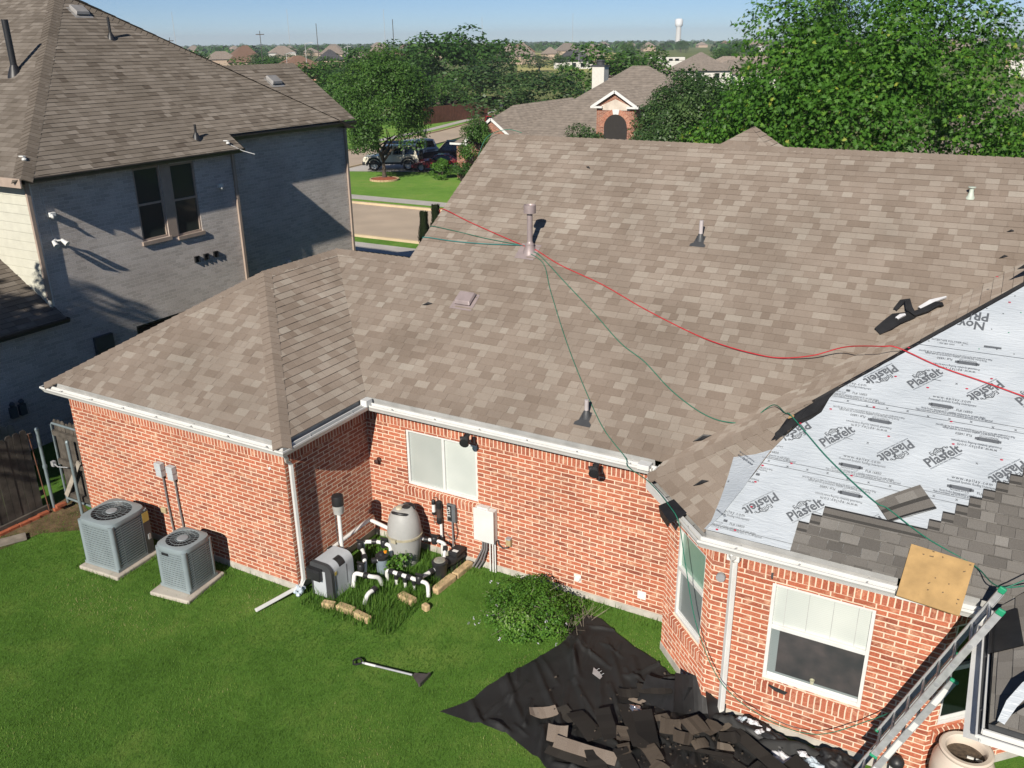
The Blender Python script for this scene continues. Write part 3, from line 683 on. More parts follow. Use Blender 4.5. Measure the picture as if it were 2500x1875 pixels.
# black felt showing where the hip was torn open
bk = MB(); felt_sheet(bk, P2, [(7.06, 1.62), (7.3, 1.98), (7.45, 2.1), (7.6, 2.44), (7.40, 2.27), (7.2, 2.0), (7.02, 1.72)], .010, .08)
part('torn_felt', bk, M_BLACKFELT, roof); bk = MB()
bk.face([PF.at(6.99, 1.66, .008), PF.at(7.16, 1.72, .008), PF.at(7.36, 2.2, .02), PF.at(7.1, 2.0, .02)])
for a, b in (((7.38, 2.25), (7.62, 2.49)), ((8.45, 3.33), (9.2, 4.08)), ((9.2, 4.08), (9.9, 4.78))):
    part('torn_felt', bk, M_BLACKFELT, roof); bk = MB(); A, B = P2.at(*a), P2.at(*b); bk.face([A + Vector((-.01, .01, .03)), B + Vector((-.01, .01, .03)), B + Vector((.02, -.02, .0)), A + Vector((.02, -.02, .0))])
part('torn_felt', bk, M_BLACKFELT, roof)
pm = MB(); pm.prism([(0, 0), (.09, .05), (.12, .13), (.03, .06)], 0, .01, Matrix.Translation(P2.at(7.13, 1.93, .04)) @ Matrix.Rotation(.5, 4, 'Z')); part('wood_chip', pm, pbr('bright_pine', (.6, .37, .16), .8), roof)
# new shingles in a staircase
nm = MB(); ex = .1387; P2n = Plane(P2.O + P2.N * .018, (0, 1), PT)
def new_tone(r, u, v): return min(1, max(.2, r.choice((r.gauss(.42, .06), r.gauss(.58, .07), r.gauss(.74, .08)))))
def ytop(n): return .222 + .118 * n
lefts = {0: 7.61, 1: 7.61, 2: 7.61, 3: 7.73, 4: 7.85}
for n in range(5, 40): lefts[n] = 8.98 + .122 * (n - 5)
PQv = lambda y: y + 9.48
for n in range(0, 36):
    y0, y1 = max(.365, ytop(n)), ytop(n + 1); x0 = lefts[n]; x1 = min(13.5, PQv(y0))
    if x1 < x0: continue
    shingles(nm, P2n, [[(x0, y0), (x1, y0), (min(13.5, PQv(y1)), y1), (x0, y1)]], exp=ex, wr=(.12, .26), seed=100 + n, thick=.011, tone=new_tone, base=False, vmin=n * ex + 1e-4)
    xe = lefts[n + 1] if n + 1 in lefts else x1
    if n == 4: xe = 8.98
    if n < 30 and xe - x0 > .02:                      # headlap strip of the topmost course with its black seal line
        for a, b, t, h in ((0, .012, .6, .012), (.012, .05, .12, .012), (.05, .125, .45, .011), (.125, .147, .0, .0115)):
            ya, yb = y1 + a / KV, y1 + b / KV
            q = [(x0, ya), (xe, ya), (xe, yb), (x0, yb)]; nm.face([P2n.at(x, y, h) for x, y in q], t=t)
        nm.face([P2n.at(x0, y1, .012), P2n.at(x0, y1 + .147 / KV, .012), P2.at(x0, y1 + .147 / KV, 0), P2.at(x0, y1, 0)], t=.1)
shingles(nm, PQ1, [[(9.78, -1.6), (9.78, .3), (12.5, 3.02), (12.5, 1.12)]], exp=ex, seed=201, wr=(.12, .3), tone=new_tone)
shingles(nm, PQ2, [[(9.80, -1.64), (12.5, 1.06), (14, 1.06), (14, -1.64)]], exp=ex, seed=202, wr=(.12, .3), tone=new_tone)
part('new_shingles', nm, M_NEW, roof)

# gutters (house on the left of travel) and downspouts
def add_gutter(pts, closed, bedm=None, **kw):
    a, b = MB(), MB(); gutter(a, b, pts, H, closed, **kw); g = part('gutter', a, M_WHITE, house); part('gutter_bed', b, bedm or M_GUT_IN, g); return g
add_gutter([(-5.49, 4.6), (-5.49, -.31), (.31, -.31), (.31, 1.753), (5.36, 1.753)], (True, True))
g2 = add_gutter([(5.41, 1.95), (5.41, 1.43), (6.53, .222), (8.79, .222)], (True, True))
add_gutter([(9.40, .222), (9.61, .222)], (True, True))
add_gutter([(9.67, -.02), (9.685, -1.74), (13.5, -1.74)], (True, True), bedm=M_DGREY, width=.11, depth=.06)  # dark bed colour stands for the shade lying in this trough
for lo, hi in (((.20, 1.69, H - .01), (.33, 1.85, H + .10)), ((5.16, 1.70, H - .02), (5.34, 1.86, H + .06))):
    m = MB(); m.box(lo, hi); part('splash_guard', m, M_WHITE, house, bevel=.006)
def downspout(pts, r=.042):
    m = MB(); m.tube(pts, r, 4); return part('downspout', m, M_WHITE, house, bevel=.008)
downspout([(.22, -.2, 2.52), (.19, -.13, 2.42), (.08, -.02, 2.30), (.062, .075, 2.2), (.062, .075, .1), (.05, .02, 0.0), (-.08, -.4, -.04), (-.2, -.78, -.075)])
downspout([(6.95, .30, 2.52), (6.95, .33, 2.44), (6.95, .45, 2.34), (6.95, .455, 2.2), (6.96, .455, .05), (6.96, .43, -.04)], .05)
m = MB(); m.box((6.87, .36, 2.36), (7.03, .45, 2.5)); part('outlet_box', m, M_WHITE, house, bevel=.012)

# windows
def frame_rect(mb, A, d, n, s0, s1, z0, z1, w, y0, y1):
    """rectangular frame in the plane through A along d (outward n); depth y0..y1 along n"""
    Mx = Matrix(((d.x, n.x, 0, A.x), (d.y, n.y, 0, A.y), (0, 0, 1, 0), (0, 0, 0, 1)))
    mb.box((s0, y0, z0), (s0 + w, y1, z1), Mx); mb.box((s1 - w, y0, z0), (s1, y1, z1), Mx)
    mb.box((s0 + w, y0, z0), (s1 - w, y1, z0 + w), Mx); mb.box((s0 + w, y0, z1 - w), (s1 - w, y1, z1), Mx); return Mx
def house_window(a, b, hole, kind, mats, parent=house):
    d = (Vector((*b, 0)) - Vector((*a, 0))).normalized(); n = Vector((d.y, -d.x, 0)); A = Vector((*a, 0)); s0, s1, z0, z1 = hole
    m = MB(); Mx = frame_rect(m, A, d, n, s0, s1, z0, z1, .045, -.085, -.02)
    if kind == 'slider':
        sm_ = s0 + (s1 - s0) * .52; m.box((sm_ - .025, -.08, z0 + .045), (sm_ + .025, -.025, z1 - .045), Mx); panes = [(s0 + .045, sm_ - .025, z0 + .045, z1 - .045), (sm_ + .025, s1 - .045, z0 + .045, z1 - .045)]
    else:
        zm = z0 + (z1 - z0) * .56; m.box((s0 + .045, -.08, zm - .035), (s1 - .045, -.015, zm + .025), Mx); panes = [(s0 + .045, s1 - .045, zm + .025, z1 - .045), (s0 + .045, s1 - .045, z0 + .045, zm - .035)]
        m.box((s0 + .045, -.075, z0 + .045), (s1 - .045, -.05, z0 + .085), Mx)
    w = part('window', m, M_WHITE, parent, bevel=.005)
    for (u0, u1, za, zb), mt in zip(panes, mats):
        q = MB(); q.box((u0, -.066, za), (u1, -.06, zb), Mx); part('pane', q, mt, w)
    return w, Mx, panes
def blind_mat(name, col, horiz=True):
    m, nt, nd, lk, p = newmat(name); tc = N(nd, "ShaderNodeTexCoord")
    wv = N(nd, "ShaderNodeTexWave"); wv.bands_direction = 'Z'; wv.inputs['Scale'].default_value = 12; wv.inputs['Distortion'].default_value = .3; lk.new(tc.outputs['Object'], wv.inputs['Vector'])
    c = mixc(nd, lk, wv.outputs['Color'], tuple(x * .93 for x in col), col); n1 = N(nd, "ShaderNodeTexNoise"); n1.inputs['Scale'].default_value = 1.3; lk.new(tc.outputs['Object'], n1.inputs['Vector'])
    r = ramp(nd, [(.3, (.86, .88, .88)), (.7, (1.05, 1.05, 1.04))]); lk.new(n1.outputs[0], r.inputs[0]); c = mixc(nd, lk, 1., c, r.outputs[0], 'MULTIPLY')
    lk.new(c, p.inputs['Base Color']); p.inputs['Roughness'].default_value = .3; p.inputs['Coat Weight'].default_value = .6; p.inputs['Coat Roughness'].default_value = .05; return m
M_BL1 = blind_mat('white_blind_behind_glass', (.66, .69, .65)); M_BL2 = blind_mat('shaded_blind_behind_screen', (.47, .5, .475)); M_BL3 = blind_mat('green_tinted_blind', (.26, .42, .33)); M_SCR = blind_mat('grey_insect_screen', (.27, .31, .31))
house_window((0, D), (X4, D), HM, 'slider', (M_BL2, M_BL1))
house_window((X4, Y4), (X5, Y5), HB, 'sash', (M_BL3, M_SCR))
def room_mat():
    m, nt, nd, lk, p = newmat('dim_room_behind_glass'); tc = N(nd, "ShaderNodeTexCoord")
    n1 = N(nd, "ShaderNodeTexNoise"); n1.inputs['Scale'].default_value = 3.5; n1.inputs['Detail'].default_value = 4; lk.new(tc.outputs['Object'], n1.inputs['Vector'])
    r = ramp(nd, [(.35, (.045, .048, .05)), (.55, (.07, .066, .066)), (.75, (.105, .09, .088))]); lk.new(n1.outputs[0], r.inputs[0]); lk.new(r.outputs[0], p.inputs['Base Color']); p.inputs['Roughness'].default_value = .3; p.inputs['Coat Weight'].default_value = .7; return m
w5, Mx5, pn5 = house_window((X5, Y5), (X6, Y5), H5, 'sash', (M_BL1, room_mat()))
u0, u1, za, zb = pn5[1]
m = MB(); m.box((u0, -.059, za), (u0 + .1, -.056, zb), Mx5); m.box((u0 + .1, -.059, za), (u1, -.056, za + .07), Mx5); part('inner_ledge', m, M_SCR, w5)
ua, ub, zc0, zc1 = pn5[0]
for f_ in (.12, .36, .62, .87):
    m = MB(); m.box((ua + (ub - ua) * f_ - .003, -.0592, zc0), (ua + (ub - ua) * f_ + .003, -.058, zc1), Mx5); part('blind_cord', m, M_GUT_IN, w5)
m = MB(); m.lathe(Mx5 @ Vector((u0 + .56, -.028, za + .075)), [(.02, 0), (.028, .05), (.03, .06), (.024, .06), (.02, .03)], 16); part('sill_candle', m, pbr('pale_green_wax', (.5, .5, .36), .4), w5, smooth=True)
house_window((X6, Y5), (X6 + 1.3, Y5 + 1.3), HR, 'sash', (M_GLASSD, M_GLASSD))

# roof penetrations
def pipe_vent(x, y, top, r, label=None, pl=P1, mat=M_MAUVE, boot=M_DGREY):
    z = pl.z(x, y); m = MB(); m.tube([(x, y, z - .02), (x, y, top)], r, 14); v = part('vent_pipe', m, pbr('pale_mauve_pipe', (.52, .47, .47), .5), roof, smooth=True, label=label)
    b = MB(); b.lathe((x, y, z), [(.08, -.05), (.065, .03), (.045, .08), (r * 1.04, .10)], 16)
    c = pl.at(x, y - .04, .014); U, V = pl.U, pl.V
    q = [(-.135, -.15), (.135, -.15), (.135, -.10), (.085, -.05), (.075, .12), (-.075, .12), (-.085, -.05), (-.135, -.10)]
    b.face([c + U * a + V * k for a, k in q]); b.face([c - pl.N * .014 + U * a + V * k for a, k in q][::-1])
    for (a, k), (a2, k2) in zip(q, q[1:] + q[:1]): b.face([c + U * a + V * k - pl.N * .014, c + U * a2 + V * k2 - pl.N * .014, c + U * a2 + V * k2, c + U * a + V * k])
    part('pipe_boot', b, boot, v, smooth=True); return v
pipe_vent(4.08, 2.32, 3.24, .033); pipe_vent(4.62, 5.76, 5.42, .035)
x, y = 1.60, 5.15; z0 = P1.z(x, y)
m = MB(); m.tube([(x, y, z0), (x, y, 5.42)], .052, 18); fv = part('flue_pipe', m, M_MAUVE, roof, smooth=True)
m = MB(); m.lathe((x, y, 0), [(.05, 5.40), (.112, 5.405), (.112, 5.55), (.098, 5.555), (.09, 5.53), (.02, 5.52)], 24); part('flue_cap', m, M_MAUVE, fv, smooth=True)
m = MB(); m.lathe((x, y, 0), [(.155, z0 - .16), (.13, z0 - .02), (.08, z0 + .1), (.085, z0 + .12), (.062, z0 + .14), (.053, z0 + .17)], 22)
c = P1.at(x - .02, y - .04, .012)
m.face([c + P1.U * a + P1.V * k for a, k in ((-.2, -.19), (.2, -.2), (.2, .2), (-.2, .2))]); part('flue_flashing', m, M_MAUVE, fv, smooth=True)
def box_vent(x, y, pl, w=.34, l=.30, h=.1, mat=M_MAUVE, parent=roof):
    c = pl.at(x, y); Mx = Matrix(((pl.U.x, pl.V.x, pl.N.x, c.x), (pl.U.y, pl.V.y, pl.N.y, c.y), (pl.U.z, pl.V.z, pl.N.z, c.z), (0, 0, 0, 1)))
    m = MB(); m.prism([(-w / 2 - .06, -l / 2 - .08), (w / 2 + .06, -l / 2 - .08), (w / 2 + .05, l / 2 + .02), (-w / 2 - .05, l / 2 + .02)], .006, .012, Mx)
    m.box((-w / 2 + .03, -l / 2 + .03, .012), (w / 2 - .03, l / 2 - .03, h * .5), Mx)
    v = part('box_vent', m, mat, parent)
    m = MB(); a = [Mx @ Vector(p) for p in ((-w / 2, -l / 2, h * .45), (w / 2, -l / 2, h * .45), (w / 2, l / 2, h * .45), (-w / 2, l / 2, h * .45))]; b = [Mx @ Vector(p) for p in ((-w / 2 + .02, -l / 2 + .05, h), (w / 2 - .02, -l / 2 + .05, h), (w / 2 - .02, l / 2 - .02, h), (-w / 2 + .02, l / 2 - .02, h))]
    m.face(b); m.face(a[::-1])
    for i in range(4): m.face((a[i], a[(i + 1) % 4], b[(i + 1) % 4], b[i]))
    part('vent_hood', m, mat, v, bevel=.012); return v
box_vent(.93, 3.95, P1)
m = MB(); x, y = 8.62, 7.08; z0 = P1.z(x, y); m.lathe((x, y, z0), [(.085, -.03), (.05, .02), (.035, .08), (.033, .14), (.06, .15), (.06, .165), (.001, .165)], 16); part('small_vent', m, pbr('pale_green_paint', (.5, .55, .47), .5), roof, smooth=True)

# ================================================================== GREY NEIGHBOUR HOUSE
GX = -9.0; GXF = -9.48; GP = .7; ZE = 5.79
nb = thing('grey_brick_house', (GX, 5, GZ), 'two-storey grey brick house with brown hip roof, left of the red brick house', 'house')
PG = Plane((-8.65, 0, ZE), (-1, 0), GP); PGF = Plane((0, 2.15, ZE), (0, 1), GP); PL = Plane((-8.65, 0, 2.72), (-1, 0), .6)
m = MB()
GW1 = (5.10 - 2.44, 5.88 - 2.44, 3.86, 5.60); GW2 = (6.17 - 2.44, 6.95 - 2.44, 3.80, 5.58); GLW = (4.5 - 2.44, 6.4 - 2.44, .9, 1.88)
m.wall((GX, 2.44), (GX, 8.3), GZ, 5.72, (GW1, GW2, GLW)); m.wall((GX, -9), (GX, 2.44), GZ, 2.72, u0=3.3)
m.wall((GX, 8.3), (GXF, 8.3), GZ, 5.9); m.wall((GXF, 8.3), (GXF, 13.55), GZ, 6.2, u0=1.1); m.wall((GXF, 13.55), (-13.6, 13.55), GZ, 6.0)
m.face([(GXF, 13.55, 6.0), (-13.4, 13.55, 6.0), (-11.4, 13.55, 7.65)], [(0, 6), (4, 6), (2, 7.6)])
m.wall((-20, 13.5), (-20, -9), GZ, 2.7)
for s0, s1, za, zb in (GW1, GW2, GLW):
    for (u, z), (u2, z2) in (((s0, za), (s1, za)), ((s1, za), (s1, zb)), ((s1, zb), (s0, zb)), ((s0, zb), (s0, za))):
        m.face([(GX, 2.44 + u, z), (GX, 2.44 + u2, z2), (GX - .1, 2.44 + u2, z2), (GX - .1, 2.44 + u, z)], [(u, z), (u2, z2), (u2, z2 + .1), (u, z + .1)])
part('wall', m, M_GBRICK, nb)
m = MB(); m.wall((-20, 2.44), (GX + .06, 2.44), 2.75, 5.7)
nsl = 15
for i in range(nsl):
    z0 = 2.75 + i * .2; m.face([(-20, 2.42, z0), (GX + .06, 2.42, z0), (GX + .06, 2.435, z0 + .2), (-20, 2.435, z0 + .2)])
    m.face([(-20, 2.44, z0), (GX + .06, 2.44, z0), (GX + .06, 2.42, z0), (-20, 2.42, z0)])
part('siding', m, M_SIDING, nb)
m = MB()
shingles(m, PG, [[(-8.60, 2.1), (-8.60, 8.34), (-9.09, 8.34), (-13.3, 8.34), (-13.3, 6.8)], [(-9.09, 8.34), (-9.09, 13.62), (-11.4, 13.62), (-11.4, 8.34)], [(-11.4, 8.34), (-11.4, 10.55), (-13.3, 8.65), (-13.3, 8.34)], [(-13.3, 6.8), (-13.3, 8.65), (-14.08, 7.72), (-14.08, 7.58)]], seed=41, exp=.142, wr=(.16, .34), tone=lambda r, u, v: min(1, max(0, r.choice((r.gauss(.35, .12), r.gauss(.62, .12))))))
shingles(m, PGF, [[(-8.60, 2.1), (-14.08, 7.58), (-19, 7.58), (-19.9, 2.1)]], seed=42, exp=.142, wr=(.16, .34))
PGR = Plane((-11.4 - 2.8, 0, 7.72 - 2.8 * GP), (1, 0), GP); PGB = Plane((0, 13.3, ZE), (0, -1), GP)
shingles(m, PGR, [[(-11.4, 10.3), (-11.4, 13.62), (-14, 13.62), (-14, 10.3)]], seed=43, exp=.284)
shingles(m, PGB, [[(-8.7, 13.2), (-14.08, 7.72), (-19, 7.72), (-19.9, 13.2)]], seed=45, exp=.284, wr=(.3, .6))
gr = part('roof', m, M_GREYROOF, nb)
m = MB(); zt = PG.z(-14.05, 0)
ridge_caps(m, (-8.62, 2.12, PG.z(-8.62, 0)), (-14.05, 7.55, zt), PG, PGF, .22, .15, seed=46, tone=.3)
ridge_caps(m, (-11.4, 10.6, PG.z(-11.4, 0)), (-14.05, 7.75, zt), PG, PGB, .2, .15, seed=47, tone=.35)
ridge_caps(m, (-11.4, 10.5, PG.z(-11.4, 0)), (-11.4, 13.62, PG.z(-11.4, 0)), PG, PGR, .2, .15, seed=48, tone=.4)
part('ridge_cap', m, M_GREYROOF, gr)
m = MB(); shingles(m, PL, [[(-8.62, -8), (-8.62, 2.5), (-12, 2.43), (-12, -8)]], seed=44, exp=.142, wr=(.16, .34)); part('lower_roof', m, M_GREYROOF, nb)
def bar_gutter(pts, z, name='gutter'):
    a = MB()
    for p, q in zip(pts[:-1], pts[1:]):
        d = (Vector(q) - Vector(p)).normalized(); n = Vector((d.y, -d.x))
        pr = [(0, 0), (0, -.035), (-.03, -.09), (-.06, -.12), (-.125, -.12), (-.125, 0), (-.115, 0), (-.115, -.1), (-.02, -.03), (-.012, 0)]
        for (o0, z0), (o1, z1) in zip(pr, pr[1:] + pr[:1]):
            a.face([(p[0] + n.x * o0, p[1] + n.y * o0, z + z0), (q[0] + n.x * o0, q[1] + n.y * o0, z + z0), (q[0] + n.x * o1, q[1] + n.y * o1, z + z1), (p[0] + n.x * o1, p[1] + n.y * o1, z + z1)])
        for e in (p, q): a.face([(e[0] + n.x * o, e[1] + n.y * o, z + zz) for o, zz in pr[:6]])
    return part(name, a, M_BRONZE, nb)
bar_gutter([(-8.60, 2.2), (-8.60, 8.38)], ZE - .02); bar_gutter([(-9.06, 8.0), (-9.06, 13.66)], PG.z(-9.06, 0) - .03); bar_gutter([(-8.58, -8), (-8.58, 2.56)], 2.70)
m = MB()
for q in ([(-8.7, 2.15), (-8.7, 8.36), (-9.0, 8.36), (-9.0, 2.15)], [(-9.15, 8.3), (-9.15, 13.6), (-9.5, 13.6), (-9.5, 8.3)], [(-8.7, 2.1), (-8.7, 2.5), (-20, 2.5), (-20, 2.1)], [(-8.68, -8), (-8.68, 2.5), (-9.0, 2.5), (-9.0, -8)]):
    z = 2.6 if min(p[1] for p in q) < -5 else (5.95 if q[0][0] < -9 else 5.66); m.face([(x, y, z) for x, y in ccw(q)][::-1])
m.box((-20, 2.08, ZE - .2), (-8.62, 2.11, ZE - .01)); part('soffit', m, M_TRIM, nb)
for y, x, z1 in ((2.40, GX + .06, 5.62), (8.24, GX + .05, 5.62), (13.5, GXF + .05, 5.95)):
    m = MB(); z0 = 3.1 if y < 3 else GZ; m.box((x - .03, y - .045, z0), (x + .03, y + .045, z1)); part('downspout', m, M_TRIM, nb, bevel=.006)
m = MB(); m.box((GX - .02, 2.41, 2.9), (GX + .02, 2.52, 5.68)); part('corner_trim', m, M_WHITE, nb)
M_DBL = blind_mat('dark_blind_behind_glass', (.035, .048, .045))
for w_, nm_ in ((GW1, 0), (GW2, 1), (GLW, 2)):
    s0, s1, za, zb = w_; A = Vector((GX, 2.44, 0)); d = Vector((0, 1, 0)); n = Vector((1, 0, 0)); m = MB(); Mx = frame_rect(m, A, d, n, s0, s1, za, zb, .05, -.07, -.015)
    zm = (za + zb) / 2
    if nm_ < 2: m.box((s0 + .05, -.065, zm - .025), (s1 - .05, -.02, zm + .025), Mx)
    w = part('window', m, M_TRIM if nm_ < 2 else M_BRONZE, nb)
    q = MB(); q.box((s0 + .05, -.05, za + .05), (s1 - .05, -.045, zb - .05), Mx); part('pane', q, M_DBL if nm_ < 2 else M_GLASSD, w)
    if nm_ < 2:
        q = MB(); q.box((s0 - .04, -.08, za - .09), (s1 + .05, .05, za), Mx); part('window_sill', q, M_TRIM, w)
m = MB(); m.box((GX + .0, 5.885, 3.82), (GX + .012, 6.165, 5.62)); m.box((GX, 5.04, 5.6), (GX + .014, 7.0, 5.7)); part('window_surround', m, M_TRIM, nb)
for y in (6.62, 6.93, 7.26):
    m = MB(); m.box((GX - .02, y - .075, 3.04), (GX + .05, y - .055, 3.2)); m.box((GX - .02, y + .055, 3.04), (GX + .05, y + .075, 3.2)); m.box((GX - .02, y - .055, 3.18), (GX + .05, y + .055, 3.2)); m.box((GX - .02, y - .055, 3.04), (GX + .012, y + .055, 3.18)); part('wall_vent', m, M_BLACK, nb)
m = MB(); m.box((GX, 3.28, 1.35), (GX + .1, 3.76, 1.95)); m.box((GX + .1, 3.4, 1.62), (GX + .11, 3.64, 1.65)); part('meter_panel', m, pbr('slate_blue_panel', (.06, .07, .08), .5), nb, bevel=.01)
for y in (1.06, 1.27):
    m = MB(); m.box((GX, y - .07, .78), (GX + .1, y + .07, 1.02)); m.lathe((GX + .06, y, 1.05), [(.05, 0), (.06, .05), (.03, .09)], 10); part('utility_meter', m, pbr('dark_blue_panel', (.05, .07, .1), .5), nb)
for x, y, big in ((-13.45, 7.72, 0), (-10.73, 11.92, 0)):
    box_vent(x, y, PG, .42, .36, .12, pbr('grey_vent', (.3, .29, .28), .5), gr)
for x, y, h, r in ((-12.51, 7.86, .52, .035), (-9.09, 7.24, .34, .03)):
    z = PG.z(x, y); m = MB(); m.tube([(x, y, z), (x, y, z + h)], r, 10); m.lathe((x, y, z), [(.12, -.08), (.09, .04), (.04, .14)], 14); part('vent_pipe', m, M_BLACK, gr, smooth=True)
z = PGF.z(-12.4, 4.9); m = MB(); m.tube([(-12.4, 4.9, z), (-12.4, 4.9, z + 1.2)], .075, 12); m.lathe((-12.4, 4.9, z), [(.2, -.14), (.14, .04), (.08, .18)], 14); part('flue_pipe', m, M_BLACK, gr, smooth=True)
# wireless bridge on the roof edge, cameras
def dish(x, y, z, name, label, cat, grp=None):
    t = thing(name, (x, y, z), label, cat, grp); m = MB(); m.lathe((x, y, z), [(.05, 0), (.05, .03), (.02, .05)], 10); m.box((x - .13, y - .03, z + .06), (x + .02, y + .03, z + .085)); part('antenna_head', m, M_WHITE, t)
    m = MB(); m.tube([(x, y, z), (x + .18, y + .3, z - .2), (x + .4, y + .5, z - .3)], .009, 6); part('cable', m, M_WHITE, t); return t
dish(-9.05, 2.55, PG.z(-9.05, 0) + .02, 'roof_antenna', 'small white antenna on the front roof corner of the grey house', 'antenna', 'white antennas on the grey house roof')
dish(-8.75, 7.95, PG.z(-8.75, 0) + .05, 'roof_antenna', 'small white antenna on the grey house eave above the downspout', 'antenna', 'white antennas on the grey house roof')
t = thing('floodlight', (GX, 2.83, 4.31), 'white twin-head floodlight on the grey brick wall near its front corner', 'floodlight')
m = MB(); m.lathe((GX, 2.83, 4.31), [(.07, 0), (.06, .04), (.0, .05)], 12, Matrix.Rotation(R_(90), 4, 'Y')); part('mount', m, M_WHITE, t)
for dy in (-.1, .1):
    m = MB(); m.tube([(GX + .05, 2.83, 4.33), (GX + .12, 2.83 + dy, 4.33)], .02, 8); m.tube([(GX + .1, 2.83 + dy, 4.34), (GX + .24, 2.83 + dy * 1.3, 4.25)], [.035, .062], 12); part('lamp_head', m, M_WHITE, t, smooth=True)
m = MB(); m.tube([(GX + .02, 2.72, 5.4), (GX + .02, 2.8, 4.4)], .006, 5); part('cable', m, M_WHITE, t)
for i, (x, y, z, lb) in enumerate(((GX, 7.70, 4.85, 'small white bracket on the grey brick wall right of the windows'), (GXF, 10.43, 2.18, 'white security light low on the recessed grey wall'), (GX, 2.86, 4.9, 'tiny clear hook above the white floodlight'))):
    t = thing('wall_bracket' if i != 1 else 'security_light', (x, y, z), lb, 'bracket' if i != 1 else 'light'); m = MB(); m.box((x, y - .07, z - .05), (x + .09, y + .07, z + .05)); part('body', m, M_PVC, t, bevel=.01)
    m = MB(); m.tube([(x + .09, y - .03, z), (x + .16, y - .07, z - .06)], .025, 8); part('arm', m, M_WHITE, t)

# ================================================================== FENCE AND GATE
ft = thing('wooden_fence', (-6.2, -1, GZ), 'weathered grey board fence running beside the gate at the left edge', 'fence')
def pickets(mb, a, b, z0, z1, w=.14, dog=True, seed=1):
    r = random.Random(seed); A = Vector((*a, 0)); B = Vector((*b, 0)); d = (B - A); L = d.length; d /= L; n = Vector((d.y, -d.x, 0)); k = int(L / w)
    for i in range(k):
        p = A + d * (i * w); Mx = Matrix(((d.x, n.x, 0, p.x), (d.y, n.y, 0, p.y), (0, 0, 1, 0), (0, 0, 0, 1))); h = z1 + r.uniform(-.025, .025); o = r.uniform(-.006, .006)
        Mp = Mx @ Matrix(((1, 0, 0, 0), (0, 0, 1, 0), (0, 1, 0, 0), (0, 0, 0, 1)))
        mb.prism([(.004, z0), (w - .004, z0), (w - .004, h - .05), (w - .035, h), (.035, h), (.004, h - .05)], o, o + .018, Mp)
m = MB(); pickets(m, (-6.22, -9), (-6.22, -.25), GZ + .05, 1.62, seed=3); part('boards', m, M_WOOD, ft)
for z in (.2, .85, 1.4):
    m = MB(); m.box((-6.30, -9, z), (-6.24, -.2, z + .09)); part('rail', m, M_WOOD, ft)
m = MB(); m.box((-6.2, -9, GZ - .02), (-6.15, -.22, GZ + .12)); part('kick_board', m, M_WOOD, ft)
def steel_post(mb, x, y, z1, lean=0):
    mb.tube([(x, y, GZ), (x + lean, y, z1)], .03, 12); mb.lathe((x + lean, y, z1), [(.034, -.02), (.036, .0), (.03, .03), (.012, .045), (.0, .047)], 12)
m = MB(); steel_post(m, -6.08, -.19, 1.60); m.tube([(-6.08, -.19, .8), (-6.08, -.19, .86)], .04, 12); part('post', m, M_STEEL, ft, smooth=True)
gt = thing('wooden_gate', (-5.8, .05, GZ), 'dark wooden side gate with a pale diagonal brace beside the brick corner', 'gate')
m = MB(); pickets(m, (-6.0, .12), (-5.2, .12), .02, 1.72, w=.115, seed=5); part('boards', m, M_WOOD, gt)
m = MB(); m.tube([(-6.0, .06, -.05), (-6.0, .06, 1.62), (-5.97, .06, 1.66), (-5.25, .06, 1.66)], .022, 8); m.tube([(-6.0, .06, .05), (-5.25, .06, .05)], .022, 8); part('frame', m, M_STEEL, gt, smooth=True)
for z in (.12, .82, 1.42):
    m = MB(); m.box((-5.98, .03, z), (-5.22, .085, z + .1)); part('rail', m, M_WOOD, gt)
m = MB(); m.bar((-5.92, .015, .14), (-5.3, .015, 1.0), .1, .03, (0, 1, 0)); part('brace', m, pbr('bleached_wood', (.34, .3, .25), .9, var=.25, vs=9), gt)
m = MB(); m.tube([(-6.05, -.02, .83), (-5.9, -.05, .8), (-5.6, -.04, .85)], .012, 6); m.box((-6.08, -.07, .78), (-6.0, .0, .88)); part('latch', m, M_ALU, gt)
m = MB(); steel_post(m, -5.42, -.06, 1.42); part('post', m, M_STEEL, gt, smooth=True)
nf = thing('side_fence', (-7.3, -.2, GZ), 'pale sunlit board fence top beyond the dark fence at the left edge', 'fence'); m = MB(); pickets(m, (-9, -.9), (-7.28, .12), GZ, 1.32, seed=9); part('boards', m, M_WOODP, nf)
m = MB(); m.box((-9, -.92, 1.0), (-7.3, -.9, 1.08), Matrix.Translation((0, 0, 0))); part('rail', m, M_WOODP, nf)
for i in range(7):
    x, y = (-6.07 + rnd.uniform(-.02, .02), -.42 - i * .2) if i < 5 else (-6.02 + .1 * (i - 5), -.14)
    b = MB(); z = GZ + (.0 if i < 6 else .1); Mx = Matrix.Translation((x, y, z)) @ Matrix.Rotation(R_(90 + rnd.uniform(-8, 8)), 4, 'Z')
    b.box((-.095, -.045, 0), (.095, .045, .06), Mx)
    for j in range(3): b.lathe(Mx @ Vector((-.055 + .055 * j, 0, .0605)), [(.013, 0), (.001, .0005)], 8)
    o = part('loose_brick', b, M_CLAYB, bevel=.004); tag(o, 'loose cored red brick lying along the foot of the wooden fence' if i < 5 else ('loose red brick lying flat at the foot of the gate post', 'loose red brick stacked at the foot of the gate post')[i - 5], 'brick', 'loose bricks along the fence')
b = MB(); b.box((-.45, -.12, 0), (.45, .12, .04), Matrix.Translation((-5.8, -1.5, GZ + .02)) @ Matrix.Rotation(R_(62), 4, 'Z')); tag(part('timber_plank', b, M_WOODP), 'short pale timber plank on the soil before the fence', 'plank')
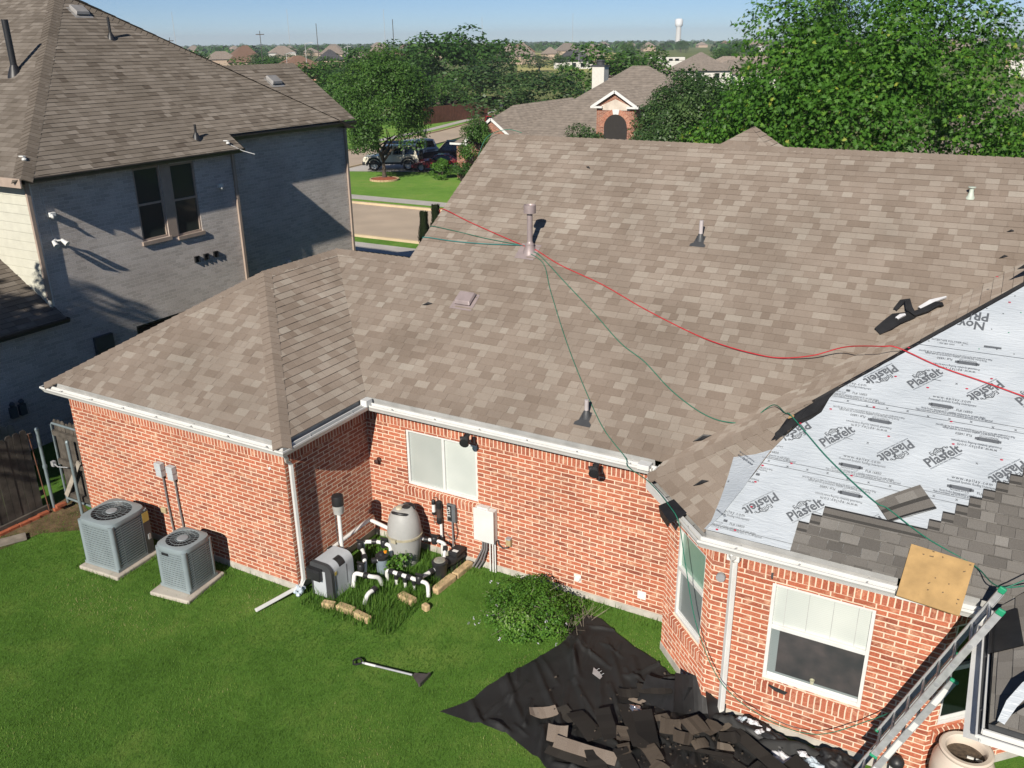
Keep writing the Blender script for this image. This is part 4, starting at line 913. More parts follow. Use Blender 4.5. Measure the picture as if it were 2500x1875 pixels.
b = MB(); b.tube([(-6.06, -.3, GZ), (-6.16, -.32, 1.55)], .012, 6); tag(part('rusty_rod', b, pbr('rust', (.16, .07, .04), .9)), 'thin rusty rod leaning upright against the dark fence', 'rod')
# bare soil strip at the fence
m = MB(); 
pts = [(-6.3, -2.6), (-5.75, -2.5), (-5.6, -1.5), (-5.5, -.9), (-5.0, -.5), (-4.5, -.25), (-4.4, 0), (-5.2, 0), (-6.0, .3), (-6.3, .3)]
m.face([(x, y, GZ + .009) for x, y in pts]); struct('bare_soil', m, grass_ground('fence_soil', [(.05, .05, .02), (.12, .085, .05), (.2, .14, .085), (.08, .1, .03)], 2.5, 9, 60))

# ================================================================== AIR CONDITIONERS
def condenser(cx, cy, S, h, rz, label, nsl, plate):
    t = thing('air_conditioner', (cx, cy, GZ), label, 'air conditioner', 'air conditioners against the brick wing'); Mx = Matrix.Translation((cx, cy, -.05)) @ Matrix.Rotation(R_(rz), 4, 'Z'); s = S / 2
    m = MB(); m.box((-s + .03, -s + .03, .02), (s - .03, s - .03, h - .06), Mx); part('coil', m, M_ACDARK, t)
    m = MB()
    for sx, sy in ((-1, -1), (1, -1), (1, 1), (-1, 1)):
        c0 = Vector((sx * (s - .05), sy * (s - .05), 0)); m.prism([(c0.x + .05 * math.cos(a), c0.y + .05 * math.sin(a)) for a in [2 * math.pi * i / 12 for i in range(12)]], 0, h - .05, Mx)
    m.box((-s, -s, 0), (s, s, .05), Mx)
    part('corner_posts', m, M_AC, t, smooth=True)
    m = MB()
    for k in range(nsl):
        z = .07 + (h - .16) * k / (nsl - 1)
        for a in range(4):
            Mr = Mx @ Matrix.Rotation(a * math.pi / 2, 4, 'Z'); n = 8
            for i in range(n):
                u0, u1 = -s + .05 + (S - .1) * i / n, -s + .05 + (S - .1) * (i + 1) / n; bow = lambda u: -s + .012 - .018 * (1 - (u / s) ** 2)
                for (dz0, o0), (dz1, o1) in (((.014, .0), (-.014, .004)), ((-.014, .004), (-.008, .03)), ((.014, .0), (.016, .03))):
                    m.face([Mr @ Vector((u0, bow(u0) + o0, z + dz0)), Mr @ Vector((u1, bow(u1) + o0, z + dz0)), Mr @ Vector((u1, bow(u1) + o1, z + dz1)), Mr @ Vector((u0, bow(u0) + o1, z + dz1))])
    # vertical wires between the louvres
    for a in range(4):
        Mr = Mx @ Matrix.Rotation(a * math.pi / 2, 4, 'Z')
        for u in (-.5, 0, .5): m.box((u * s - .004, -s + .0, .05), (u * s + .004, -s + .008, h - .06), Mr)
    part('louvres', m, M_AC, t)
    # top: rounded square with a round fan well
    m = MB(); no = 48; ri = s * .83
    def sq(a):
        c, sn = math.cos(a), math.sin(a); e = 5.; k = (abs(c) ** e + abs(sn) ** e) ** (-1 / e); return Vector((c * k * s * 1.02, sn * k * s * 1.02, 0))
    rings = []
    for rr, z in ((1.0, h - .075), (1.0, h - .03), (.985, h - .005), (.95, h)): rings.append([Mx @ (sq(2 * math.pi * i / no) * rr + Vector((0, 0, z))) for i in range(no)])
    for rr, z in ((ri * 1.03, h + .012), (ri, h + .012), (ri * .99, h + .0)): rings.append([Mx @ Vector((math.cos(2 * math.pi * i / no) * rr, math.sin(2 * math.pi * i / no) * rr, z)) for i in range(no)])
    for A, B in zip(rings[:-1], rings[1:]):
        for i in range(no): m.face((A[i], A[(i + 1) % no], B[(i + 1) % no], B[i]))
    part('top_cover', m, M_AC, t, smooth=True)
    m = MB(); m.lathe(Mx @ Vector((0, 0, h - .16)), [(ri * .99, .16), (ri * .9, .1), (ri * .8, .0), (.001, .001)], 36); part('fan_well', m, pbr('fan_well_shade', (.06, .068, .073), .5), t, smooth=True)  # casing colour darkened here to carry the shade inside the well
    m = MB()
    for i in range(4):
        Mr = Mx @ Matrix.Rotation(i * math.pi / 2 + .4, 4, 'Z'); m.face([Mr @ Vector(p) for p in ((.05, -.03, h - .12), (ri * .85, -.14, h - .13), (ri * .87, .06, h - .09), (.05, .05, h - .1))])
    part('fan_blades', m, pbr('fan_blade_metal', (.1, .085, .08), .4, metal=.4), t)
    m = MB(); nw = 22
    for i in range(nw):
        a = 2 * math.pi * i / nw; m.bar(Mx @ Vector((math.cos(a) * .06, math.sin(a) * .06, h + .006)), Mx @ Vector((math.cos(a + .1) * ri, math.sin(a + .1) * ri, h + .012)), .0032, .003)
    for rr in (.45, .75):
        m.tube([Mx @ Vector((math.cos(2 * math.pi * i / 32) * ri * rr, math.sin(2 * math.pi * i / 32) * ri * rr, h + .006)) for i in range(33)], .0028, 5, cap=False)
    part('fan_grille', m, M_AC, t)
    m = MB(); m.lathe(Mx @ Vector((0, 0, h + .006)), [(.095, 0), (.09, .012), (.001, .016)], 24); part('fan_hub', m, pbr('fan_cap_grey', (.27, .3, .32), .5), t, smooth=True)
    if plate:
        m = MB(); m.box((s - .005, s - .16, .02), (s + .014, s - .01, h - .07), Mx); part('service_panel', m, M_DGREY, t)
        m = MB(); m.box((s + .014, s - .15, h - .27), (s + .017, s - .02, h - .09), Mx); part('yellow_label', m, pbr('yellow_sticker', (.55, .42, .1), .6), t)
        m = MB(); m.box((s + .014, s - .1, .28), (s + .03, s - .05, .38), Mx); part('valve_cover', m, M_ALU, t)
    else:
        m = MB(); m.box((-s * .5, -s - .012, h - .16), (-s * .05, -s - .006, h - .115), Mx); part('name_plate', m, M_ACDARK, t)
    return t
condenser(-3.42, -.76, .80, .90, 4, 'larger blue-grey air conditioner with a yellow sticker, nearer the fence', 17, True)
condenser(-1.77, -.70, .64, .80, 4, 'smaller blue-grey air conditioner, nearer the white downspout', 16, False)
for (cx, cy, sx, sy, rz, lb) in ((-3.40, -.80, .92, .94, 4, 'concrete pad under the larger air conditioner by the fence'), (-1.77, -.74, .80, .92, 8, 'concrete pad under the smaller air conditioner by the downspout')):
    m = MB(); m.box((-sx / 2, -sy / 2, -.1), (sx / 2, sy / 2, 0), Matrix.Translation((cx, cy, -.058)) @ Matrix.Rotation(R_(rz), 4, 'Z')); o = part('concrete_pad', m, M_CONC, bevel=.025, seg=3); tag(o, lb, 'concrete pad', 'pads under the air conditioners')
for x, z0, lb in ((-2.91, .2, 'pale grey electrical switch box on the brick wing, left of the pair'), (-2.62, .25, 'pale grey electrical switch box on the brick wing, right of the pair')):
    t = thing('switch_box', (x, 0, 1.45), lb, 'electrical box', 'switch boxes above the air conditioners'); m = MB(); m.box((x - .07, -.1, 1.33), (x + .07, 0, 1.58)); part('body', m, pbr('pale_grey_paint', (.5, .53, .55), .5, var=.08), t, bevel=.008)
    m = MB(); m.box((x - .078, -.108, 1.46), (x + .078, -.01, 1.59)); part('cover', m, pbr('pale_grey_paint', (.5, .53, .55), .5), t, bevel=.008)
    m = MB(); x2 = x + .015; m.tube([(x2, -.03, 1.34), (x2 + .01, -.03, .8), (x2 + .05, -.035, .2)], .016, 8); part('conduit', m, M_DGREY if 0 else pbr('grey_conduit', (.2, .19, .19), .6), t, smooth=True)
m = MB(); m.box((-3.1, -.05, .55), (-2.97, 0, .66)); tag(part('wall_sealant', m, pbr('sealing_putty', (.42, .34, .2), .9, bump=.3), bevel=.02), 'lump of tan sealant on the brick above the larger air conditioner', 'sealant')
m = MB(); m.lathe((-.32, 0, 2.07), [(.028, 0), (.022, .02), (.0, .03)], 10, Matrix.Rotation(R_(90), 4, 'X')); tag(part('wall_button', m, M_WHITE), 'tiny white cap on the brick wing near the downspout', 'cap')

# ================================================================== POOL EQUIPMENT
def elbow(a, b, c, r=.06, n=5):
    a, b, c = Vector(a), Vector(b), Vector(c); p = b + (a - b).normalized() * r; q = b + (c - b).normalized() * r
    return [p.lerp(b, t).lerp(b.lerp(q, t), t) for t in [i / n for i in range(n + 1)]]
def piping(pts, r, bend=.06):
    P = [Vector(p) for p in pts]; out = [P[0]]
    for i in range(1, len(P) - 1): out += elbow(P[i - 1], P[i], P[i + 1], bend)
    return out + [P[-1]]
# filter
FX, FY = 1.03, 1.60
t = thing('pool_filter', (FX, FY, GZ), 'large pale grey egg-shaped pool filter tank against the brick wall', 'pool filter')
m = MB(); m.lathe((FX, FY, 0), [(.22, GZ), (.235, GZ + .05), (.285, .3), (.295, .42)], 32); part('lower_tank', m, M_FILTER, t, smooth=True)
m = MB(); m.lathe((FX, FY, 0), [(.295, .46), (.292, .54), (.278, .66), (.248, .78), (.2, .87), (.16, .91), (.12, .92), (.001, .925)], 32); part('upper_tank', m, M_FILTER, t, smooth=True)
m = MB(); m.lathe((FX, FY, 0), [(.296, .415), (.312, .42), (.312, .455), (.296, .46)], 32); m.box((FX - .05, FY - .34, .40), (FX + .05, FY - .3, .47)); part('clamp_band', m, pbr('tan_band', (.42, .38, .27), .6, var=.2), t)
m = MB(); 
for a0, rr in ((-2.2, .2), (.6, .19)): m.tube([(FX + math.cos(a0 + i * .18) * rr, FY + math.sin(a0 + i * .18) * rr, .89 + .025 * math.sin(i / 9 * math.pi)) for i in range(10)], [.015] + [.026] * 8 + [.015], 8)
m.lathe((FX + .03, FY + .05, .915), [(.07, 0), (.065, .03), (.03, .04), (.001, .042)], 14); part('handle', m, M_BLACK, t, smooth=True)
m = MB(); m.lathe((FX - .05, FY - .05, .92), [(.06, 0), (.05, .03), (.001, .04)], 12); part('pressure_valve', m, pbr('ivory_plastic', (.55, .5, .38), .5), t, smooth=True)
# heater
t = thing('pool_heater', (.46, .36, GZ), 'pale grey pool heater box with black front edge at the wing corner', 'pool heater')
hx0, hx1, hy0, hy1, hz0, hz1 = .26, .68, .06, .62, GZ, .50
def hprof(x0, x1, z0, z1, r):
    pr = [(x0, z0), (x1, z0)]
    for i in range(7): a = i / 6 * math.pi / 2; pr.append((x1 - r + r * math.cos(a), z1 - r + r * math.sin(a)))
    for i in range(4): a = math.pi / 2 + i / 3 * math.pi / 2; pr.append((x0 + .04 + .04 * math.cos(a), z1 - .04 + .04 * math.sin(a)))
    return pr
def ext_y(mb, prof, y0, y1):
    a = [Vector((x, y0, z)) for x, z in prof]; b = [Vector((x, y1, z)) for x, z in prof]; mb.face(a); mb.face(b[::-1]); n = len(prof)
    for i in range(n): mb.face((a[(i + 1) % n], a[i], b[i], b[(i + 1) % n]))
m = MB(); ext_y(m, hprof(hx0, hx1, hz0, hz1, .14), hy0 + .06, hy1); part('casing', m, M_HEATER, t, smooth=True)
m = MB(); ext_y(m, hprof(hx0 - .008, hx1 + .008, hz0, hz1 + .008, .145), hy0, hy0 + .065); part('front_trim', m, M_DGREY, t, smooth=True)
m = MB(); m.box((hx0 + .04, hy0 - .008, hz0 + .02), (hx1 - .12, hy0 + .01, hz1 - .12)); part('front_panel', m, M_HEATER, t)
m = MB(); m.box((hx0 - .03, hy0 - .09, .22), (hx0 + .25, hy0 + .01, .42)); m.box((hx0, hy0 - .1, .37), (hx0 + .22, hy0 - .08, .4)); part('control_box', m, M_BLACK, t, bevel=.012)
m = MB()
for k in range(5): a0 = .25 + k * .27; a1 = a0 + .27; rr = .142; cx, cz = hx1 - .14, hz1 - .14; m.face([(cx + rr * math.cos(a), y, cz + rr * math.sin(a)) for a, y in ((a0, .28), (a0, .43), (a1, .43), (a1, .28))][::-1])
part('vent_grip', m, M_BLACK, t)
m = MB(); m.box((hx1, .16, .0), (hx1 + .004, .175, .34)); m.box((hx1, .44, .0), (hx1 + .003, .45, .36)); part('panel_seam', m, M_DGREY, t)
m = MB(); m.box((hx1 - .002, .15, .30), (hx1 + .006, .2, .36)); part('warning_label', m, pbr('yellow_sticker', (.55, .42, .1), .6), t)
# blower on its stem
t = thing('air_blower', (.3, .80, GZ), 'black-capped grey air blower on a tall white pipe behind the pool heater', 'blower')
m = MB(); m.tube([(.3, .80, GZ), (.3, .80, 1.03)], .034, 14); part('stem', m, M_PVC, t, smooth=True)
m = MB(); m.lathe((.3, .80, 0), [(.04, 1.02), (.085, 1.035), (.088, 1.1), (.095, 1.12), (.095, 1.2)], 24); m.box((.19, .78, 1.1), (.23, .82, 1.18)); part('housing', m, M_FILTER, t, smooth=True)
m = MB(); m.lathe((.3, .80, 0), [(.1, 1.19), (.1, 1.33), (.092, 1.36), (.06, 1.372), (.001, 1.375)], 24); part('cap', m, M_BLACK, t, smooth=True)
m = MB(); m.tube([(.24, .8, 1.1), (.235, .78, .9), (.25, .77, .5), (.33, .76, .3), (.38, .8, .1)], .008, 6); part('power_cord', m, M_DGREY, t)
# pump
t = thing('pool_pump', (1.86, 1.5, GZ), 'black pool pump with a round clear strainer lid beside the limestone edging', 'pool pump')
m = MB(); m.lathe((1.86, 1.42, 0), [(.1, GZ), (.12, .0), (.125, .16), (.135, .18), (.135, .22), (.105, .235)], 22); part('strainer_pot', m, M_BLACK, t, smooth=True)
m = MB(); m.lathe((1.86, 1.42, .235), [(.1, 0), (.09, .012), (.001, .018)], 22); part('strainer_lid', m, pbr('clear_lid', (.28, .28, .24), .12, coat=.6), t, smooth=True)
m = MB(); m.tube([(1.87, 1.52, .08), (1.88, 1.66, .09), (1.90, 1.68, .09), (1.93, 1.98, .09)], [.07, .1, .095, .09], 16); m.box((1.82, 1.6, GZ), (2.0, 1.95, .0)); part('motor', m, M_BLACK, t, smooth=True)
m = MB(); m.box((1.84, 1.7, .17), (2.02, 1.97, .25)); part('drive_box', m, M_BLACK, t, bevel=.015)
m = MB(); m.box((1.9, 1.74, .25), (2.0, 1.8, .254)); part('rating_label', m, M_PVC, t)
# pipework
def pipe_run(label, pts, r=.033, unions=(), valves=(), bend=.07, name='pool_pipe', grp='white pool pipes'):
    t = thing(name, pts[0], label, 'pipe', grp); m = MB(); m.tube(piping(pts, r, bend), r, 12); part('pipe', m, M_PVC, t, smooth=True)
    for p, d in unions: m = MB(); d = Vector(d).normalized(); p = Vector(p); m.tube([p - d * .045, p - d * .04, p + d * .04, p + d * .045], [r * 1.1, r * 1.45, r * 1.45, r * 1.1], 10); part('union', m, M_BLACK, t, smooth=True)
    for p, d in valves:
        m = MB(); p = Vector(p); m.lathe(p, [(.055, -.06), (.06, -.02), (.06, .05), (.045, .07), (.001, .075)], 14); m.bar(p + Vector((-.07, 0, .09)), p + Vector((.07, .02, .09)), .03, .025); part('valve', m, M_BLACK, t, smooth=True)
    return t
pipe_run('long white pipe along the shaded wing wall, running to the filter tank', [(.13, .62, .0), (.13, .62, .33), (.13, 1.78, .36), (.76, 1.66, .36)], .036, [((.68, 1.68, .36), (1, -.19, 0)), ((.13, .7, .335), (0, 1, 0))], [((.74, 1.68, .35), 0)])
pipe_run('white pipe with four black unions, running level in front of the filter', [(1.12, .93, -.1), (1.12, .93, .1), (1.95, .93, .1), (2.0, .86, -.1)], .034, [((1.22, .93, .1), (1, 0, 0)), ((1.40, .93, .1), (1, 0, 0)), ((1.58, .93, .1), (1, 0, 0))], [((1.78, .93, .12), 0)])
for i, (x, l) in enumerate(((1.31, 'left'), (1.49, 'middle'), (1.67, 'right'))):
    pipe_run('short white riser stub under the level pipe, %s of the three' % l, [(x, .93, -.11), (x, .93, .08)], .028, [((x, .93, .03), (0, 0, 1))], name='pipe_riser', grp='risers under the level pool pipe')
pipe_run('white suction pipe slanting from the level pipe up to the pump', [(1.74, .97, .1), (1.82, 1.31, .1)], .036, [((1.80, 1.24, .1), (.23, 1, 0))])
pipe_run('short white pipe joining the filter tank and the pump', [(1.29, 1.74, .32), (1.6, 1.84, .3), (1.74, 1.80, .3), (1.85, 1.56, .16)], .03, [((1.36, 1.765, .31), (1, .3, 0)), ((1.78, 1.72, .27), (.5, -1, -.4))], [((1.5, 1.81, .31), 0)])
pipe_run('white arched pipe between the two black valves behind the heater', [(.43, 1.16, -.05), (.43, 1.2, .30), (.68, 1.33, .30), (.90, 1.36, .27), (.92, 1.30, .05)], .034, [((.60, 1.29, .3), (1, .5, 0))], [((.42, 1.13, .26), 0), ((.76, 1.35, .28), 0)])
pipe_run('white pipe curving down beside the heater into the weeds', [(.5, 1.08, .22), (.62, .98, .2), (.72, .86, .1), (.76, .78, -.08)], .036, [((.64, .96, .18), (1, -1, -.5))])
pipe_run('white bent pipe with a black union in front of the grey feeder', [(.74, .50, -.1), (.74, .56, .14), (1.05, .60, .14), (1.12, .72, .08), (1.12, .78, -.1)], .036, [((.96, .59, .14), (1, .1, 0))], [((.80, .66, .2), 0)])
pipe_run('lowest short white pipe elbow lying in the long grass', [(1.24, .40, .06), (1.22, .28, .06), (1.2, .2, -.1)], .036, [((1.24, .42, .06), (0, 1, 0))])
pipe_run('white upright pipe under the dark cylinder on the brick wall', [(1.52, D - .06, .56), (1.54, D - .08, -.1)], .026, [((1.53, D - .07, .25), (0, 0, 1))])
pipe_run('white pipe crossing above the valve behind the chlorine feeder', [(.84, .92, .2), (.95, 1.02, .22), (1.0, 1.06, .1)], .034, [((.86, .94, .2), (1, 1, 0))])
t = thing('chlorine_feeder', (.93, 1.06, GZ), 'slate-blue chlorine feeder cylinder with a black cap and orange knob', 'chlorine feeder')
m = MB(); m.lathe((.93, 1.06, 0), [(.09, GZ), (.1, .0), (.1, .2)], 20); part('cylinder', m, pbr('slate_blue_plastic', (.22, .27, .31), .45), t, smooth=True)
m = MB(); m.lathe((.93, 1.06, .2), [(.105, 0), (.11, .02), (.11, .06), (.06, .08), (.05, .12), (.001, .125)], 18); part('cap', m, M_BLACK, t, smooth=True)
m = MB(); m.lathe((.98, 1.1, .3), [(.03, 0), (.03, .03), (.001, .035)], 12); part('knob', m, pbr('orange_plastic', (.8, .3, .02), .4), t, smooth=True)
# wall boxes
yb = D
t = thing('control_box', (2.4, yb, .8), 'big white electrical control box on the sunlit brick wall', 'electrical box')
m = MB(); m.box((2.25, yb - .14, .50), (2.62, yb, 1.09)); part('cabinet', m, M_WHITE, t, bevel=.01)
m = MB(); m.box((2.24, yb - .155, .49), (2.63, yb - .135, 1.10)); part('door', m, M_WHITE, t, bevel=.008)
m = MB(); m.box((2.3, yb - .11, 1.09), (2.5, yb - .01, 1.115)); part('top_flange', m, M_WHITE, t)
for i, x in enumerate((2.37, 2.41, 2.45)):
    m = MB(); m.tube([(x, yb - .07, .5), (x - .01, yb - .07, .3), (x - .12 + .02 * i, yb - .09, .05), (x - .2 + .02 * i, yb - .1, -.1)], .016, 8); part('conduit', m, pbr('grey_conduit', (.2, .19, .19), .6), t, smooth=True)
for x in (2.50, 2.555, 2.6):
    m = MB(); m.tube([(x, yb - .06, .5), (x, yb - .06, -.11)], .013, 8); part('white_conduit', m, M_PVC, t, smooth=True)
m = MB(); m.tube([(2.64, yb - .03, .52), (2.66, yb - .04, .44), (2.74, yb - .045, .4), (2.84, yb - .04, .44), (2.86, yb - .03, .5)], .012, 7); part('flex_conduit', m, M_DGREY, t, smooth=True)
t = thing('socket_box', (2.86, yb, .55), 'small tan weatherproof socket box right of the white control box', 'socket box'); m = MB(); m.box((2.81, yb - .07, .48), (2.90, yb, .60)); part('body', m, pbr('tan_box', (.42, .32, .17), .6), t, bevel=.006); m = MB(); m.box((2.815, yb - .08, .60), (2.9, yb, .63)); part('cover', m, M_ALU, t)
t = thing('pump_controller', (1.73, yb, .8), 'slim dark grey pool controller with a lettered black face on the brick wall', 'controller')
m = MB(); m.box((1.66, yb - .08, .64), (1.83, yb, .98)); part('body', m, M_DGREY if 0 else pbr('mid_grey_plastic', (.13, .14, .15), .5), t, bevel=.01)
m = MB(); m.box((1.685, yb - .084, .67), (1.76, yb - .078, .96)); part('face', m, M_BLACK, t)
vs, fs, w = glyphs('eLITE', .01); m = MB(); sc = .19 / w
for f in fs: m.face([(1.735 - vs[i][1] * sc, yb - .0865, .93 - vs[i][0] * sc) for i in f])
part('lettering', m, M_PVC, t)
m = MB(); m.tube([(1.74, yb - .04, .64), (1.75, yb - .05, .4), (1.78, yb - .1, .1), (1.8, yb - .2, -.02)], .014, 8); part('conduit', m, pbr('grey_conduit', (.2, .19, .19), .6), t, smooth=True)
m = MB(); m.tube([(1.81, yb - .04, .64), (1.84, yb - .03, .45), (1.80, yb - .03, .3), (1.7, yb - .05, .28), (1.58, yb - .06, .4)], .006, 6); part('cable', m, M_BLACK, t)
t = thing('ozone_cylinder', (1.50, yb - .06, .7), 'black upright cylinder with copper bands on the brick wall', 'cylinder')
m = MB(); m.lathe((1.50, yb - .07, 0), [(.04, .55), (.055, .57), (.055, .66), (.05, .665), (.05, .86), (.055, .865), (.058, .97), (.03, .99), (.001, .995)], 18); part('body', m, M_BLACK, t, smooth=True)
m = MB(); m.lathe((1.50, yb - .07, 0), [(.0515, .68), (.0515, .85)], 18); part('sleeve', m, pbr('copper_brown', (.07, .05, .045), .4), t, smooth=True)
m = MB(); m.tube([(1.47, yb - .05, .99), (1.44, yb - .04, 1.03), (1.37, yb - .04, 1.0)], .006, 6); part('cable', m, M_BLACK, t)
t = thing('water_filter', (1.37, yb - .05, .8), 'small white-labelled filter cartridge beside the black cylinder', 'cartridge'); m = MB(); m.lathe((1.37, yb - .045, 0), [(.03, .68), (.036, .69), (.036, .73), (.034, .735)], 14); m.lathe((1.37, yb - .045, 0), [(.034, .88), (.036, .885), (.036, .95), (.02, .97), (.001, .972)], 14); part('ends', m, M_BLACK, t, smooth=True)
m = MB(); m.lathe((1.37, yb - .045, 0), [(.034, .73), (.034, .885)], 14); part('label', m, M_PVC, t, smooth=True)
m = MB(); m.tube([(1.37, yb - .045, .69), (1.365, yb - .04, .5)], .006, 6); part('tube', m, M_BLACK, t)
t = thing('wall_flap', (4.11, D, .23), 'round white vent flap low on the brick wall', 'vent'); m = MB(); m.lathe((4.11, D, .23), [(.06, 0), (.06, .03), (.045, .05), (.001, .055)], 18, Matrix.Rotation(R_(90), 4, 'X')); part('flap', m, M_PVC, t, smooth=True); m = MB(); m.box((4.05, D - .02, .16), (4.17, D, .29)); part('plate', m, M_PVC, t)
t = thing('access_cover', (5.21, D, .26), 'square white access cover low on the brick wall near the bay', 'cover'); m = MB(); m.box((5.14, D - .02, .19), (5.28, D, .33)); part('plate', m, M_PVC, t, bevel=.004); m = MB(); m.box((5.16, D - .03, .21), (5.26, D - .018, .31)); part('lid', m, M_PVC, t, bevel=.004)
def soffit_light(x, y, label):
    t = thing('eave_light', (x, y, 2.46), label, 'floodlight', 'black floodlights under the main eave'); m = MB(); m.lathe((x, y, 2.44), [(.05, .05), (.05, .03), (.02, .02), (.02, .0)], 12); part('mount', m, M_BLACK, t, smooth=True)
    m = MB(); m.tube([(x, y, 2.44), (x + .02, y - .1, 2.41), (x + .03, y - .14, 2.40)], [.04, .075, .08], 14); m.tube([(x, y, 2.44), (x - .09, y - .05, 2.41)], [.03, .05], 12); part('lamp_head', m, M_BLACK, t, smooth=True)
soffit_light(2.26, D - .30, 'black floodlight under the main eave, above the two-pane window'); soffit_light(4.5, D - .30, 'black floodlight under the main eave, near the bay corner')
t = thing('wall_lamp', (.22, D, 1.45), 'small brown round lamp on the brick wall near the inner corner', 'lamp'); m = MB(); m.lathe((.22, D, 1.45), [(.05, 0), (.05, .02), (.02, .03), (.02, .08), (.045, .1), (.001, .12)], 14, Matrix.Rotation(R_(90), 4, 'X')); part('head', m, pbr('brown_metal', (.06, .03, .025), .5), t, smooth=True)
t = thing('junction_cover', (6.79, Y5, 2.0), 'round grey junction cover on the bay wall beside the white downspout', 'cover'); m = MB(); m.lathe((6.79, Y5, 2.0), [(.06, 0), (.06, .045), (.055, .055), (.001, .056)], 22, Matrix.Rotation(R_(90), 4, 'X')); part('disc', m, pbr('grey_cover', (.3, .31, .32), .6), t, smooth=True); m = MB(); m.tube([(6.82, Y5 - .01, 2.06), (6.85, Y5 - .02, 2.0)], .006, 5); part('wire', m, M_BLACK, t)
m = MB(); m.tube([(7.41, Y5 - .005, 2.17), (7.41, Y5 - .03, 2.2), (7.41, Y5 - .01, 2.25)], .014, 7); tag(part('wall_hook', m, M_DGREY), 'small dark hook on the brick above the wide rear window', 'hook')
t = thing('hose_bib', (.12, .0, .02), 'pale blue plastic bundle at the foot of the wing downspout', 'bundle'); m = MB()
for i in range(14): p = Vector((.1 + rnd.uniform(-.08, .08), -.07 + rnd.uniform(-.07, .07), -.03 + rnd.uniform(-.05, .06))); m.lathe(p, [(.001, -.035), (.04, -.01), (.035, .02), (.001, .035)], 6, Matrix.Rotation(rnd.random() * 3, 4, 'X'))
part('sheeting', m, pbr('pale_blue_plastic', (.5, .58, .65), .3), t)
# limestone edging
STL = ['tan edging stone at the front left corner of the equipment bed', 'tan edging stone in the front row, half under long grass', 'tan edging stone in the front row, furthest to the right', 'tan edging stone lying alone in the long grass', 'smaller tan edging stone beside the lone one', 'long limestone block at the right side of the equipment bed, nearer the lawn', 'long limestone block at the right side of the equipment bed, nearer the wall']
for i, (a, b, w) in enumerate((((.62, -.13), (.84, -.08), .12), ((.88, -.06), (1.2, -.06), .14), ((1.23, -.08), (1.56, -.12), .12), ((1.58, .66), (1.9, .6), .15), ((2.08, .6), (2.2, .56), .1), ((2.02, 1.0), (2.06, 1.52), .15), ((2.07, 1.54), (2.1, 2.0), .14))):
    m = MB(); A = Vector((*a, GZ + .03)); B = Vector((*b, GZ + .03)); m.bar(A, B, w, .14); o = part('edging_stone', m, M_LIME, bevel=.025, seg=3); tag(o, STL[i], 'stone', 'limestone edging of the equipment bed')

# ================================================================== THINGS ON THE LAWN
t = thing('scraper_shovel', (2.5, -.9, GZ), 'grey-handled roofing scraper shovel with a black D-grip lying on the lawn', 'shovel')
A = Vector((2.1, -.99, GZ + .06)); B = Vector((2.9, -.87, GZ + .07))
m = MB(); m.tube([A, B], .016, 10); part('handle', m, M_ALUGREY, t, smooth=True)
m = MB(); d = (B - A).normalized(); n = Vector((-d.y, d.x, 0)); c = A - d * .09
m.tube([A, c + n * .065 + d * .03, c + n * .07 - d * .02, c - d * .06, c - n * .07 - d * .02, c - n * .065 + d * .03, A], .014, 8); part('grip', m, M_BLACK, t, smooth=True)
m = MB(); e = B + d * .02; m.face([e + n * .03 + Vector((0, 0, .02)), e - n * .03 + Vector((0, 0, .02)), e + d * .15 - n * .13 - Vector((0, 0, .03)), e + d * .19 + n * .13 - Vector((0, 0, .03))]); m.face([e + n * .03, e + d * .19 + n * .13 - Vector((0, 0, .045)), e + d * .15 - n * .13 - Vector((0, 0, .045)), e - n * .03])
m.bar(e + d * .15 - n * .13 - Vector((0, 0, .03)), e + d * .19 + n * .13 - Vector((0, 0, .03)), .03, .06); part('blade', m, pbr('worn_dark_steel', (.1, .09, .085), .5, metal=.4, var=.4), t)
m = MB(); m.tube([A + d * .05, A + d * .22], .018, 10); part('sticker', m, M_WHITE, t, smooth=True)

# tarpaulin with folds
TP = [(3.62, -1.26), (3.88, -.87), (3.93, -.52), (4.13, -.05), (4.31, .44), (4.43, .79), (4.45, 1.34), (4.47, 1.66), (4.71, 1.65), (5.01, 1.46), (5.39, 1.26), (5.78, 1.13), (6.09, .93), (6.28, .98), (6.42, .86), (6.55, .62), (6.85, .42), (7.1, .40), (7.3, .44), (7.62, .40), (7.93, .34), (8.21, .44), (8.45, .38), (8.75, .2), (8.7, -.8), (8.0, -2.3), (6.3, -2.6), (5.6, -1.9), (5.36, -1.46), (5.0, -1.32), (4.66, -1.2), (4.32, -1.2), (4.12, -1.22)]
fr = random.Random(5)
FOLDS = [((3.9, -.9), (4.2, -1.2), .035, .05), ((4.05, -.3), (4.75, -.95), .03, .045), ((4.3, .2), (5.2, -.75), .03, .04), ((4.5, .8), (5.0, .25), .035, .05), ((4.6, 1.3), (4.72, .6), .05, .06), ((5.0, 1.2), (5.6, .35), .028, .045), ((5.5, 1.0), (5.9, .3), .03, .05), ((4.9, .1), (5.3, -1.3), .022, .04), ((4.4, -.2), (4.35, -.9), .02, .03), ((5.2, .5), (5.6, -.4), .022, .035), ((6.0, .7), (6.3, .9), .05, .05), ((5.0, -.9), (5.2, -1.4), .05, .06), ((4.3, -1.1), (4.6, -1.15), .05, .04), ((6.9, .3), (7.4, .3), .1, .07), ((7.6, .2), (8.4, .3), .11, .08), ((5.9, .0), (7.4, -.2), .05, .22), ((6.3, -.9), (8, -.9), .09, .4)]
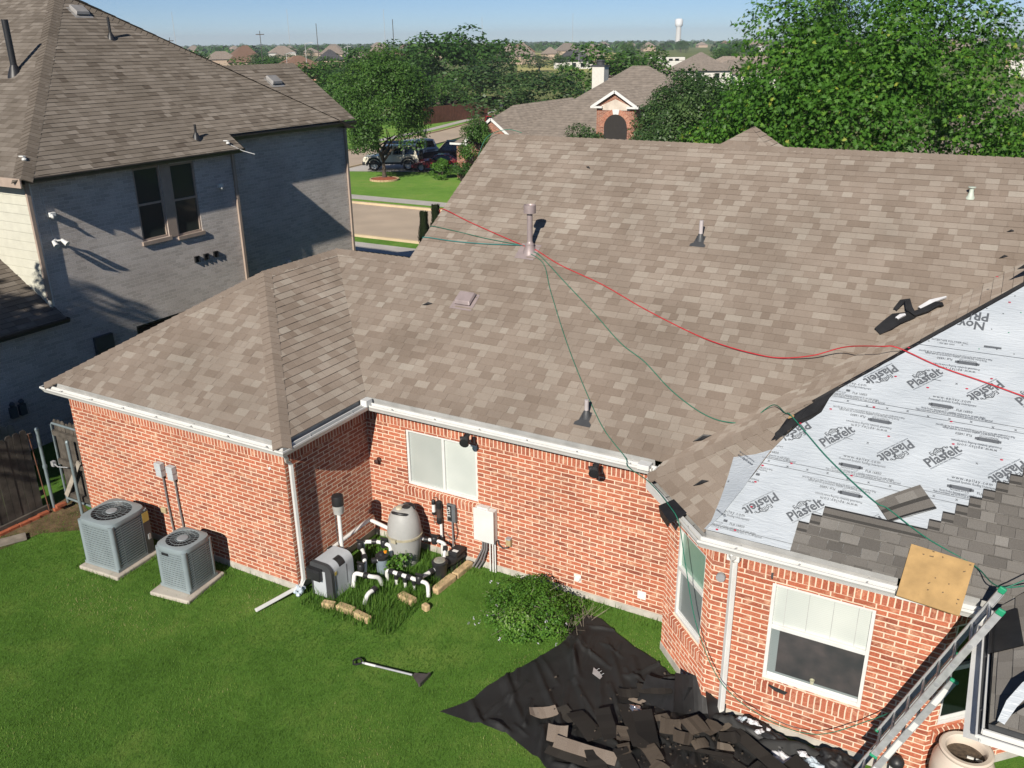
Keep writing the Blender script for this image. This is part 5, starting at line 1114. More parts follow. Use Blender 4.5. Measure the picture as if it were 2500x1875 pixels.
for i in range(80):
    a = (fr.uniform(3.9, 8.3), fr.uniform(-1.6, 1.4)); an = fr.gauss(-.9, .5); l = fr.uniform(.25, .9); FOLDS.append((a, (a[0] + math.cos(an) * l, a[1] + math.sin(an) * l), fr.uniform(.012, .034), fr.uniform(.018, .04)))
def tarp_h(x, y):
    h = 0
    for (ax, ay), (bx, by), A_, w in FOLDS:
        if not (min(ax, bx) - 3 * w < x < max(ax, bx) + 3 * w and min(ay, by) - 3 * w < y < max(ay, by) + 3 * w): continue
        dx, dy = bx - ax, by - ay; L2 = dx * dx + dy * dy; t_ = max(0, min(1, ((x - ax) * dx + (y - ay) * dy) / L2)); d2 = (x - ax - dx * t_) ** 2 + (y - ay - dy * t_) ** 2
        if d2 < 9 * w * w: h += A_ * math.exp(-d2 / (w * w)) * (1 - .5 * abs(2 * t_ - 1))
    v = Vector((x * 1.3, y * 1.3, .7)); return .02 + 1.9 * h + .025 * (noise.noise(v) + .5) + .008 * noise.noise(v * 4)
m = MB(); cl = .024; Pt = ccw(TP)
from mathutils import geometry as mg
i0, i1 = int(3.5 / cl), int(8.8 / cl); j0, j1 = int(-2.7 / cl), int(1.75 / cl)
def inside(x, y):
    c = False; n = len(Pt)
    for i in range(n):
        (x0, y0), (x1, y1) = Pt[i], Pt[i - 1]
        if (y0 > y) != (y1 > y) and x < (x1 - x0) * (y - y0) / (y1 - y0) + x0: c = not c
    return c
ins = {(i, j): inside(i * cl, j * cl) for i in range(i0, i1 + 2) for j in range(j0 - 1, j1 + 2)}
for i in range(i0, i1 + 1):
    for j in range(j0 - 1, j1 + 1):
        k = [ins[(i, j)], ins[(i + 1, j)], ins[(i + 1, j + 1)], ins[(i, j + 1)]]
        if not any(k): continue
        cell = [(i * cl, j * cl), ((i + 1) * cl, j * cl), ((i + 1) * cl, (j + 1) * cl), (i * cl, (j + 1) * cl)]
        q = cell if all(k) else clip(Pt, cell)
        if len(q) > 2: m.face([(x, y, GZ + tarp_h(x, y)) for x, y in q])
tarp = part('tarpaulin', m, M_TARP, smooth='all'); tag(tarp, 'large crumpled black tarpaulin spread on the lawn under torn-off roofing', 'tarpaulin')
def scrap(x, y, poly, rz, tilt=(0, 0), bend=0., mat=M_OLD, tone=.5, label='', cat='shingle scrap', grp=None, name='shingle_scrap', lift=.02, th=.006, sub=5, zbase=None):
    """thin, slightly bent piece: outline in local xy, curled along x"""
    z = (GZ + tarp_h(x, y)) if zbase is None else zbase
    o_ = []; m = MB(); xs = [p[0] for p in poly]; x0, x1 = min(xs), max(xs); P = ccw(poly)
    Mx = Matrix.Translation((x, y, z + lift)) @ Matrix.Rotation(rz, 4, 'Z') @ Matrix.Rotation(tilt[0], 4, 'X') @ Matrix.Rotation(tilt[1], 4, 'Y')
    f = lambda a, b, h: Mx @ Vector((a, b, h + bend * (((a - x0) / (x1 - x0)) - .5) ** 2 * 4 + .006 * noise.noise(Vector((a * 9, b * 9, x)))))
    for i in range(sub):
        a, b = x0 + (x1 - x0) * i / sub, x0 + (x1 - x0) * (i + 1) / sub; q = clip(P, [(a, -9), (b, -9), (b, 9), (a, 9)])
        if len(q) < 3: continue
        t_ = min(1, max(0, tone + fr.gauss(0, .1)))
        m.face([f(u, v, th) for u, v in q], t=t_); m.face([f(u, v, 0) for u, v in q][::-1], t=0)
        for (u, v), (u2, v2) in zip(q, q[1:] + q[:1]):
            if abs(u - u2) < 1e-6 and (abs(u - x0) > 1e-4 and abs(u - x1) > 1e-4): continue
            m.face([f(u, v, 0), f(u2, v2, 0), f(u2, v2, th), f(u, v, th)], t=.1)
    o = part(name, m, mat, base=(x, y, z)); tag(o, label, cat, grp); return o
RECT = lambda a, b: [(-a / 2, -b / 2), (a / 2, -b / 2), (a / 2, b / 2), (-a / 2, b / 2)]
G1 = 'torn-off roofing scraps on the tarpaulin'
M_DIRTY = shingle_mat('dirty_shingle', [(0, (.045, .036, .029)), (.5, (.095, .077, .062)), (1, (.22, .185, .15))], .3)
M_BACK = shingle_mat('shingle_back', [(0, (.012, .011, .011)), (.5, (.028, .025, .023)), (1, (.05, .045, .04))], .3)
scrap(4.87, -.68, [(-.2, -.09), (-.05, -.12), (.2, -.1), (.2, .08), (-.02, .1), (-.17, .06)], .75, (0, .2), .05, label='curled tan shingle cap nearest the middle of the tarpaulin', grp=G1, lift=.05)
scrap(5.25, -.98, RECT(.26, .24), .35, (.25, 0), .03, label='square tan shingle piece left of the long cap strip', grp=G1, lift=.06)
scrap(5.68, -1.06, RECT(.82, .16), .1, (.45, 0), .02, label='long straight strip of tan cap shingles at the bottom of the tarpaulin', grp=G1, lift=.09)
scrap(5.62, -1.2, RECT(.8, .18), .1, (-.2, 0), .02, M_BACK, .8, label='long brown underside of the cap strip at the bottom of the tarpaulin', grp=G1, lift=.03)
scrap(5.90, .15, [(-.12, -.03), (.06, -.06), (.12, 0), (.05, .05), (-.1, .03)], .25, (0, 0), .02, tone=.4, label='small tan sliver above the silver wrapper on the tarpaulin', grp=G1)
scrap(5.2, -.52, [(-.2, -.1), (.15, -.12), (.2, .06), (-.15, .1)], -.3, (0, .1), .03, M_BACK, .8, label='brown torn shingle backing right of the curled tan cap', grp=G1)
for i, (x, y, a, b, rz, mt, tn, lb) in enumerate((
    (5.5, -.62, .5, .28, -.5, M_BACK, .4, 'dark strip underside beside the square tan piece'), (5.75, -.55, .55, .22, -.9, M_BACK, .3, 'dark shingle strip slanting in the middle of the scraps'),
    (6.05, -.35, .9, .26, -1.0, M_BACK, .35, 'long black shingle strip pointing from the silver wrapper toward the lawn'), (6.3, -.5, .95, .24, -1.05, M_BACK, .25, 'long black shingle strip next to the first long strip'),
    (6.0, -.62, .3, .16, -1.1, M_DIRTY, .5, 'narrow tan shingle showing between two black strips'), (6.12, -.85, .22, .14, -1.0, M_DIRTY, .35, 'small brown shingle at the lower end of the black strips'),
    (5.88, -1.15, .35, .22, -.9, M_BACK, .3, 'dark folded strip over the end of the long cap strip'), (6.35, -.1, .2, .12, .6, M_DIRTY, .35, 'small tan bit left of the large black felt flap'),
    (6.5, -.2, .28, .22, .3, M_DIRTY, .55, 'broken tan shingle under the large black felt flap'), (6.78, -.1, .3, .3, .9, M_DIRTY, .4, 'large broken brown shingle below the black felt flap'),
    (6.95, -.02, .26, .28, 1.1, M_DIRTY, .3, 'brown shingle overlapping the broken one'), (7.05, .16, .22, .18, .8, M_DIRTY, .6, 'light tan shingle corner near the white downspout'),
    (7.2, .0, .26, .2, .5, M_BACK, .5, 'dark shingle piece below the light tan corner'), (7.22, -.22, .2, .1, .35, M_DIRTY, .75, 'pale brick-sized shingle piece among the dark strips'),
    (6.7, -.36, .26, .2, .2, M_DIRTY, .25, 'dark brown shingle beside the long strips'), (6.92, -.32, .2, .22, .6, M_DIRTY, .4, 'weathered shingle piece below the overlapping pair'),
    (7.0, -.42, .7, .12, .12, M_BACK, .6, 'narrow dark strip lying level across the pile'), (7.4, -.42, .6, .16, -.25, M_BACK, .5, 'dark strip crossing the right side of the pile'),
    (6.45, -.75, .3, .2, -.8, M_DIRTY, .3, 'brown shingle in the lower part of the pile'), (6.62, -.95, .26, .18, -.4, M_DIRTY, .45, 'tan shingle at the bottom edge of the pile'),
    (7.6, -.1, 1.1, .2, -.62, M_BACK, .55, 'long grey felt strip running down from the wall toward the ladder'), (7.75, -.5, .4, .3, -.4, M_BACK, .4, 'dark curled sheet right of the pile'),
    (8.2, -.1, .5, .34, -.3, M_BACK, .45, 'dark felt sheet near the crumpled white papers'), (6.25, -1.05, .5, .2, -.7, M_BACK, .3, 'dark strip at the lower left of the pile'),
    (5.75, .2, .3, .2, .5, M_BACK, .5, 'dark square of backing near the bay corner'), (6.05, .42, .5, .25, .45, M_BACK, .6, 'dull black strip lying toward the bay wall'))):
    poly = [(-a / 2 + fr.uniform(-.02, .03), -b / 2 + fr.uniform(-.02, .02)), (a / 2 + fr.uniform(-.03, .02), -b / 2 + fr.uniform(-.02, .03)), (a / 2 + fr.uniform(-.02, .02), fr.uniform(-.02, .02)), (a / 2 - fr.uniform(0, .06), b / 2), (-a / 2, b / 2 + fr.uniform(-.03, .02))]
    scrap(x, y, poly, rz, (fr.uniform(-.25, .25), fr.uniform(-.15, .15)), fr.uniform(-.03, .05), mt, tn, lb, grp=G1, lift=.05 + fr.random() * .06)
# many small unsortable crumbs
m = MB()
for i in range(300):
    x, y = fr.gauss(6.7, .75), fr.gauss(-.35, .42)
    if not inside(x, y): continue
    s_ = abs(fr.gauss(.008, .008)) + .004; z = GZ + tarp_h(x, y) + .03 + fr.random() * .05; a = fr.random() * 6.3
    pts = [(x + s_ * math.cos(a + k) * fr.uniform(.6, 1.2), y + s_ * math.sin(a + k) * fr.uniform(.6, 1.2), z + fr.uniform(-.01, .015)) for k in (0, 1.6, 3.1, 4.6)]; m.face(pts, t=fr.random() * .6)
tag(part('shingle_crumbs', m, M_DIRTY), 'loose granules and crumbs scattered over the roofing pile', 'debris', kind='stuff')
def crumple(name, x, y, r, sx, sy, sz, mat, label, cat, seed, zb=None, amp=.55, rz=0., loc=None):
    rr = random.Random(seed); m = MB(); nu, nv = 40, 26; Mx = Matrix.Rotation(rz, 4, 'Z'); z = (GZ + tarp_h(x, y)) if zb is None else zb; G = []
    for j in range(nv + 1):
        th = math.pi * j / nv; row = []
        for i in range(nu):
            ph = 2 * math.pi * i / nu; d = Vector((math.sin(th) * math.cos(ph), math.sin(th) * math.sin(ph), math.cos(th)))
            k = r * (1 + amp * (noise.noise(d * 1.5 + Vector((seed, 0, 0))) + .7 * abs(noise.noise(d * 2.9 + Vector((0, seed, 0)))) - .5 * abs(noise.noise(d * 6.1 + Vector((seed, 3, 0))))))
            p = Mx @ Vector((d.x * k * sx, d.y * k * sy, max(-.1, d.z) * k * sz)); row.append((p.x + x, p.y + y, p.z + z + .01))
        G.append(row)
    for j in range(nv):
        for i in range(nu): m.face((G[j][i], G[j + 1][i], G[j + 1][(i + 1) % nu], G[j][(i + 1) % nu]))
    o = part(name, m, mat, base=(x, y, z), smooth='all'); tag(o, label, cat); return o
M_SHEETW = pbr('white_sheet_scrap', (.66, .66, .68), .5, var=.1); M_SHEETB = pbr('pale_blue_sheet_scrap', (.48, .56, .63), .45, var=.12); M_FOIL = pbr('silver_foil', (.7, .7, .75), .18, metal=.9, var=.1)
scrap(6.60, .50, [(-.36, -.24), (.34, -.28), (.4, .1), (.28, .3), (.2, .24), (-.3, .26)], .45, (.75, .12), .16, M_BLACKFELT, .3, 'large bent black felt flap standing against the bay wall corner', 'felt', None, 'felt_flap', .16, .008, 14)
scrap(6.22, .42, [(-.34, -.22), (.2, -.26), (.36, .06), (.1, .22), (-.3, .2)], .15, (.35, -.2), .12, M_BLACKFELT, .3, 'low black felt flap left of the standing one', 'felt', None, 'felt_flap', .08, .008, 14)
scrap(6.86, .36, [(-.14, -.2), (.14, -.24), (.2, .22), (-.1, .2)], .5, (.5, .5), .08, M_BLACKFELT, .3, 'narrow black felt flap between the standing flap and the white downspout', 'felt', None, 'felt_flap', .1, .008, 10)
crumple('felt_roll', 7.52, .36, .16, 2.6, 1.0, .8, M_BLACKFELT, 'crumpled black felt roll along the foot of the brick wall', 'felt', 5, amp=.5, rz=-.35)
crumple('felt_roll', 8.45, .25, .16, 1.6, 1.1, .9, M_BLACKFELT, 'black felt heap at the wall near the ladder foot', 'felt', 8, amp=.5, rz=-.2)
crumple('white_paper', 7.88, .07, .1, 1.7, .8, .6, M_SHEETW, 'crumpled white paper sheet on the tarpaulin below the rear window', 'paper', 6, amp=.8, rz=-.6)
crumple('blue_sheet', 7.27, .44, .09, 1.2, .9, 1., M_SHEETB, 'crumpled pale blue underlayment scrap near the white downspout', 'sheet', 7, amp=.7, rz=.7)
crumple('blue_sheet', 8.25, .14, .09, 1.6, 1., .8, M_SHEETB, 'crumpled pale blue underlayment scrap near the ladder foot', 'sheet', 9, amp=.7)
for i, (x, y, sx) in enumerate(((7.42, .33, 1.6), (7.52, .26, 1.2), (7.62, .34, 1.1), (8.1, .1, 1.2))):
    crumple('white_scrap', x, y, .045, sx, .7, .8, M_SHEETW, ('white scrap on the black felt roll, nearest the downspout', 'white scrap in the middle of the black felt roll', 'white scrap at the right end of the black felt roll', 'small white scrap left of the pale blue sheet')[i], 'scrap', 20 + i, zb=GZ + tarp_h(x, y) + .1, amp=.8, rz=i)
crumple('foil_wrapper', 5.95, -.02, .06, 1.6, .9, .6, M_FOIL, 'shiny silver wrapper on the black tarpaulin', 'wrapper', 30, amp=.7, rz=-.4)
m = MB(); z = GZ + tarp_h(5.19, .40) + .05; a = Matrix.Translation((5.19, .40, z)) @ Matrix.Rotation(-.6, 4, 'Z')
m.prism([(-.12, .02), (-.02, -.06), (.13, -.03), (.1, .03), (.0, .04)], 0, .006, a)
for x in (-.06, 0, .06): m.tube([a @ Vector((x, .03, 0)), a @ Vector((x + .02, .07, .03))], .003, 4)
tag(part('torn_metal', m, M_ALU), 'small torn white metal flashing with nails in the middle of the tarpaulin', 'flashing')

# ================================================================== LADDER, POT, LANTERN
t = thing('extension_ladder', (8.7, -.15, GZ), 'long aluminium extension ladder with green tips leaning against the eave', 'ladder')
Lt = Vector((9.76, 0, 3.02)); Lb = Vector((8.515, 0, GZ)); dl = (Lt - Lb).normalized(); nl = Vector((-dl.z, 0, dl.x))
yF, yN = .08, -.34
def rail(y, a, b, off, name='rail', w=.026, h=.068):
    m = MB(); A = a + nl * off + Vector((0, y, 0)); B = b + nl * off + Vector((0, y, 0))
    m.bar(A, B, .008, h, nl); m.bar(A + nl * (h / 2) + Vector((0, .012 if y > -.1 else .012, 0)) * (1 if y < -.1 else -1), B + nl * (h / 2) + Vector((0, .012, 0)) * (1 if y < -.1 else -1), w, .006, nl); m.bar(A - nl * (h / 2) + Vector((0, .012, 0)) * (1 if y < -.1 else -1), B - nl * (h / 2) + Vector((0, .012, 0)) * (1 if y < -.1 else -1), w, .006, nl)
    return part(name, m, M_ALU, t)
LL = (Lt - Lb).length
for y in (yF, yN):
    rail(y, Lb + dl * 1.0, Lt, 0.)
    m = MB(); m.bar(Lt - dl * .02 + Vector((0, y, 0)), Lt + dl * .055 + Vector((0, y, 0)), .034, .076, nl); part('green_tip', m, M_GREENP, t, bevel=.012)
    m = MB(); m.bar(Lb + dl * .98 + Vector((0, y, 0)), Lb + dl * 1.01 + Vector((0, y, 0)), .036, .09, nl); part('green_foot', m, M_GREENP, t, bevel=.008)
for y, dy in ((yF + .03, 0), (yN - .03, 0)):
    rail(y, Lb, Lb + dl * 2.42, -.095); e = Lb + dl * 2.42 - nl * .095 + Vector((0, y, 0)); m = MB(); m.bar(e, e + dl * .035, .036, .09, nl); part('green_tip', m, M_GREENP, t, bevel=.01)
s_ = .2
for k in range(8):
    p = Lt - dl * (s_ + k * .3048); m = MB(); m.tube([p + Vector((0, yN, 0)), p + Vector((0, yF, 0))], .017, 10); part('rung', m, M_ALU, t, smooth=True)
for k in range(8):
    p = Lb + dl * (.2 + k * .3048) - nl * .095; m = MB(); m.tube([p + Vector((0, yN - .03, 0)), p + Vector((0, yF + .03, 0))], .017, 10); part('rung', m, M_ALUGREY, t, smooth=True)
for k in range(8):                                   # rung swages standing on the near rail
    p = Lt - dl * (s_ + k * .3048) + Vector((0, yN - .004, 0)); m = MB(); m.lathe(p, [(.026, 0), (.024, .006), (.001, .007)], 12, Matrix.Rotation(R_(90), 4, 'X')); part('rung_end', m, M_ALUGREY, t)
for k, (a, b) in enumerate(((2.05, 2.3), (1.6, 1.72), (1.1, 1.4), (.75, .9))):
    m = MB(); p = Lb - nl * .095 + Vector((0, yN - .036, 0)); m.bar(p + dl * a, p + dl * b, .003, .055, nl); part('label', m, M_WHITE, t)
t = thing('planter_pot', (9.80, .42, GZ), 'big rounded cream ceramic planter with soil, under the right-hand eave', 'planter')
px, py, pz = 9.80, .40, GZ
m = MB(); m.lathe((px, py, pz), [(.15, 0), (.19, .05), (.30, .25), (.345, .45), (.335, .62), (.285, .74), (.27, .77), (.285, .79), (.29, .815), (.27, .83), (.225, .825), (.21, .80), (.215, .70), (.24, .68)], 40); part('shell', m, M_POT, t, smooth=True)
m = MB(); m.lathe((px, py, pz + .70), [(.225, 0), (.001, .012)], 24); part('soil', m, M_SOIL, t)
for dx in (0, .07):
    m = MB(); m.box((px + .02 + dx, py - .02, pz + .7), (px + .11 + dx, py, pz + .73), Matrix.Translation((0, 0, 0))); part('plant_stake', m, M_PVC, t)
t = thing('garden_lantern', (9.12, .36, GZ), 'white and black post lantern beside the ladder foot', 'lantern')
m = MB()
for a in range(6): an = a * math.pi / 3; m.bar((9.12 + .06 * math.cos(an), .36 + .06 * math.sin(an), GZ), (9.12 + .06 * math.cos(an), .36 + .06 * math.sin(an), .2), .045, .012, (math.cos(an), math.sin(an), 0))
part('slats', m, M_PVC, t); m = MB(); m.lathe((9.12, .36, .2), [(.085, -.02), (.09, .03), (.08, .06), (.03, .10), (.001, .105)], 16); m.tube([(9.12, .36, GZ), (9.12, .36, .2)], .05, 12); part('cap', m, M_BLACK, t, smooth=True)

# ================================================================== THINGS ON THE ROOF
t = thing('plywood_sheet', (9.15, .4, 2.7), 'square tan plywood sheet lying over the gutter', 'plywood'); O = [Vector(p) for p in ((8.85, .72, 2.96), (9.50, .66, 2.935), (9.44, .08, 2.60), (8.81, .13, 2.62))]; nn = Vector((0, -.5, .85)) * .02
m = MB(); m.face([O[3] + nn, O[2] + nn, O[1] + nn, O[0] + nn]); m.face([O[0], O[1], O[2], O[3]])
for i in range(4): m.face((O[i], O[i] + nn, O[(i + 1) % 4] + nn, O[(i + 1) % 4]))
part('board', m, M_PLY, t)
m = MB(); fr2 = random.Random(2)
for i in range(16):
    u, v = fr2.random(), fr2.random(); p = O[3].lerp(O[2], u).lerp(O[0].lerp(O[1], u), v) + nn * 1.06; d = Vector((fr2.uniform(-1, 1), fr2.uniform(-.3, .3), fr2.uniform(-.3, .3) * .5)).normalized() * fr2.uniform(.006, .022); q = Vector((0, .006, .004)); m.face((p - d - q, p + d - q, p + d + q, p - d + q))
part('scuff', m, pbr('plywood_scuff', (.16, .11, .06), .8), t)
A = [P2.at(x, y, .03) for x, y in ((8.37, 1.13), (8.81, 1.43), (9.03, 1.20), (8.57, .93))]
m = MB()
for (a, b, tn) in ((0, .12, .5), (.12, .45, .55), (.45, .6, .1), (.6, .92, .5), (.92, 1, 0)):
    n = 5
    for i in range(n):
        lf = lambda s_, w_: A[0].lerp(A[3], w_).lerp(A[1].lerp(A[2], w_), s_) + P2.N * (.012 * math.sin(s_ * 3.1))
        tt = tn if (tn != .55 and tn != .5) or b > .5 else random.Random(i * 7 + int(a * 10)).uniform(.4, .85)
        m.face([lf(i / n, a), lf((i + 1) / n, a), lf((i + 1) / n, b), lf(i / n, b)][::-1], t=tt)
for i in range(4): m.face((A[i] - P2.N * .014, A[(i + 1) % 4] - P2.N * .014, A[(i + 1) % 4], A[i]), t=.05)
tag(part('loose_shingle', m, M_NEW), 'loose new grey shingle lying askew on the white underlayment', 'shingle')
def ribbon(mb, pl, pts, w, hs, t=.5):
    P = [pl.at(x, y, h) for (x, y), h in zip(pts, hs)]
    for i in range(len(P) - 1):
        d0 = (P[min(i + 1, len(P) - 1)] - P[max(i - 1, 0)]).normalized(); d1 = (P[min(i + 2, len(P) - 1)] - P[i]).normalized()
        n0 = d0.cross(pl.N).normalized() * w[i] / 2; n1 = d1.cross(pl.N).normalized() * w[i + 1] / 2
        mb.face((P[i] - n0, P[i + 1] - n1, P[i + 1] + n1, P[i] + n0)); dn = pl.N * .035
        mb.face((P[i] + n0, P[i + 1] + n1, P[i + 1] + n1 * .8 - dn, P[i] + n0 * .8 - dn)); mb.face((P[i] - n0 * .8 - dn, P[i + 1] - n1 * .8 - dn, P[i + 1] - n1, P[i] - n0))
t = thing('felt_wad', (8.1, 4.75, 4.5), 'crumpled black felt strip with white edges lying in the roof valley', 'felt')
m = MB(); ribbon(m, P1, [(7.80, 4.40), (7.92, 4.50), (8.02, 4.62), (8.16, 4.70), (8.25, 4.74)], [.14, .2, .22, .16, .06], [.05, .09, .1, .08, .06]); ribbon(m, P1, [(7.96, 4.80), (8.03, 4.90), (8.10, 4.93), (8.15, 4.80), (8.24, 4.74), (8.38, 4.84), (8.5, 4.95), (8.58, 4.98)], [.06, .08, .09, .1, .1, .1, .09, .07], [.06, .12, .13, .12, .1, .09, .1, .07]); part('strip', m, M_BLACKFELT, t, smooth=True)
m = MB(); ribbon(m, P1, [(8.02, 4.60), (8.07, 4.66), (8.12, 4.70)], [.05, .06, .03], [.125, .125, .11]); ribbon(m, P1, [(8.28, 4.86), (8.42, 4.98), (8.60, 5.12)], [.05, .07, .02], [.08, .1, .06]); part('white_edge', m, M_SHEETW, t)
for x, y, pl, s_, rz, lb in ((5.90, 2.33, P1, .14, .5, 'small black felt scrap at the foot of the roof valley'), (6.28, 1.12, PF, .11, .9, 'tiny black diamond-shaped felt scrap on the bay roof facet'), (9.24, 5.95, P1, .06, .3, 'tiny black scrap high in the roof valley'), (1.83, 7.18, P1, .06, -.6, 'tiny dark sliver on the upper roof slope'), (.23, 3.75, P1, .1, .2, 'thin dark curled sliver left of the mauve roof vent'), (9.27, 6.44, P1, .05, .1, 'tiny dark speck near the right edge of the main roof')):
    U, V = pl.U, pl.V; c = pl.at(x, y, .02); m = MB(); ca, sa = math.cos(rz), math.sin(rz); q = [c + U * (a * ca - b * sa) * s_ + V * (a * sa + b * ca) * s_ + pl.N * k for a, b, k in ((-1, -.15, .0), (-.1, -.32, .02), (1, .1, .01), (.2, .3, .03))]
    m.face(q); m.face([p - pl.N * .008 for p in q][::-1])
    for i in range(4): m.face((q[i] - pl.N * .008, q[(i + 1) % 4] - pl.N * .008, q[(i + 1) % 4], q[i]))
    tag(part('felt_scrap', m, M_BLACKFELT), lb, 'felt scrap', 'small dark scraps on the old roof')
m = MB(); c = Vector((9.62, 6.1, 5.35)); m.box((9.53, 6.02, 5.2), (9.75, 6.2, 5.62)); tag(part('felt_bundle', m, M_BLACKFELT, bevel=.04), 'black felt bundle at the right edge high in the roof valley', 'felt')
m = MB(); q = [P2.at(x, y, .03) for x, y in ((9.42, 4.62), (9.62, 4.86), (9.9, 5.0), (9.9, 4.78))]; m.face(q); m.face([p - P2.N * .01 for p in q][::-1]); tag(part('felt_scrap', m, M_BLACKFELT), 'pointed black felt sheet on the hip at the right edge', 'felt scrap')
t = thing('felt_flap', (6.05, .72, 2.64), 'stiff black felt flap hanging over the angled bay gutter', 'felt'); m = MB(); q = [(5.84, .74, 2.66), (5.99, .95, 2.70), (6.25, .68, 2.70), (6.10, .46, 2.62)]; m.face(q); m.face([(x, y, z - .012) for x, y, z in q][::-1])
for i in range(4): a, b = q[i], q[(i + 1) % 4]; m.face([(a[0], a[1], a[2] - .012), (b[0], b[1], b[2] - .012), b, a])
part('sheet', m, M_BLACKFELT, t); m = MB(); m.face([(6.10, .46, 2.615), (5.84, .74, 2.655), (5.88, .72, 2.52), (6.06, .52, 2.5)]); part('bent_edge', m, M_BLACKFELT, t)
m = MB(); m.prism([(-.1, 0), (.0, -.02), (.12, .0), (.14, .05), (-.1, .02)], 0, .006, Matrix.Translation((7.62, Y5 - .06, .6)) @ Matrix.Rotation(R_(78), 4, 'X') @ Matrix.Rotation(-.25, 4, 'Z')); tag(part('felt_scrap', m, M_BLACKFELT), 'black felt scrap on the sill of the wide rear window', 'felt scrap')
t = thing('underlayment_scrap', (10, -1.2, 2.9), 'crumpled white underlayment strip on the low roof at the right edge', 'sheet'); m = MB(); ribbon(m, PQ2, [(9.86, -1.60), (9.92, -1.44), (10.02, -1.28), (10.2, -1.1)], [.06, .09, .1, .1], [.05, .07, .08, .07]); part('strip', m, M_FELT, t, smooth=True)
m = MB(); text(m, 'POLYMER', 9.94, .55, .14, 35, PQ2, bold=.02, h=.115) if False else None
t = thing('felt_patch', (9.85, -.05, 2.8), 'dark felt patch on the low roof beside the ladder tips', 'felt'); m = MB(); q = [PQ1.at(x, y, .03) for x, y in ((9.74, -.55), (9.74, .12), (9.96, .2), (10.02, -.5))]; m.face(q); m.face([p - PQ1.N * .01 for p in q][::-1]); part('sheet', m, M_BLACKFELT, t)

# ropes
def spline(pts, n=8):
    P = [Vector(p) for p in pts]; out = []
    for i in range(len(P) - 1):
        a, b, c, d = P[max(i - 1, 0)], P[i], P[i + 1], P[min(i + 2, len(P) - 1)]
        for k in range(n):
            s_ = k / n; out.append(.5 * ((2 * b) + (c - a) * s_ + (2 * a - 5 * b + 4 * c - d) * s_ ** 2 + (3 * b - a - 3 * c + d) * s_ ** 3))
    return out + [P[-1]]
def on1(L, h=.022): return [P1.at(x, y, h) for x, y in L]
def on2(L, h=.03): return [P2.at(x, y, h) for x, y in L]
def rope(pts, r, mat, label):
    m = MB(); m.tube(spline(pts), r, 6); o = part('rope', m, mat, smooth=True); tag(o, label, 'rope'); return o
F = Vector((1.6, 5.15, 0)); 
rope([(-.86, 5.95, 5.0)] + on1([(-.78, 5.87), (.05, 5.61), (.95, 5.35), (1.5, 5.2)], .03) + on1([(1.7, 5.17), (2.36, 4.9), (3.31, 4.61), (4.22, 4.26), (5.12, 3.96)], .02) + on1([(5.67, 3.81), (6.21, 3.74), (6.6, 3.74)], .05) + [P1.at(7.05, 3.78, .16), P1.at(7.48, 3.86, .34), Vector((8.0, 3.16, 4.46)), Vector((8.21, 3.16, 4.47))] + on2([(8.73, 3.0), (9.29, 2.87), (9.73, 2.76), (10.4, 2.6)]), .0085, M_REDR, 'long red safety rope crossing the main roof from the flue pipe to the underlayment')
rope(on1([(1.62, 5.08), (2.03, 4.88), (2.45, 4.34), (3.23, 3.41), (3.95, 2.64), (4.45, 2.16), (4.93, 1.83)]) + [Vector((5.06, 1.63, 2.64)), Vector((5.5, 1.3, 2.66)), Vector((6.0, .7, 2.72)), Vector((6.2, .52, 2.6)), Vector((6.35, .42, 2.1)), Vector((6.6, .3, 1.3)), Vector((7.0, .25, .6)), Vector((7.6, .3, .25)), Vector((8.2, .3, .28)), Vector((8.75, .28, .75)), Vector((9.05, .1, 1.2))], .0065, M_GREENR, 'green rope running down the main roof and hanging in a loop below the rear window')
rope(on1([(1.66, 5.12), (1.9, 5.03), (2.59, 4.58), (3.41, 4.05), (4.09, 3.59), (4.6, 3.34), (5.15, 2.98), (5.59, 2.76), (5.93, 2.65)]) + [P1.at(6.21, 2.62, .05), P1.at(6.46, 2.66, .08), P3.at(6.8, 2.62, .06), Vector((7.05, 2.10, 3.70)), Vector((7.13, 1.99, 3.74))] + on2([(7.39, 1.79), (7.72, 1.53), (8.08, 1.29), (8.4, 1.10)], .05) + on2([(8.54, 1.06), (8.98, .84), (9.5, .66)], .05) + [Vector((9.77, .12, 3.05)), Vector((10.3, .35, 3.2))], .0075, M_GREENR, 'green rope curving from the flue pipe across the valley to the ladder top')
rope([P1.at(-.80, 5.43, .0)] + on1([(-.69, 5.43), (-.03, 5.36), (.62, 5.28), (1.26, 5.23), (1.54, 5.2)], .03), .006, M_GREENR, 'green rope from the left roof edge to the flue pipe, upper of two')
rope([P1.at(-.80, 5.16, .0)] + on1([(-.68, 5.16), (-.04, 5.14), (.65, 5.16), (1.43, 5.22), (1.54, 5.18)], .03), .009, pbr('teal_rope', (.03, .2, .19), .6), 'teal doubled rope from the left roof edge to the flue pipe, lower of two')
rope([(-.95, 7.5, 5.9), (-.8, 7.7, 6.4), (-.45, 7.95, 6.56), (-.1, 8.0, 6.5)], .007, M_GREENR, 'short green rope over the left end of the main ridge')
rope([(9.77, .1, 3.04), (10.0, .2, 3.2), (10.6, .6, 3.6)], .007, M_GREENR, 'green rope leading right from the ladder tip')

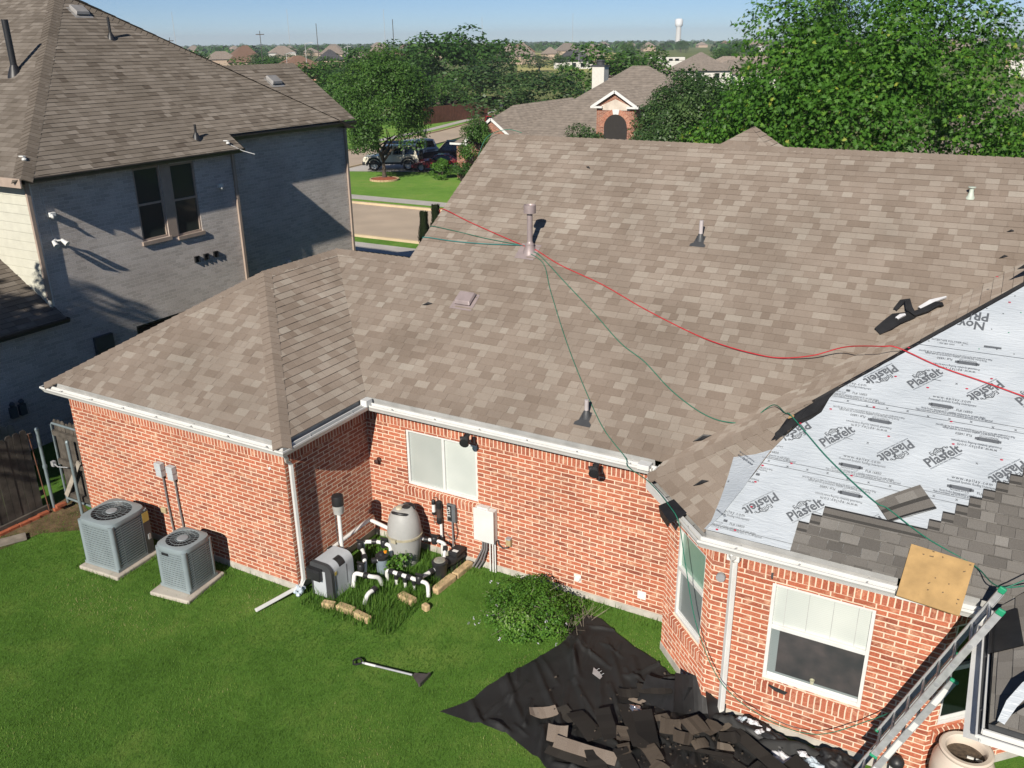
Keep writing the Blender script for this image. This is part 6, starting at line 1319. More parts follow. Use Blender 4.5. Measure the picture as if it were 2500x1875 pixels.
# ================================================================== VEGETATION
NR = np.random.default_rng(3)
def quads_mesh(name, C, T, B, tone):
    """rhombic leaves: centre C, half axes T (long) and B (short)"""
    n = len(C); V = np.empty((n, 4, 3)); V[:, 0] = C - T; V[:, 1] = C + B - T * .1; V[:, 2] = C + T; V[:, 3] = C - B - T * .1
    me = bpy.data.meshes.new(name); me.vertices.add(4 * n); me.loops.add(4 * n); me.polygons.add(n)
    me.vertices.foreach_set('co', V.reshape(-1)); me.loops.foreach_set('vertex_index', np.arange(4 * n)); me.polygons.foreach_set('loop_start', np.arange(0, 4 * n, 4)); me.polygons.foreach_set('loop_total', np.full(n, 4))
    me.update(calc_edges=True); a = me.attributes.new('tone', 'FLOAT', 'FACE'); a.data.foreach_set('value', np.clip(tone, 0, 1)); return me
def unit(v): return v / np.maximum(1e-9, np.linalg.norm(v, axis=-1, keepdims=True))
def crown_mesh(name, rad, zc, n, leaf, lobes=26, seed=0, aspect=.42, yellow=0., flat=.0, lobe_r=(.26, .42), droop=.15, shape=None, spray=0):
    g = np.random.default_rng(seed); rad = np.array(rad, float)
    d = unit(g.normal(size=(lobes, 3))); d[:, 2] = np.where(d[:, 2] < -.8, -d[:, 2] * .5, d[:, 2]); rr = g.uniform(.5, .86, lobes) ** .8
    lc = d * rr[:, None]; 
    if shape is not None: lc = shape(lc)
    lr = g.uniform(*lobe_r, lobes); lt = g.normal(0, .1, lobes)
    w = lr ** 2; k = g.choice(lobes, n, p=w / w.sum())
    o = unit(g.normal(size=(n, 3))); o[:, 2] = np.where(o[:, 2] < -.6, -o[:, 2], o[:, 2])
    sh = g.uniform(.55, 1.12, n) ** .6 * (1 + .12 * np.sin(o[:, 0] * 7 + k) * np.sin(o[:, 1] * 6 + k * 2))
    p = lc[k] + o * (lr[k] * sh)[:, None]
    outer = unit(p)
    P = p * rad; P[:, 2] += zc
    nrm = unit(o * .8 + outer * .4 + g.normal(size=(n, 3)) * .6 + np.array([0, 0, .35]))
    t = unit(np.cross(nrm, g.normal(size=(n, 3)))); t[:, 2] -= droop; t = unit(t); b = unit(np.cross(nrm, t))
    L = leaf * g.uniform(.55, 1.25, n); tone = .42 + lt[k] + g.normal(0, .17, n)
    if spray:                                       # leaflets fan out in sprays from common points
        m_ = n // spray; idx = np.repeat(np.arange(m_), spray)[:n]; pc = P[:len(idx) // 1][idx * 1 % len(P)]; ang = np.tile(np.linspace(-1.1, 1.1, spray), m_)[:len(idx)]
        N0 = nrm[idx]; T0 = t[idx]; B0 = b[idx]; T1 = T0 * np.cos(ang)[:, None] + B0 * np.sin(ang)[:, None]; B1 = unit(np.cross(N0, T1)); L0 = (L[idx] * (1 - .25 * np.abs(ang)))
        tn = tone[idx] + g.normal(0, .06, len(idx)); P = pc + T1 * L0[:, None] * .5; T = T1 * L0[:, None] * .5; B = B1 * (L0 * aspect * .5)[:, None]; tone = tn
        if yellow: yl = g.random(m_) < yellow; tone = np.where(yl[idx], 1.0, np.minimum(tone, .93))
        return quads_mesh(name, P, T, B, tone)
    return quads_mesh(name, P, t * (L * .5)[:, None], b * (L * aspect * .5)[:, None], np.minimum(tone, .95))
def trunk_mb(h, r, limbs, spread, seed, top=None):
    rr = random.Random(seed); m = MB(); n = 5; pts = [Vector((math.sin(i * 1.3 + seed) * .04 * h * .3, math.cos(i * 1.7 + seed) * .03 * h * .3, h * i / n)) for i in range(n + 1)]; pts[0] = Vector((0, 0, -.1))
    m.tube(pts, [r * 1.25] + [r * (1 - .12 * i) for i in range(1, n + 1)], 9)
    for k in range(limbs):
        a = 2 * math.pi * k / limbs + rr.uniform(-.3, .3); st = pts[3 + k % 3]; e = st + Vector((math.cos(a) * spread * rr.uniform(.6, 1), math.sin(a) * spread * rr.uniform(.6, 1), (top or h) * rr.uniform(.35, .75)))
        mid = st.lerp(e, .45) + Vector((0, 0, .12 * h)); m.tube([st, mid, e], [r * .55, r * .38, r * .1], 7)
        for q in range(2):
            e2 = mid + Vector((rr.uniform(-1, 1), rr.uniform(-1, 1), rr.uniform(.2, 1))) * spread * .5; m.tube([mid, mid.lerp(e2, .5) + Vector((0, 0, .05 * h)), e2], [r * .28, r * .18, r * .05], 6)
    return m
def tree(name, loc, label, cat, crown_me, mat, th, tr, limbs, spread, seed, group=None, top=None):
    t = thing(name, loc, label, cat, group); BASE[t.name] = Vector((0, 0, 0))
    part('trunk', trunk_mb(th, tr, limbs, spread, seed, top), M_BARK, t, smooth=True); part('crown', crown_me, mat, t); return t

# lawn blades
def blades(name, inside_fn, bounds, n, hgt, mat, seed, zfn, lean=.5, wid=.006, tone0=.5, label=None, cat='grass', tone_fn=None):
    g = np.random.default_rng(seed); x = g.uniform(bounds[0], bounds[1], n); y = g.uniform(bounds[2], bounds[3], n); k = inside_fn(x, y); x, y = x[k], y[k]; n = len(x)
    a = g.uniform(0, 2 * np.pi, n); h = hgt * g.uniform(.5, 1.3, n); ln = g.normal(0, lean, n) * h; z = np.full(n, zfn)
    base = np.stack([x, y, z], 1); tip = base + np.stack([np.cos(a) * ln, np.sin(a) * ln, h], 1); s_ = np.stack([np.cos(a + 1.57) * wid, np.sin(a + 1.57) * wid, np.zeros(n)], 1)
    V = np.empty((n, 3, 3)); V[:, 0] = base - s_; V[:, 1] = base + s_; V[:, 2] = tip
    me = bpy.data.meshes.new(name); me.vertices.add(3 * n); me.loops.add(3 * n); me.polygons.add(n); me.vertices.foreach_set('co', V.reshape(-1)); me.loops.foreach_set('vertex_index', np.arange(3 * n)); me.polygons.foreach_set('loop_start', np.arange(0, 3 * n, 3)); me.polygons.foreach_set('loop_total', np.full(n, 3)); me.update(calc_edges=True)
    tn = g.normal(tone0, .17, n)
    if tone_fn is not None: tn = tn + tone_fn(x, y)
    at = me.attributes.new('tone', 'FLOAT', 'FACE'); at.data.foreach_set('value', np.clip(tn, 0, 1)); o = bpy.data.objects.new(name, me); COL.objects.link(o); me.materials.append(mat); tag(o, label, cat, kind='stuff'); BASE[o.name] = Vector(); return o
TPn = np.array(TP)
def in_poly(px_, py_, P):
    c = np.zeros(len(px_), bool); j = len(P) - 1
    for i in range(len(P)):
        xi, yi = P[i]; xj, yj = P[j]; cond = ((yi > py_) != (yj > py_)) & (px_ < (xj - xi) * (py_ - yi) / (yj - yi + 1e-12) + xi); c ^= cond; j = i
    return c
def lawn_ok(x, y):
    k = ~in_poly(x, y, TP); k &= ~((x > -5.2) & (x < 0.02) & (y > -.02)); k &= ~((x > -.02) & (y > 2.04)); k &= ~((x > 5.74) & (x + y > 7.19)); k &= ~((x > 6.6) & (y > .5))
    k &= ~((np.abs(x + 3.40) < .5) & (np.abs(y + .8) < .5)); k &= ~((np.abs(x + 1.77) < .45) & (np.abs(y + .74) < .5)); k &= ~((x < -4.6) & (y > -1.6) & (y - x > 4.75) & (np.sin(x * 37) * np.sin(y * 41) > -.4)); k &= ~((x > .2) & (x < 2.1) & (y > .25)); k &= x > -6.1
    return k
def patch(x, y):
    f = np.zeros(len(x))
    for i in range(len(x)): f[i] = noise.noise(Vector((x[i] * .8, y[i] * .8, 2.))) * .55 + .12 * noise.noise(Vector((x[i] * .3, y[i] * .3, 9.))) + .5 * noise.noise(Vector((x[i] * 2.6, y[i] * 2.6, 5.))) * .2
    return f
blades('lawn_grass', lawn_ok, (-6.1, 9.4, -6.5, 2.1), 260000, .032, M_BLADE, 11, GZ, .7, .0045, .45, 'mown green lawn grass behind the brick house', tone_fn=patch)
def bed(x, y): return (x > .25) & (x < 2.05) & (y > -.3) & (y < 1.95) & ~((x < .72) & (y > .02) & (y < .66)) & ~((x - FX) ** 2 + (y - FY) ** 2 < .1)
blades('long_grass', bed, (.2, 2.1, -.3, 1.95), 5200, .17, M_BLADE, 12, GZ, .55, .006, .35, 'long uncut grass growing among the pool pipes', tone_fn=lambda x, y: -.1 * (y > .9))
blades('edge_grass', lambda x, y: ((y > 1.75) | ((x < 0) & (y > -.16))) & lawn_ok(x, y), (-5, 5.7, -.2, 2.06), 9000, .09, M_BLADE, 13, GZ, .5, .005, .5, 'taller grass fringe along the brick foundation')
def round_pads(x, y):
    r = np.zeros(len(x), bool)
    for cx, cy, sx, sy in ((-3.40, -.8, .46, .47), (-1.77, -.74, .40, .46)):
        dx, dy = np.abs(x - cx) - sx, np.abs(y - cy) - sy; d = np.maximum(dx, dy); r |= (d > -.05 + .04 * np.sin(x * 19) * np.sin(y * 23)) & (d < .07)
    return r & lawn_ok(x + 0 * y, y) | r & (NR.random(len(x)) < .35)
blades('pad_grass', round_pads, (-4.1, -1.1, -1.5, -.1), 9000, .075, M_BLADE, 14, GZ, .6, .005, .5, 'taller grass growing over the edges of the concrete pads')
# weeds beside the filter
for i, (x, y, h, lb) in enumerate(((1.22, 1.25, .4, 'broad-leaved green weed in front of the filter tank, taller of two'), (1.05, 1.12, .32, 'broad-leaved green weed in front of the filter tank, nearer the blue feeder'), (.62, 1.55, .22, 'low green weed by the shaded wing wall behind the pipes'))):
    t = thing('weed', (x, y, GZ), lb, 'weed'); BASE[t.name] = Vector(); part('foliage', crown_mesh('foliage', (.17, .17, .2), h * .6, 150 if i < 2 else 90, .075, 9, 50 + i, .6), L_SHRUB, t)
    m = MB()
    for k in range(4): m.tube([(0, 0, 0), (.04 * math.cos(k * 1.6), .04 * math.sin(k * 1.6), h * .5), (.1 * math.cos(k * 1.6), .1 * math.sin(k * 1.6), h)], .004, 5)
    part('stem', m, pbr('green_stem', (.1, .16, .04), .7), t)
# shrub
t = thing('flowering_shrub', (3.75, .95, GZ), 'loose green flowering shrub with dry stems on the lawn beside the tarpaulin', 'shrub'); BASE[t.name] = Vector()
part('foliage', crown_mesh('foliage', (.78, .72, .42), .27, 11000, .05, 44, 61, .5, lobe_r=(.2, .36)), L_SHRUB, t)
m = MB(); sr = random.Random(9)
for k in range(70):
    a = sr.uniform(0, 6.28); l = sr.uniform(.5, .98); e = Vector((math.cos(a) * l * .8, math.sin(a) * l * .75, sr.uniform(.12, .55))); m.tube([(e.x * .1, e.y * .1, 0), (e.x * .55, e.y * .55, e.z * .9), tuple(e)], [.006, .004, .0022], 4)
part('stems', m, pbr('dry_stem', (.3, .25, .2), .9, var=.3), t)
m = MB()
for k in range(60):
    a = sr.gauss(-.2, .6); e = Vector((.55 + sr.uniform(-.3, .3), .35 + sr.uniform(-.35, .3), 0)); m.tube([e, e + Vector((sr.uniform(-.15, .25), sr.uniform(-.2, .2), sr.uniform(.15, .38)))], [.004, .002], 4)
part('dry_twigs', m, pbr('grey_twig', (.26, .22, .17), .9, var=.3), t)
for k in range(36):
    c = np.array([[sr.uniform(-.75, .8), sr.uniform(-.75, .5), sr.uniform(.15, .5)]]); c = np.repeat(c, 4, 0) + NR.normal(size=(4, 3)) * .012; part('flower', quads_mesh('flower', c, unit(NR.normal(size=(4, 3))) * .02, unit(NR.normal(size=(4, 3))) * .01, np.full(4, .5)), pbr('pale_lilac_flower', (.5, .48, .55), .6), t)

# trees: the big ash and the oaks of the front garden
ash = crown_mesh('crown', (4.7, 4.4, 5.3), 6.0, 290000, .12, 130, 71, .32, yellow=.012, lobe_r=(.15, .27), spray=5)
tree('ash_tree', (5.3, 20.2, FZ + .25), 'large bright green ash tree with yellow leaf tips towering behind the main roof', 'tree', ash, L_ASH, 3.4, .24, 8, 3.0, 4, top=5)
ash2 = crown_mesh('crown', (2.6, 2.6, 2.4), 3.6, 75000, .115, 40, 72, .3, yellow=.03, spray=5)
tree('ash_tree', (9.2, 21.5, FZ + .2), 'bright green ash at the right edge behind the main roof', 'tree', ash2, L_ASH, 2.0, .14, 6, 1.6, 5)
tree('ash_tree', (1.0, 19.2, FZ + .3), 'low bright green ash in front of the darker oak behind the ridge', 'tree', crown_mesh('crown', (2.3, 2.0, 2.2), 4.4, 60000, .115, 36, 73, .3, yellow=.02, spray=5), L_ASH, 2.6, .14, 6, 1.4, 6)
oak = crown_mesh('crown', (2.3, 2.4, 3.3), 4.9, 36000, .13, 50, 74, .5, lobe_r=(.2, .34))
tree('oak_tree', (-1.5, 23.4, FZ), 'dense grey-green oak left of the big ash, behind the main ridge', 'tree', oak, L_OAK, 2.4, .2, 7, 1.9, 7)
tree('dark_tree', (-.4, 42, FZ), 'darker blue-green tree top standing behind the left side of the big ash', 'tree', crown_mesh('crown', (1.7, 1.7, 4.3), 8.9, 13000, .17, 36, 75, .45), leaf_mat('evergreen_leaf', [(0, (.018, .05, .022)), (1, (.06, .12, .05))], .2), 4, .2, 6, 1.2, 8)
tree('oak_tree', (-12.5, 38.5, FZ), 'small rounded green tree in front of the far brick house roof', 'tree', crown_mesh('crown', (1.9, 1.8, 1.6), 3.2, 9000, .15, 26, 76, .5), L_OAK, 1.8, .12, 6, 1.1, 9)
tree('oak_tree', (-3.9, 31.0, FZ), 'mid-green tree covering the right end of the far brick house', 'tree', crown_mesh('crown', (2.9, 2.6, 2.7), 5.0, 20000, .15, 32, 77, .5), L_OAK, 2.5, .15, 6, 1.3, 10)
# yard tree in its mulch ring
T1 = (-30.7, 43.3, FZ); tree('shade_tree', T1, 'round dark green shade tree standing in a red mulch ring across the street', 'tree', crown_mesh('crown', (3.9, 3.7, 4.2), 4.45, 38000, .2, 56, 78, .5, lobe_r=(.2, .34)), L_MID, 2.2, .17, 7, 2.0, 11)
m = MB(); m.lathe((T1[0], T1[1], FZ), [(1.0, 0), (.9, .12), (.4, .2), (.001, .22)], 26); tag(part('mulch_bed', m, M_MULCH), 'round bed of red mulch around the shade tree trunk', 'mulch bed')
m = MB()
for k in range(34):
    a = k * 2 * math.pi / 34; m.box((-.09, -.05, 0), (.09, .05, .13), Matrix.Translation((T1[0] + math.cos(a) * 1.02, T1[1] + math.sin(a) * 1.02, FZ)) @ Matrix.Rotation(a + 1.57, 4, 'Z'))
tag(part('edging_ring', m, M_LIME), 'ring of pale edging stones round the red mulch bed', 'edging', kind='stuff')
# off-frame tree that shades the grey house
tree('shade_tree', (-8.5, -6.4, GZ), 'tall garden tree in front of the grey house low roof, throwing dappled shade', 'tree', crown_mesh('crown', (3.1, 2.6, 3.3), 5.7, 15000, .3, 50, 79, .5), L_MID, 2.8, .18, 6, 1.6, 12)
# narrow cypresses
for i, (x, y, h, lb) in enumerate(((-14.6, 25.0, 1.95, 'narrow dark cypress beside the front pavement, left of two'), (-14.0, 25.1, 2.3, 'narrow dark cypress beside the front pavement, right of two'))):
    t = thing('cypress', (x, y, FZ), lb, 'cypress', 'pair of cypresses at the pavement'); BASE[t.name] = Vector()
    g = np.random.default_rng(80 + i); n = 3500; z = g.uniform(.03, 1, n) ** .85; a = g.uniform(0, 6.28, n); r = (.29 * np.sin(np.minimum(1, z * 1.25 + .12) * 2.6) ** .7) * g.uniform(.6, 1.15, n); r = np.nan_to_num(r); C = np.stack([np.cos(a) * r, np.sin(a) * r, z * h], 1)
    part('foliage', quads_mesh('foliage', C, np.stack([np.cos(a) * .02, np.sin(a) * .02, np.full(n, .065)], 1), np.stack([-np.sin(a) * .02, np.cos(a) * .02, np.zeros(n)], 1), g.random(n)), L_CYP, t)
    m = MB(); m.tube([(0, 0, -.05), (0, 0, h * .8)], [.04, .01], 6); part('trunk', m, M_BARK, t)
def bush(name, loc, rad, n, leaf, mat, label, seed, cat='bush', zc=None):
    t = thing(name, loc, label, cat); BASE[t.name] = Vector(); part('foliage', crown_mesh('foliage', rad, zc if zc else rad[2] * .8, n, leaf, 22, seed, .55), mat, t); m = MB()
    for k in range(4): m.tube([(0, 0, -.1), (rad[0] * .3 * math.cos(k * 1.6), rad[1] * .3 * math.sin(k * 1.6), rad[2])], .03, 5)
    part('stem', m, M_BARK, t); return t
bush('hedge_bush', (-27.2, 45.4, FZ), (.95, .75, .75), 3600, .12, leaf_mat('lime_leaf', [(0, (.05, .14, .015)), (1, (.14, .3, .04))], .3), 'clipped lime-green hedge bush before the far brick garage', 91)
bush('crape_myrtle', (-23.9, 45.2, FZ), (1.5, 1.0, 1.9), 8000, .14, L_MID, 'leafy crape myrtle hiding the small brick gable of the far house', 92, zc=2.5)
bush('hedge_bush', (-25.2, 45.1, FZ), (.9, .6, .9), 3000, .12, L_DARK, 'dark bush beside the lime-green hedge at the far garage', 93)
tl = at = None
def polar(px_, d):
    """world position at bearing of picture column px_ (on the horizon) and ground distance d"""
    a = math.atan((px_ - 1250) / 2144.) - .5115; return (CP.x + math.sin(a) * d, CP.y + math.cos(a) * d)
# shared crowns for the middle distance
FC = [crown_mesh('crown', (1, 1, .95), 1.1, 2600, .1, 26, 200 + i, .6, lobe_r=(.24, .4)) for i in range(5)]
FT = trunk_mb(.6, .06, 5, .4, 3).mesh('trunk')
def far_tree(x, y, r, h, i, label, group, mat=None, seed=0):
    t = thing('broadleaf_tree', (x, y, FZ), label, 'tree', group); BASE[t.name] = Vector()
    c = bpy.data.objects.new('crown', FC[i % 5]); COL.objects.link(c); c.parent = t; k = bpy.data.objects.new('trunk', FT); COL.objects.link(k); k.parent = t
    if not FC[i % 5].materials: FC[i % 5].materials.append(L_DARK)
    if not FT.materials: FT.materials.append(M_BARK)
    if mat is not None: c.material_slots[0].link = 'OBJECT'; c.material_slots[0].material = mat
    t.scale = (r, r, h / 2.05); t.rotation_euler = (0, 0, seed); return t
named = [  # column, distance, radius, height, material, label
    (1240, 108, 6.4, 7.0, L_OAK, 'broad grey-green tree behind the brown fence, left of the far house roof'), (1330, 104, 5.2, 6.3, L_OAK, 'grey-green tree touching the left slope of the far house roof'),
    (1470, 125, 6.8, 9.0, L_MID, 'bright green rounded tree behind the white chimney'), (1560, 128, 5.6, 7.8, L_MID, 'bright green tree right of the white chimney tree'),
    (1085, 135, 6.5, 10.4, L_DARK, 'tall dark tree with a forked trunk beside the pond'), (1180, 142, 7.5, 11.0, L_DARK, 'tallest dark tree right of the pond'), (1010, 140, 6.0, 9.8, L_DARK, 'dark tree left of the forked pond tree'),
    (940, 150, 6.5, 8.6, L_MID, 'mid-green tree behind the shade tree crown'), (870, 150, 6.0, 7.6, L_MID, 'mid-green tree beyond the grey house roof end'), (800, 140, 6.0, 6.6, L_MID, 'low green tree just right of the grey house roof corner'),
    (730, 150, 6.0, 6.4, L_MID, 'low bright tree over the far end of the grey roof'), (660, 170, 7.0, 7.2, L_MID, 'bright green tree above the grey house lower ridge'), (590, 165, 6.0, 6.4, L_DARK, 'dark tree above the grey house ridge'), (520, 190, 6.5, 7.4, L_MID, 'green tree at the left near the grey roof slope'), (470, 210, 6, 7.2, L_DARK, 'dark tree at the far left above the grey roof'),
    (1371, 260, 3.4, 6.0, L_DARK, 'small round dark tree standing alone in the pale field'), (1320, 300, 6.5, 5.6, L_OAK, 'grey-green tree at the left edge of the pale field'), (1215, 210, 6, 7.8, L_DARK, 'dark tree right behind the tallest tree'),
    (1120, 125, 3.6, 5, L_MID, 'low willow-like green tree at the pond edge'), (860, 112, 5.0, 6.0, L_MID, 'green tree tucked behind the left side of the shade tree'), (905, 118, 4.6, 6.8, L_OAK, 'grey-green tree behind the shade tree'),
    (2400, 70, 3.0, 6.2, L_MID, 'green tree in front of the grey roofs at the right edge'), (2330, 58, 3.2, 7.0, L_MID, 'green tree hidden behind the right side of the ash'), (2470, 46, 2.6, 5.6, L_MID, 'leafy tree at the far right edge behind the ash'), (1690, 75, 4, 6.8, L_OAK, 'grey-green tree behind the oak'), (1800, 60, 4, 7.4, L_MID, 'green tree between the oak and the big ash')]
for i, (px_, d, r, h, mt, lb) in enumerate(named): x, y = polar(px_, d); far_tree(x, y, r, h, i, lb, None, mt, i * 1.3)
tr = random.Random(17)
for i in range(100):
    px_ = tr.uniform(380, 2490); d = 10 ** tr.uniform(2.3, 2.9); x, y = polar(px_, d)
    if 1260 < px_ < 1510 and d < 640: continue
    if 1480 < px_ < 1860 and d < 270: continue
    h = tr.uniform(4.2, 6.8) if d < 420 else tr.uniform(5.5, 9); far_tree(x, y, tr.uniform(3.2, 5.8), h, tr.randrange(5), 'one of the many green trees among the distant roofs', 'distant trees among the far roofs', tr.choice((L_DARK, L_MID, L_OAK, L_DARK)), tr.random() * 6)
# the woods on the horizon read as one mass
g = np.random.default_rng(5); n = 700; px_ = g.uniform(250, 2520, n); d = 10 ** g.uniform(2.85, 3.48, n); Cs = []; Rs = []
for a, b in zip(px_, d): x, y = polar(a, b); Cs.append((x, y)); 
Cs = np.array(Cs); kk = np.repeat(np.arange(n), 60); N_ = len(kk); Rr_ = g.uniform(5, 10, n); Hh = g.uniform(5, 9, n); o = unit(g.normal(size=(N_, 3))); o[:, 2] = np.abs(o[:, 2])
P = np.stack([Cs[kk, 0] + o[:, 0] * Rr_[kk], Cs[kk, 1] + o[:, 1] * Rr_[kk], FZ + o[:, 2] * Hh[kk] * g.uniform(.5, 1, N_)], 1); T = unit(np.cross(o, g.normal(size=(N_, 3)))); B = unit(np.cross(o, T)); s_ = g.uniform(1.2, 2.6, N_)[:, None]
me = quads_mesh('distant_woods', P, T * s_, B * s_ * .8, g.normal(.45, .2, N_)); ob = bpy.data.objects.new('distant_woods', me); COL.objects.link(ob); me.materials.append(L_DARK); tag(ob, 'low dark line of woods along the horizon', 'woods', kind='stuff')

# ================================================================== FAR HOUSES
def wall_ring(m, x0, y0, x1, y1, z0, z1): 
    for a, b in (((x0, y0), (x1, y0)), ((x1, y0), (x1, y1)), ((x1, y1), (x0, y1)), ((x0, y1), (x0, y0))): m.wall(a, b, z0, z1, u0=a[0])
def hip_faces(m, x0, y0, x1, y1, z, p, ov=.4, gable=False, t=.5):
    x0 -= ov; y0 -= ov; x1 += ov; y1 += ov; w, d = x1 - x0, y1 - y0
    def fc(q): m.face(q, [(0, 0)] * len(q), t)
    if w >= d:
        r = d / 2; zt = z + r * p; k = 0 if gable else r; a, b = (x0 + k, (y0 + y1) / 2, zt), (x1 - k, (y0 + y1) / 2, zt)
        fc([(x0, y0, z), (x1, y0, z), b, a]); fc([(x1, y1, z), (x0, y1, z), a, b]); fc([(x1, y0, z), (x1, y1, z), b]); fc([(x0, y1, z), (x0, y0, z), a])
    else:
        r = w / 2; zt = z + r * p; k = 0 if gable else r; a, b = ((x0 + x1) / 2, y0 + k, zt), ((x0 + x1) / 2, y1 - k, zt)
        fc([(x0, y0, z), (x1, y0, z), a]); fc([(x1, y0, z), (x1, y1, z), b, a]); fc([(x1, y1, z), (x0, y1, z), b]); fc([(x0, y1, z), (x0, y0, z), a, b])
    m.face([(x0, y0, z - .02), (x0, y1, z - .02), (x1, y1, z - .02), (x1, y0, z - .02)]); return zt
def roof_mat(name, col):
    m, nt, nd, lk, p = newmat(name); tc = N(nd, "ShaderNodeTexCoord")
    sep = N(nd, "ShaderNodeMapping"); lk.new(tc.outputs['Object'], sep.inputs[0]); sep.inputs['Scale'].default_value = (1, 1, 2.2)
    b = N(nd, "ShaderNodeTexNoise"); b.inputs['Scale'].default_value = 2.6; b.inputs['Detail'].default_value = 7; lk.new(sep.outputs[0], b.inputs['Vector'])
    w = N(nd, "ShaderNodeTexWave"); w.bands_direction = 'Z'; w.inputs['Scale'].default_value = 2.2; w.inputs['Distortion'].default_value = .6; lk.new(tc.outputs['Object'], w.inputs['Vector'])
    r = ramp(nd, [(.3, tuple(c * .78 for c in col)), (.7, tuple(c * 1.2 for c in col))]); lk.new(b.outputs[0], r.inputs[0]); r2 = ramp(nd, [(.0, (.84, .84, .84)), (.4, (1.03, 1.03, 1.03))]); lk.new(w.outputs['Color'], r2.inputs[0])
    lk.new(mixc(nd, lk, 1., r.outputs[0], r2.outputs[0], 'MULTIPLY'), p.inputs['Base Color']); p.inputs['Roughness'].default_value = .95; p.inputs['Specular IOR Level'].default_value = .1; p.inputs['Diffuse Roughness'].default_value = 1.5; return m
RM_GB = roof_mat('far_grey_brown_roof', (.21, .18, .155)); RM_BR = roof_mat('far_brown_roof', (.2, .125, .09)); RM_DG = roof_mat('far_dark_roof', (.075, .075, .08)); RM_TN = roof_mat('far_tan_roof', (.26, .215, .18))
M_FW = pbr('far_white_wall', (.66, .64, .58), .8, var=.05); M_FT = pbr('far_tan_wall', (.5, .38, .28), .85, var=.08)
# house across the street
oh = thing('brick_ranch_house', (-16, 46.5, FZ), 'brick ranch house with grey-brown roof, white chimney and arched entry across the street', 'house')
m = MB(); wall_ring(m, -26.3, 46.3, -20.3, 58, FZ, 1.5); wall_ring(m, -20.3, 47.2, -8.3, 60.6, FZ, 1.6)
m.face([(-25.3, 46.28, 1.5), (-21.3, 46.28, 1.5), (-23.3, 46.28, 3.12)], [(0, 1.5), (4, 1.5), (2, 3.1)])
ex0, ex1, ez0, ez1 = -14.5, -12.9, FZ, 3.55
m.wall((-15.05, 45.7), (-12.45, 45.7), FZ, 4.35, ((15.05 + ex0, 15.05 + ex1, ez0, ez1),)); m.wall((-12.45, 45.7), (-12.45, 47.5), FZ, 4.35); m.wall((-15.05, 47.5), (-15.05, 45.7), FZ, 4.35)
m.face([(-15.05, 45.69, 4.35), (-12.45, 45.69, 4.35), (-13.75, 45.69, 5.2)], [(0, 0), (2.6, 0), (1.3, .9)])
part('wall', m, M_FBRICK, oh)
m = MB(); R3 = Plane((-26.8, 0, 1.55), (1, 0), .77); zt = 0
zt = hip_faces(m, -26.0, 46.7, -20.6, 62, 1.5, .77, .5); hip_faces(m, -22.6, 47.4, -8.2, 60.6, 1.6, .70, .5)
def gable_roof(m, x0, x1, y0, y1, z, zt, th=.09):
    xm = (x0 + x1) / 2; m.face([(x0, y0, z), (xm, y0, zt), (xm, y1, zt), (x0, y1, z)]); m.face([(xm, y0, zt), (x1, y0, z), (x1, y1, z), (xm, y1, zt)])
gable_roof(m, -25.5, -21.1, 46.15, 49.5, 1.62, 3.3); gable_roof(m, -15.3, -12.2, 45.5, 53, 4.32, 5.32)
orf = part('roof', m, RM_GB, oh)
m = MB(); 
for x0, x1, z, zt_, y in ((-25.5, -21.1, 1.6, 3.3, 46.12), (-15.3, -12.2, 4.3, 5.32, 45.46)):
    m = MB(); xm = (x0 + x1) / 2; m.bar((x0, y, z), (xm, y, zt_ - .06), .05, .17, (0, 0, 1)); m.bar((x1, y, z), (xm, y, zt_ - .06), .05, .17, (0, 0, 1)); part('barge_board', m, M_WHITE, oh)
for q in (((-15.4, 45.45, 4.22), (-14.6, 45.7, 4.34)), ((-12.9, 45.45, 4.22), (-12.1, 45.7, 4.34)), ((-26.8, 46.15, 1.36), (-25.3, 46.25, 1.5))):
    m = MB(); m.box(*q); part('eave_return', m, M_WHITE, oh)
m = MB(); cx, cz, r0, r1 = -13.7, 3.05, .80, 1.12
m2 = MB()
for i in range(14):
    a0, a1 = math.pi * i / 14, math.pi * (i + 1) / 14; q = [(cx + r0 * math.cos(a0), 45.66, cz + r0 * math.sin(a0)), (cx + r1 * math.cos(a0), 45.66, cz + r1 * math.sin(a0)), (cx + r1 * math.cos(a1), 45.66, cz + r1 * math.sin(a1)), (cx + r0 * math.cos(a1), 45.66, cz + r0 * math.sin(a1))]
    (m if i in (6, 7) else m2).face(q[::-1], [(a0 * 1.0, .9), (a0, .68), (a1, .68), (a1, .9)])
part('keystone', m, M_WHITE, oh); part('arch_bricks', m2, M_SOLDIER, oh)
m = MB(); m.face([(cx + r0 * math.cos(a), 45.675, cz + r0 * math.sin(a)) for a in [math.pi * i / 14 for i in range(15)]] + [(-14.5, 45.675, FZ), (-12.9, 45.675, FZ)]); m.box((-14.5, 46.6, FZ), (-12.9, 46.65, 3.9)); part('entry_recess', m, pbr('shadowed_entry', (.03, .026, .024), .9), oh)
m = MB(); m.face([(-14.7, 45.67, 4.1), (-12.7, 45.67, 4.1), (-12.75, 45.67, 4.38), (-13.75, 45.67, 4.78), (-14.7, 45.67, 4.38)]); part('stone_panel', m, pbr('pale_stone', (.6, .52, .44), .9, var=.15, vs=3), oh)
m = MB(); m.box((-20.6, 57.2, 2), (-19.6, 58.1, 6.45)); ch = part('chimney', m, M_FW, orf); m = MB(); m.box((-20.66, 57.14, 6.4), (-19.54, 58.16, 6.5)); m.lathe((-20.1, 57.65, 6.5), [(.3, 0), (.3, .25), (.36, .27), (.36, .36), (.001, .4)], 14); part('chimney_cap', m, M_DGREY, ch) if False else part('chimney_cap', m, M_DGREY, orf)
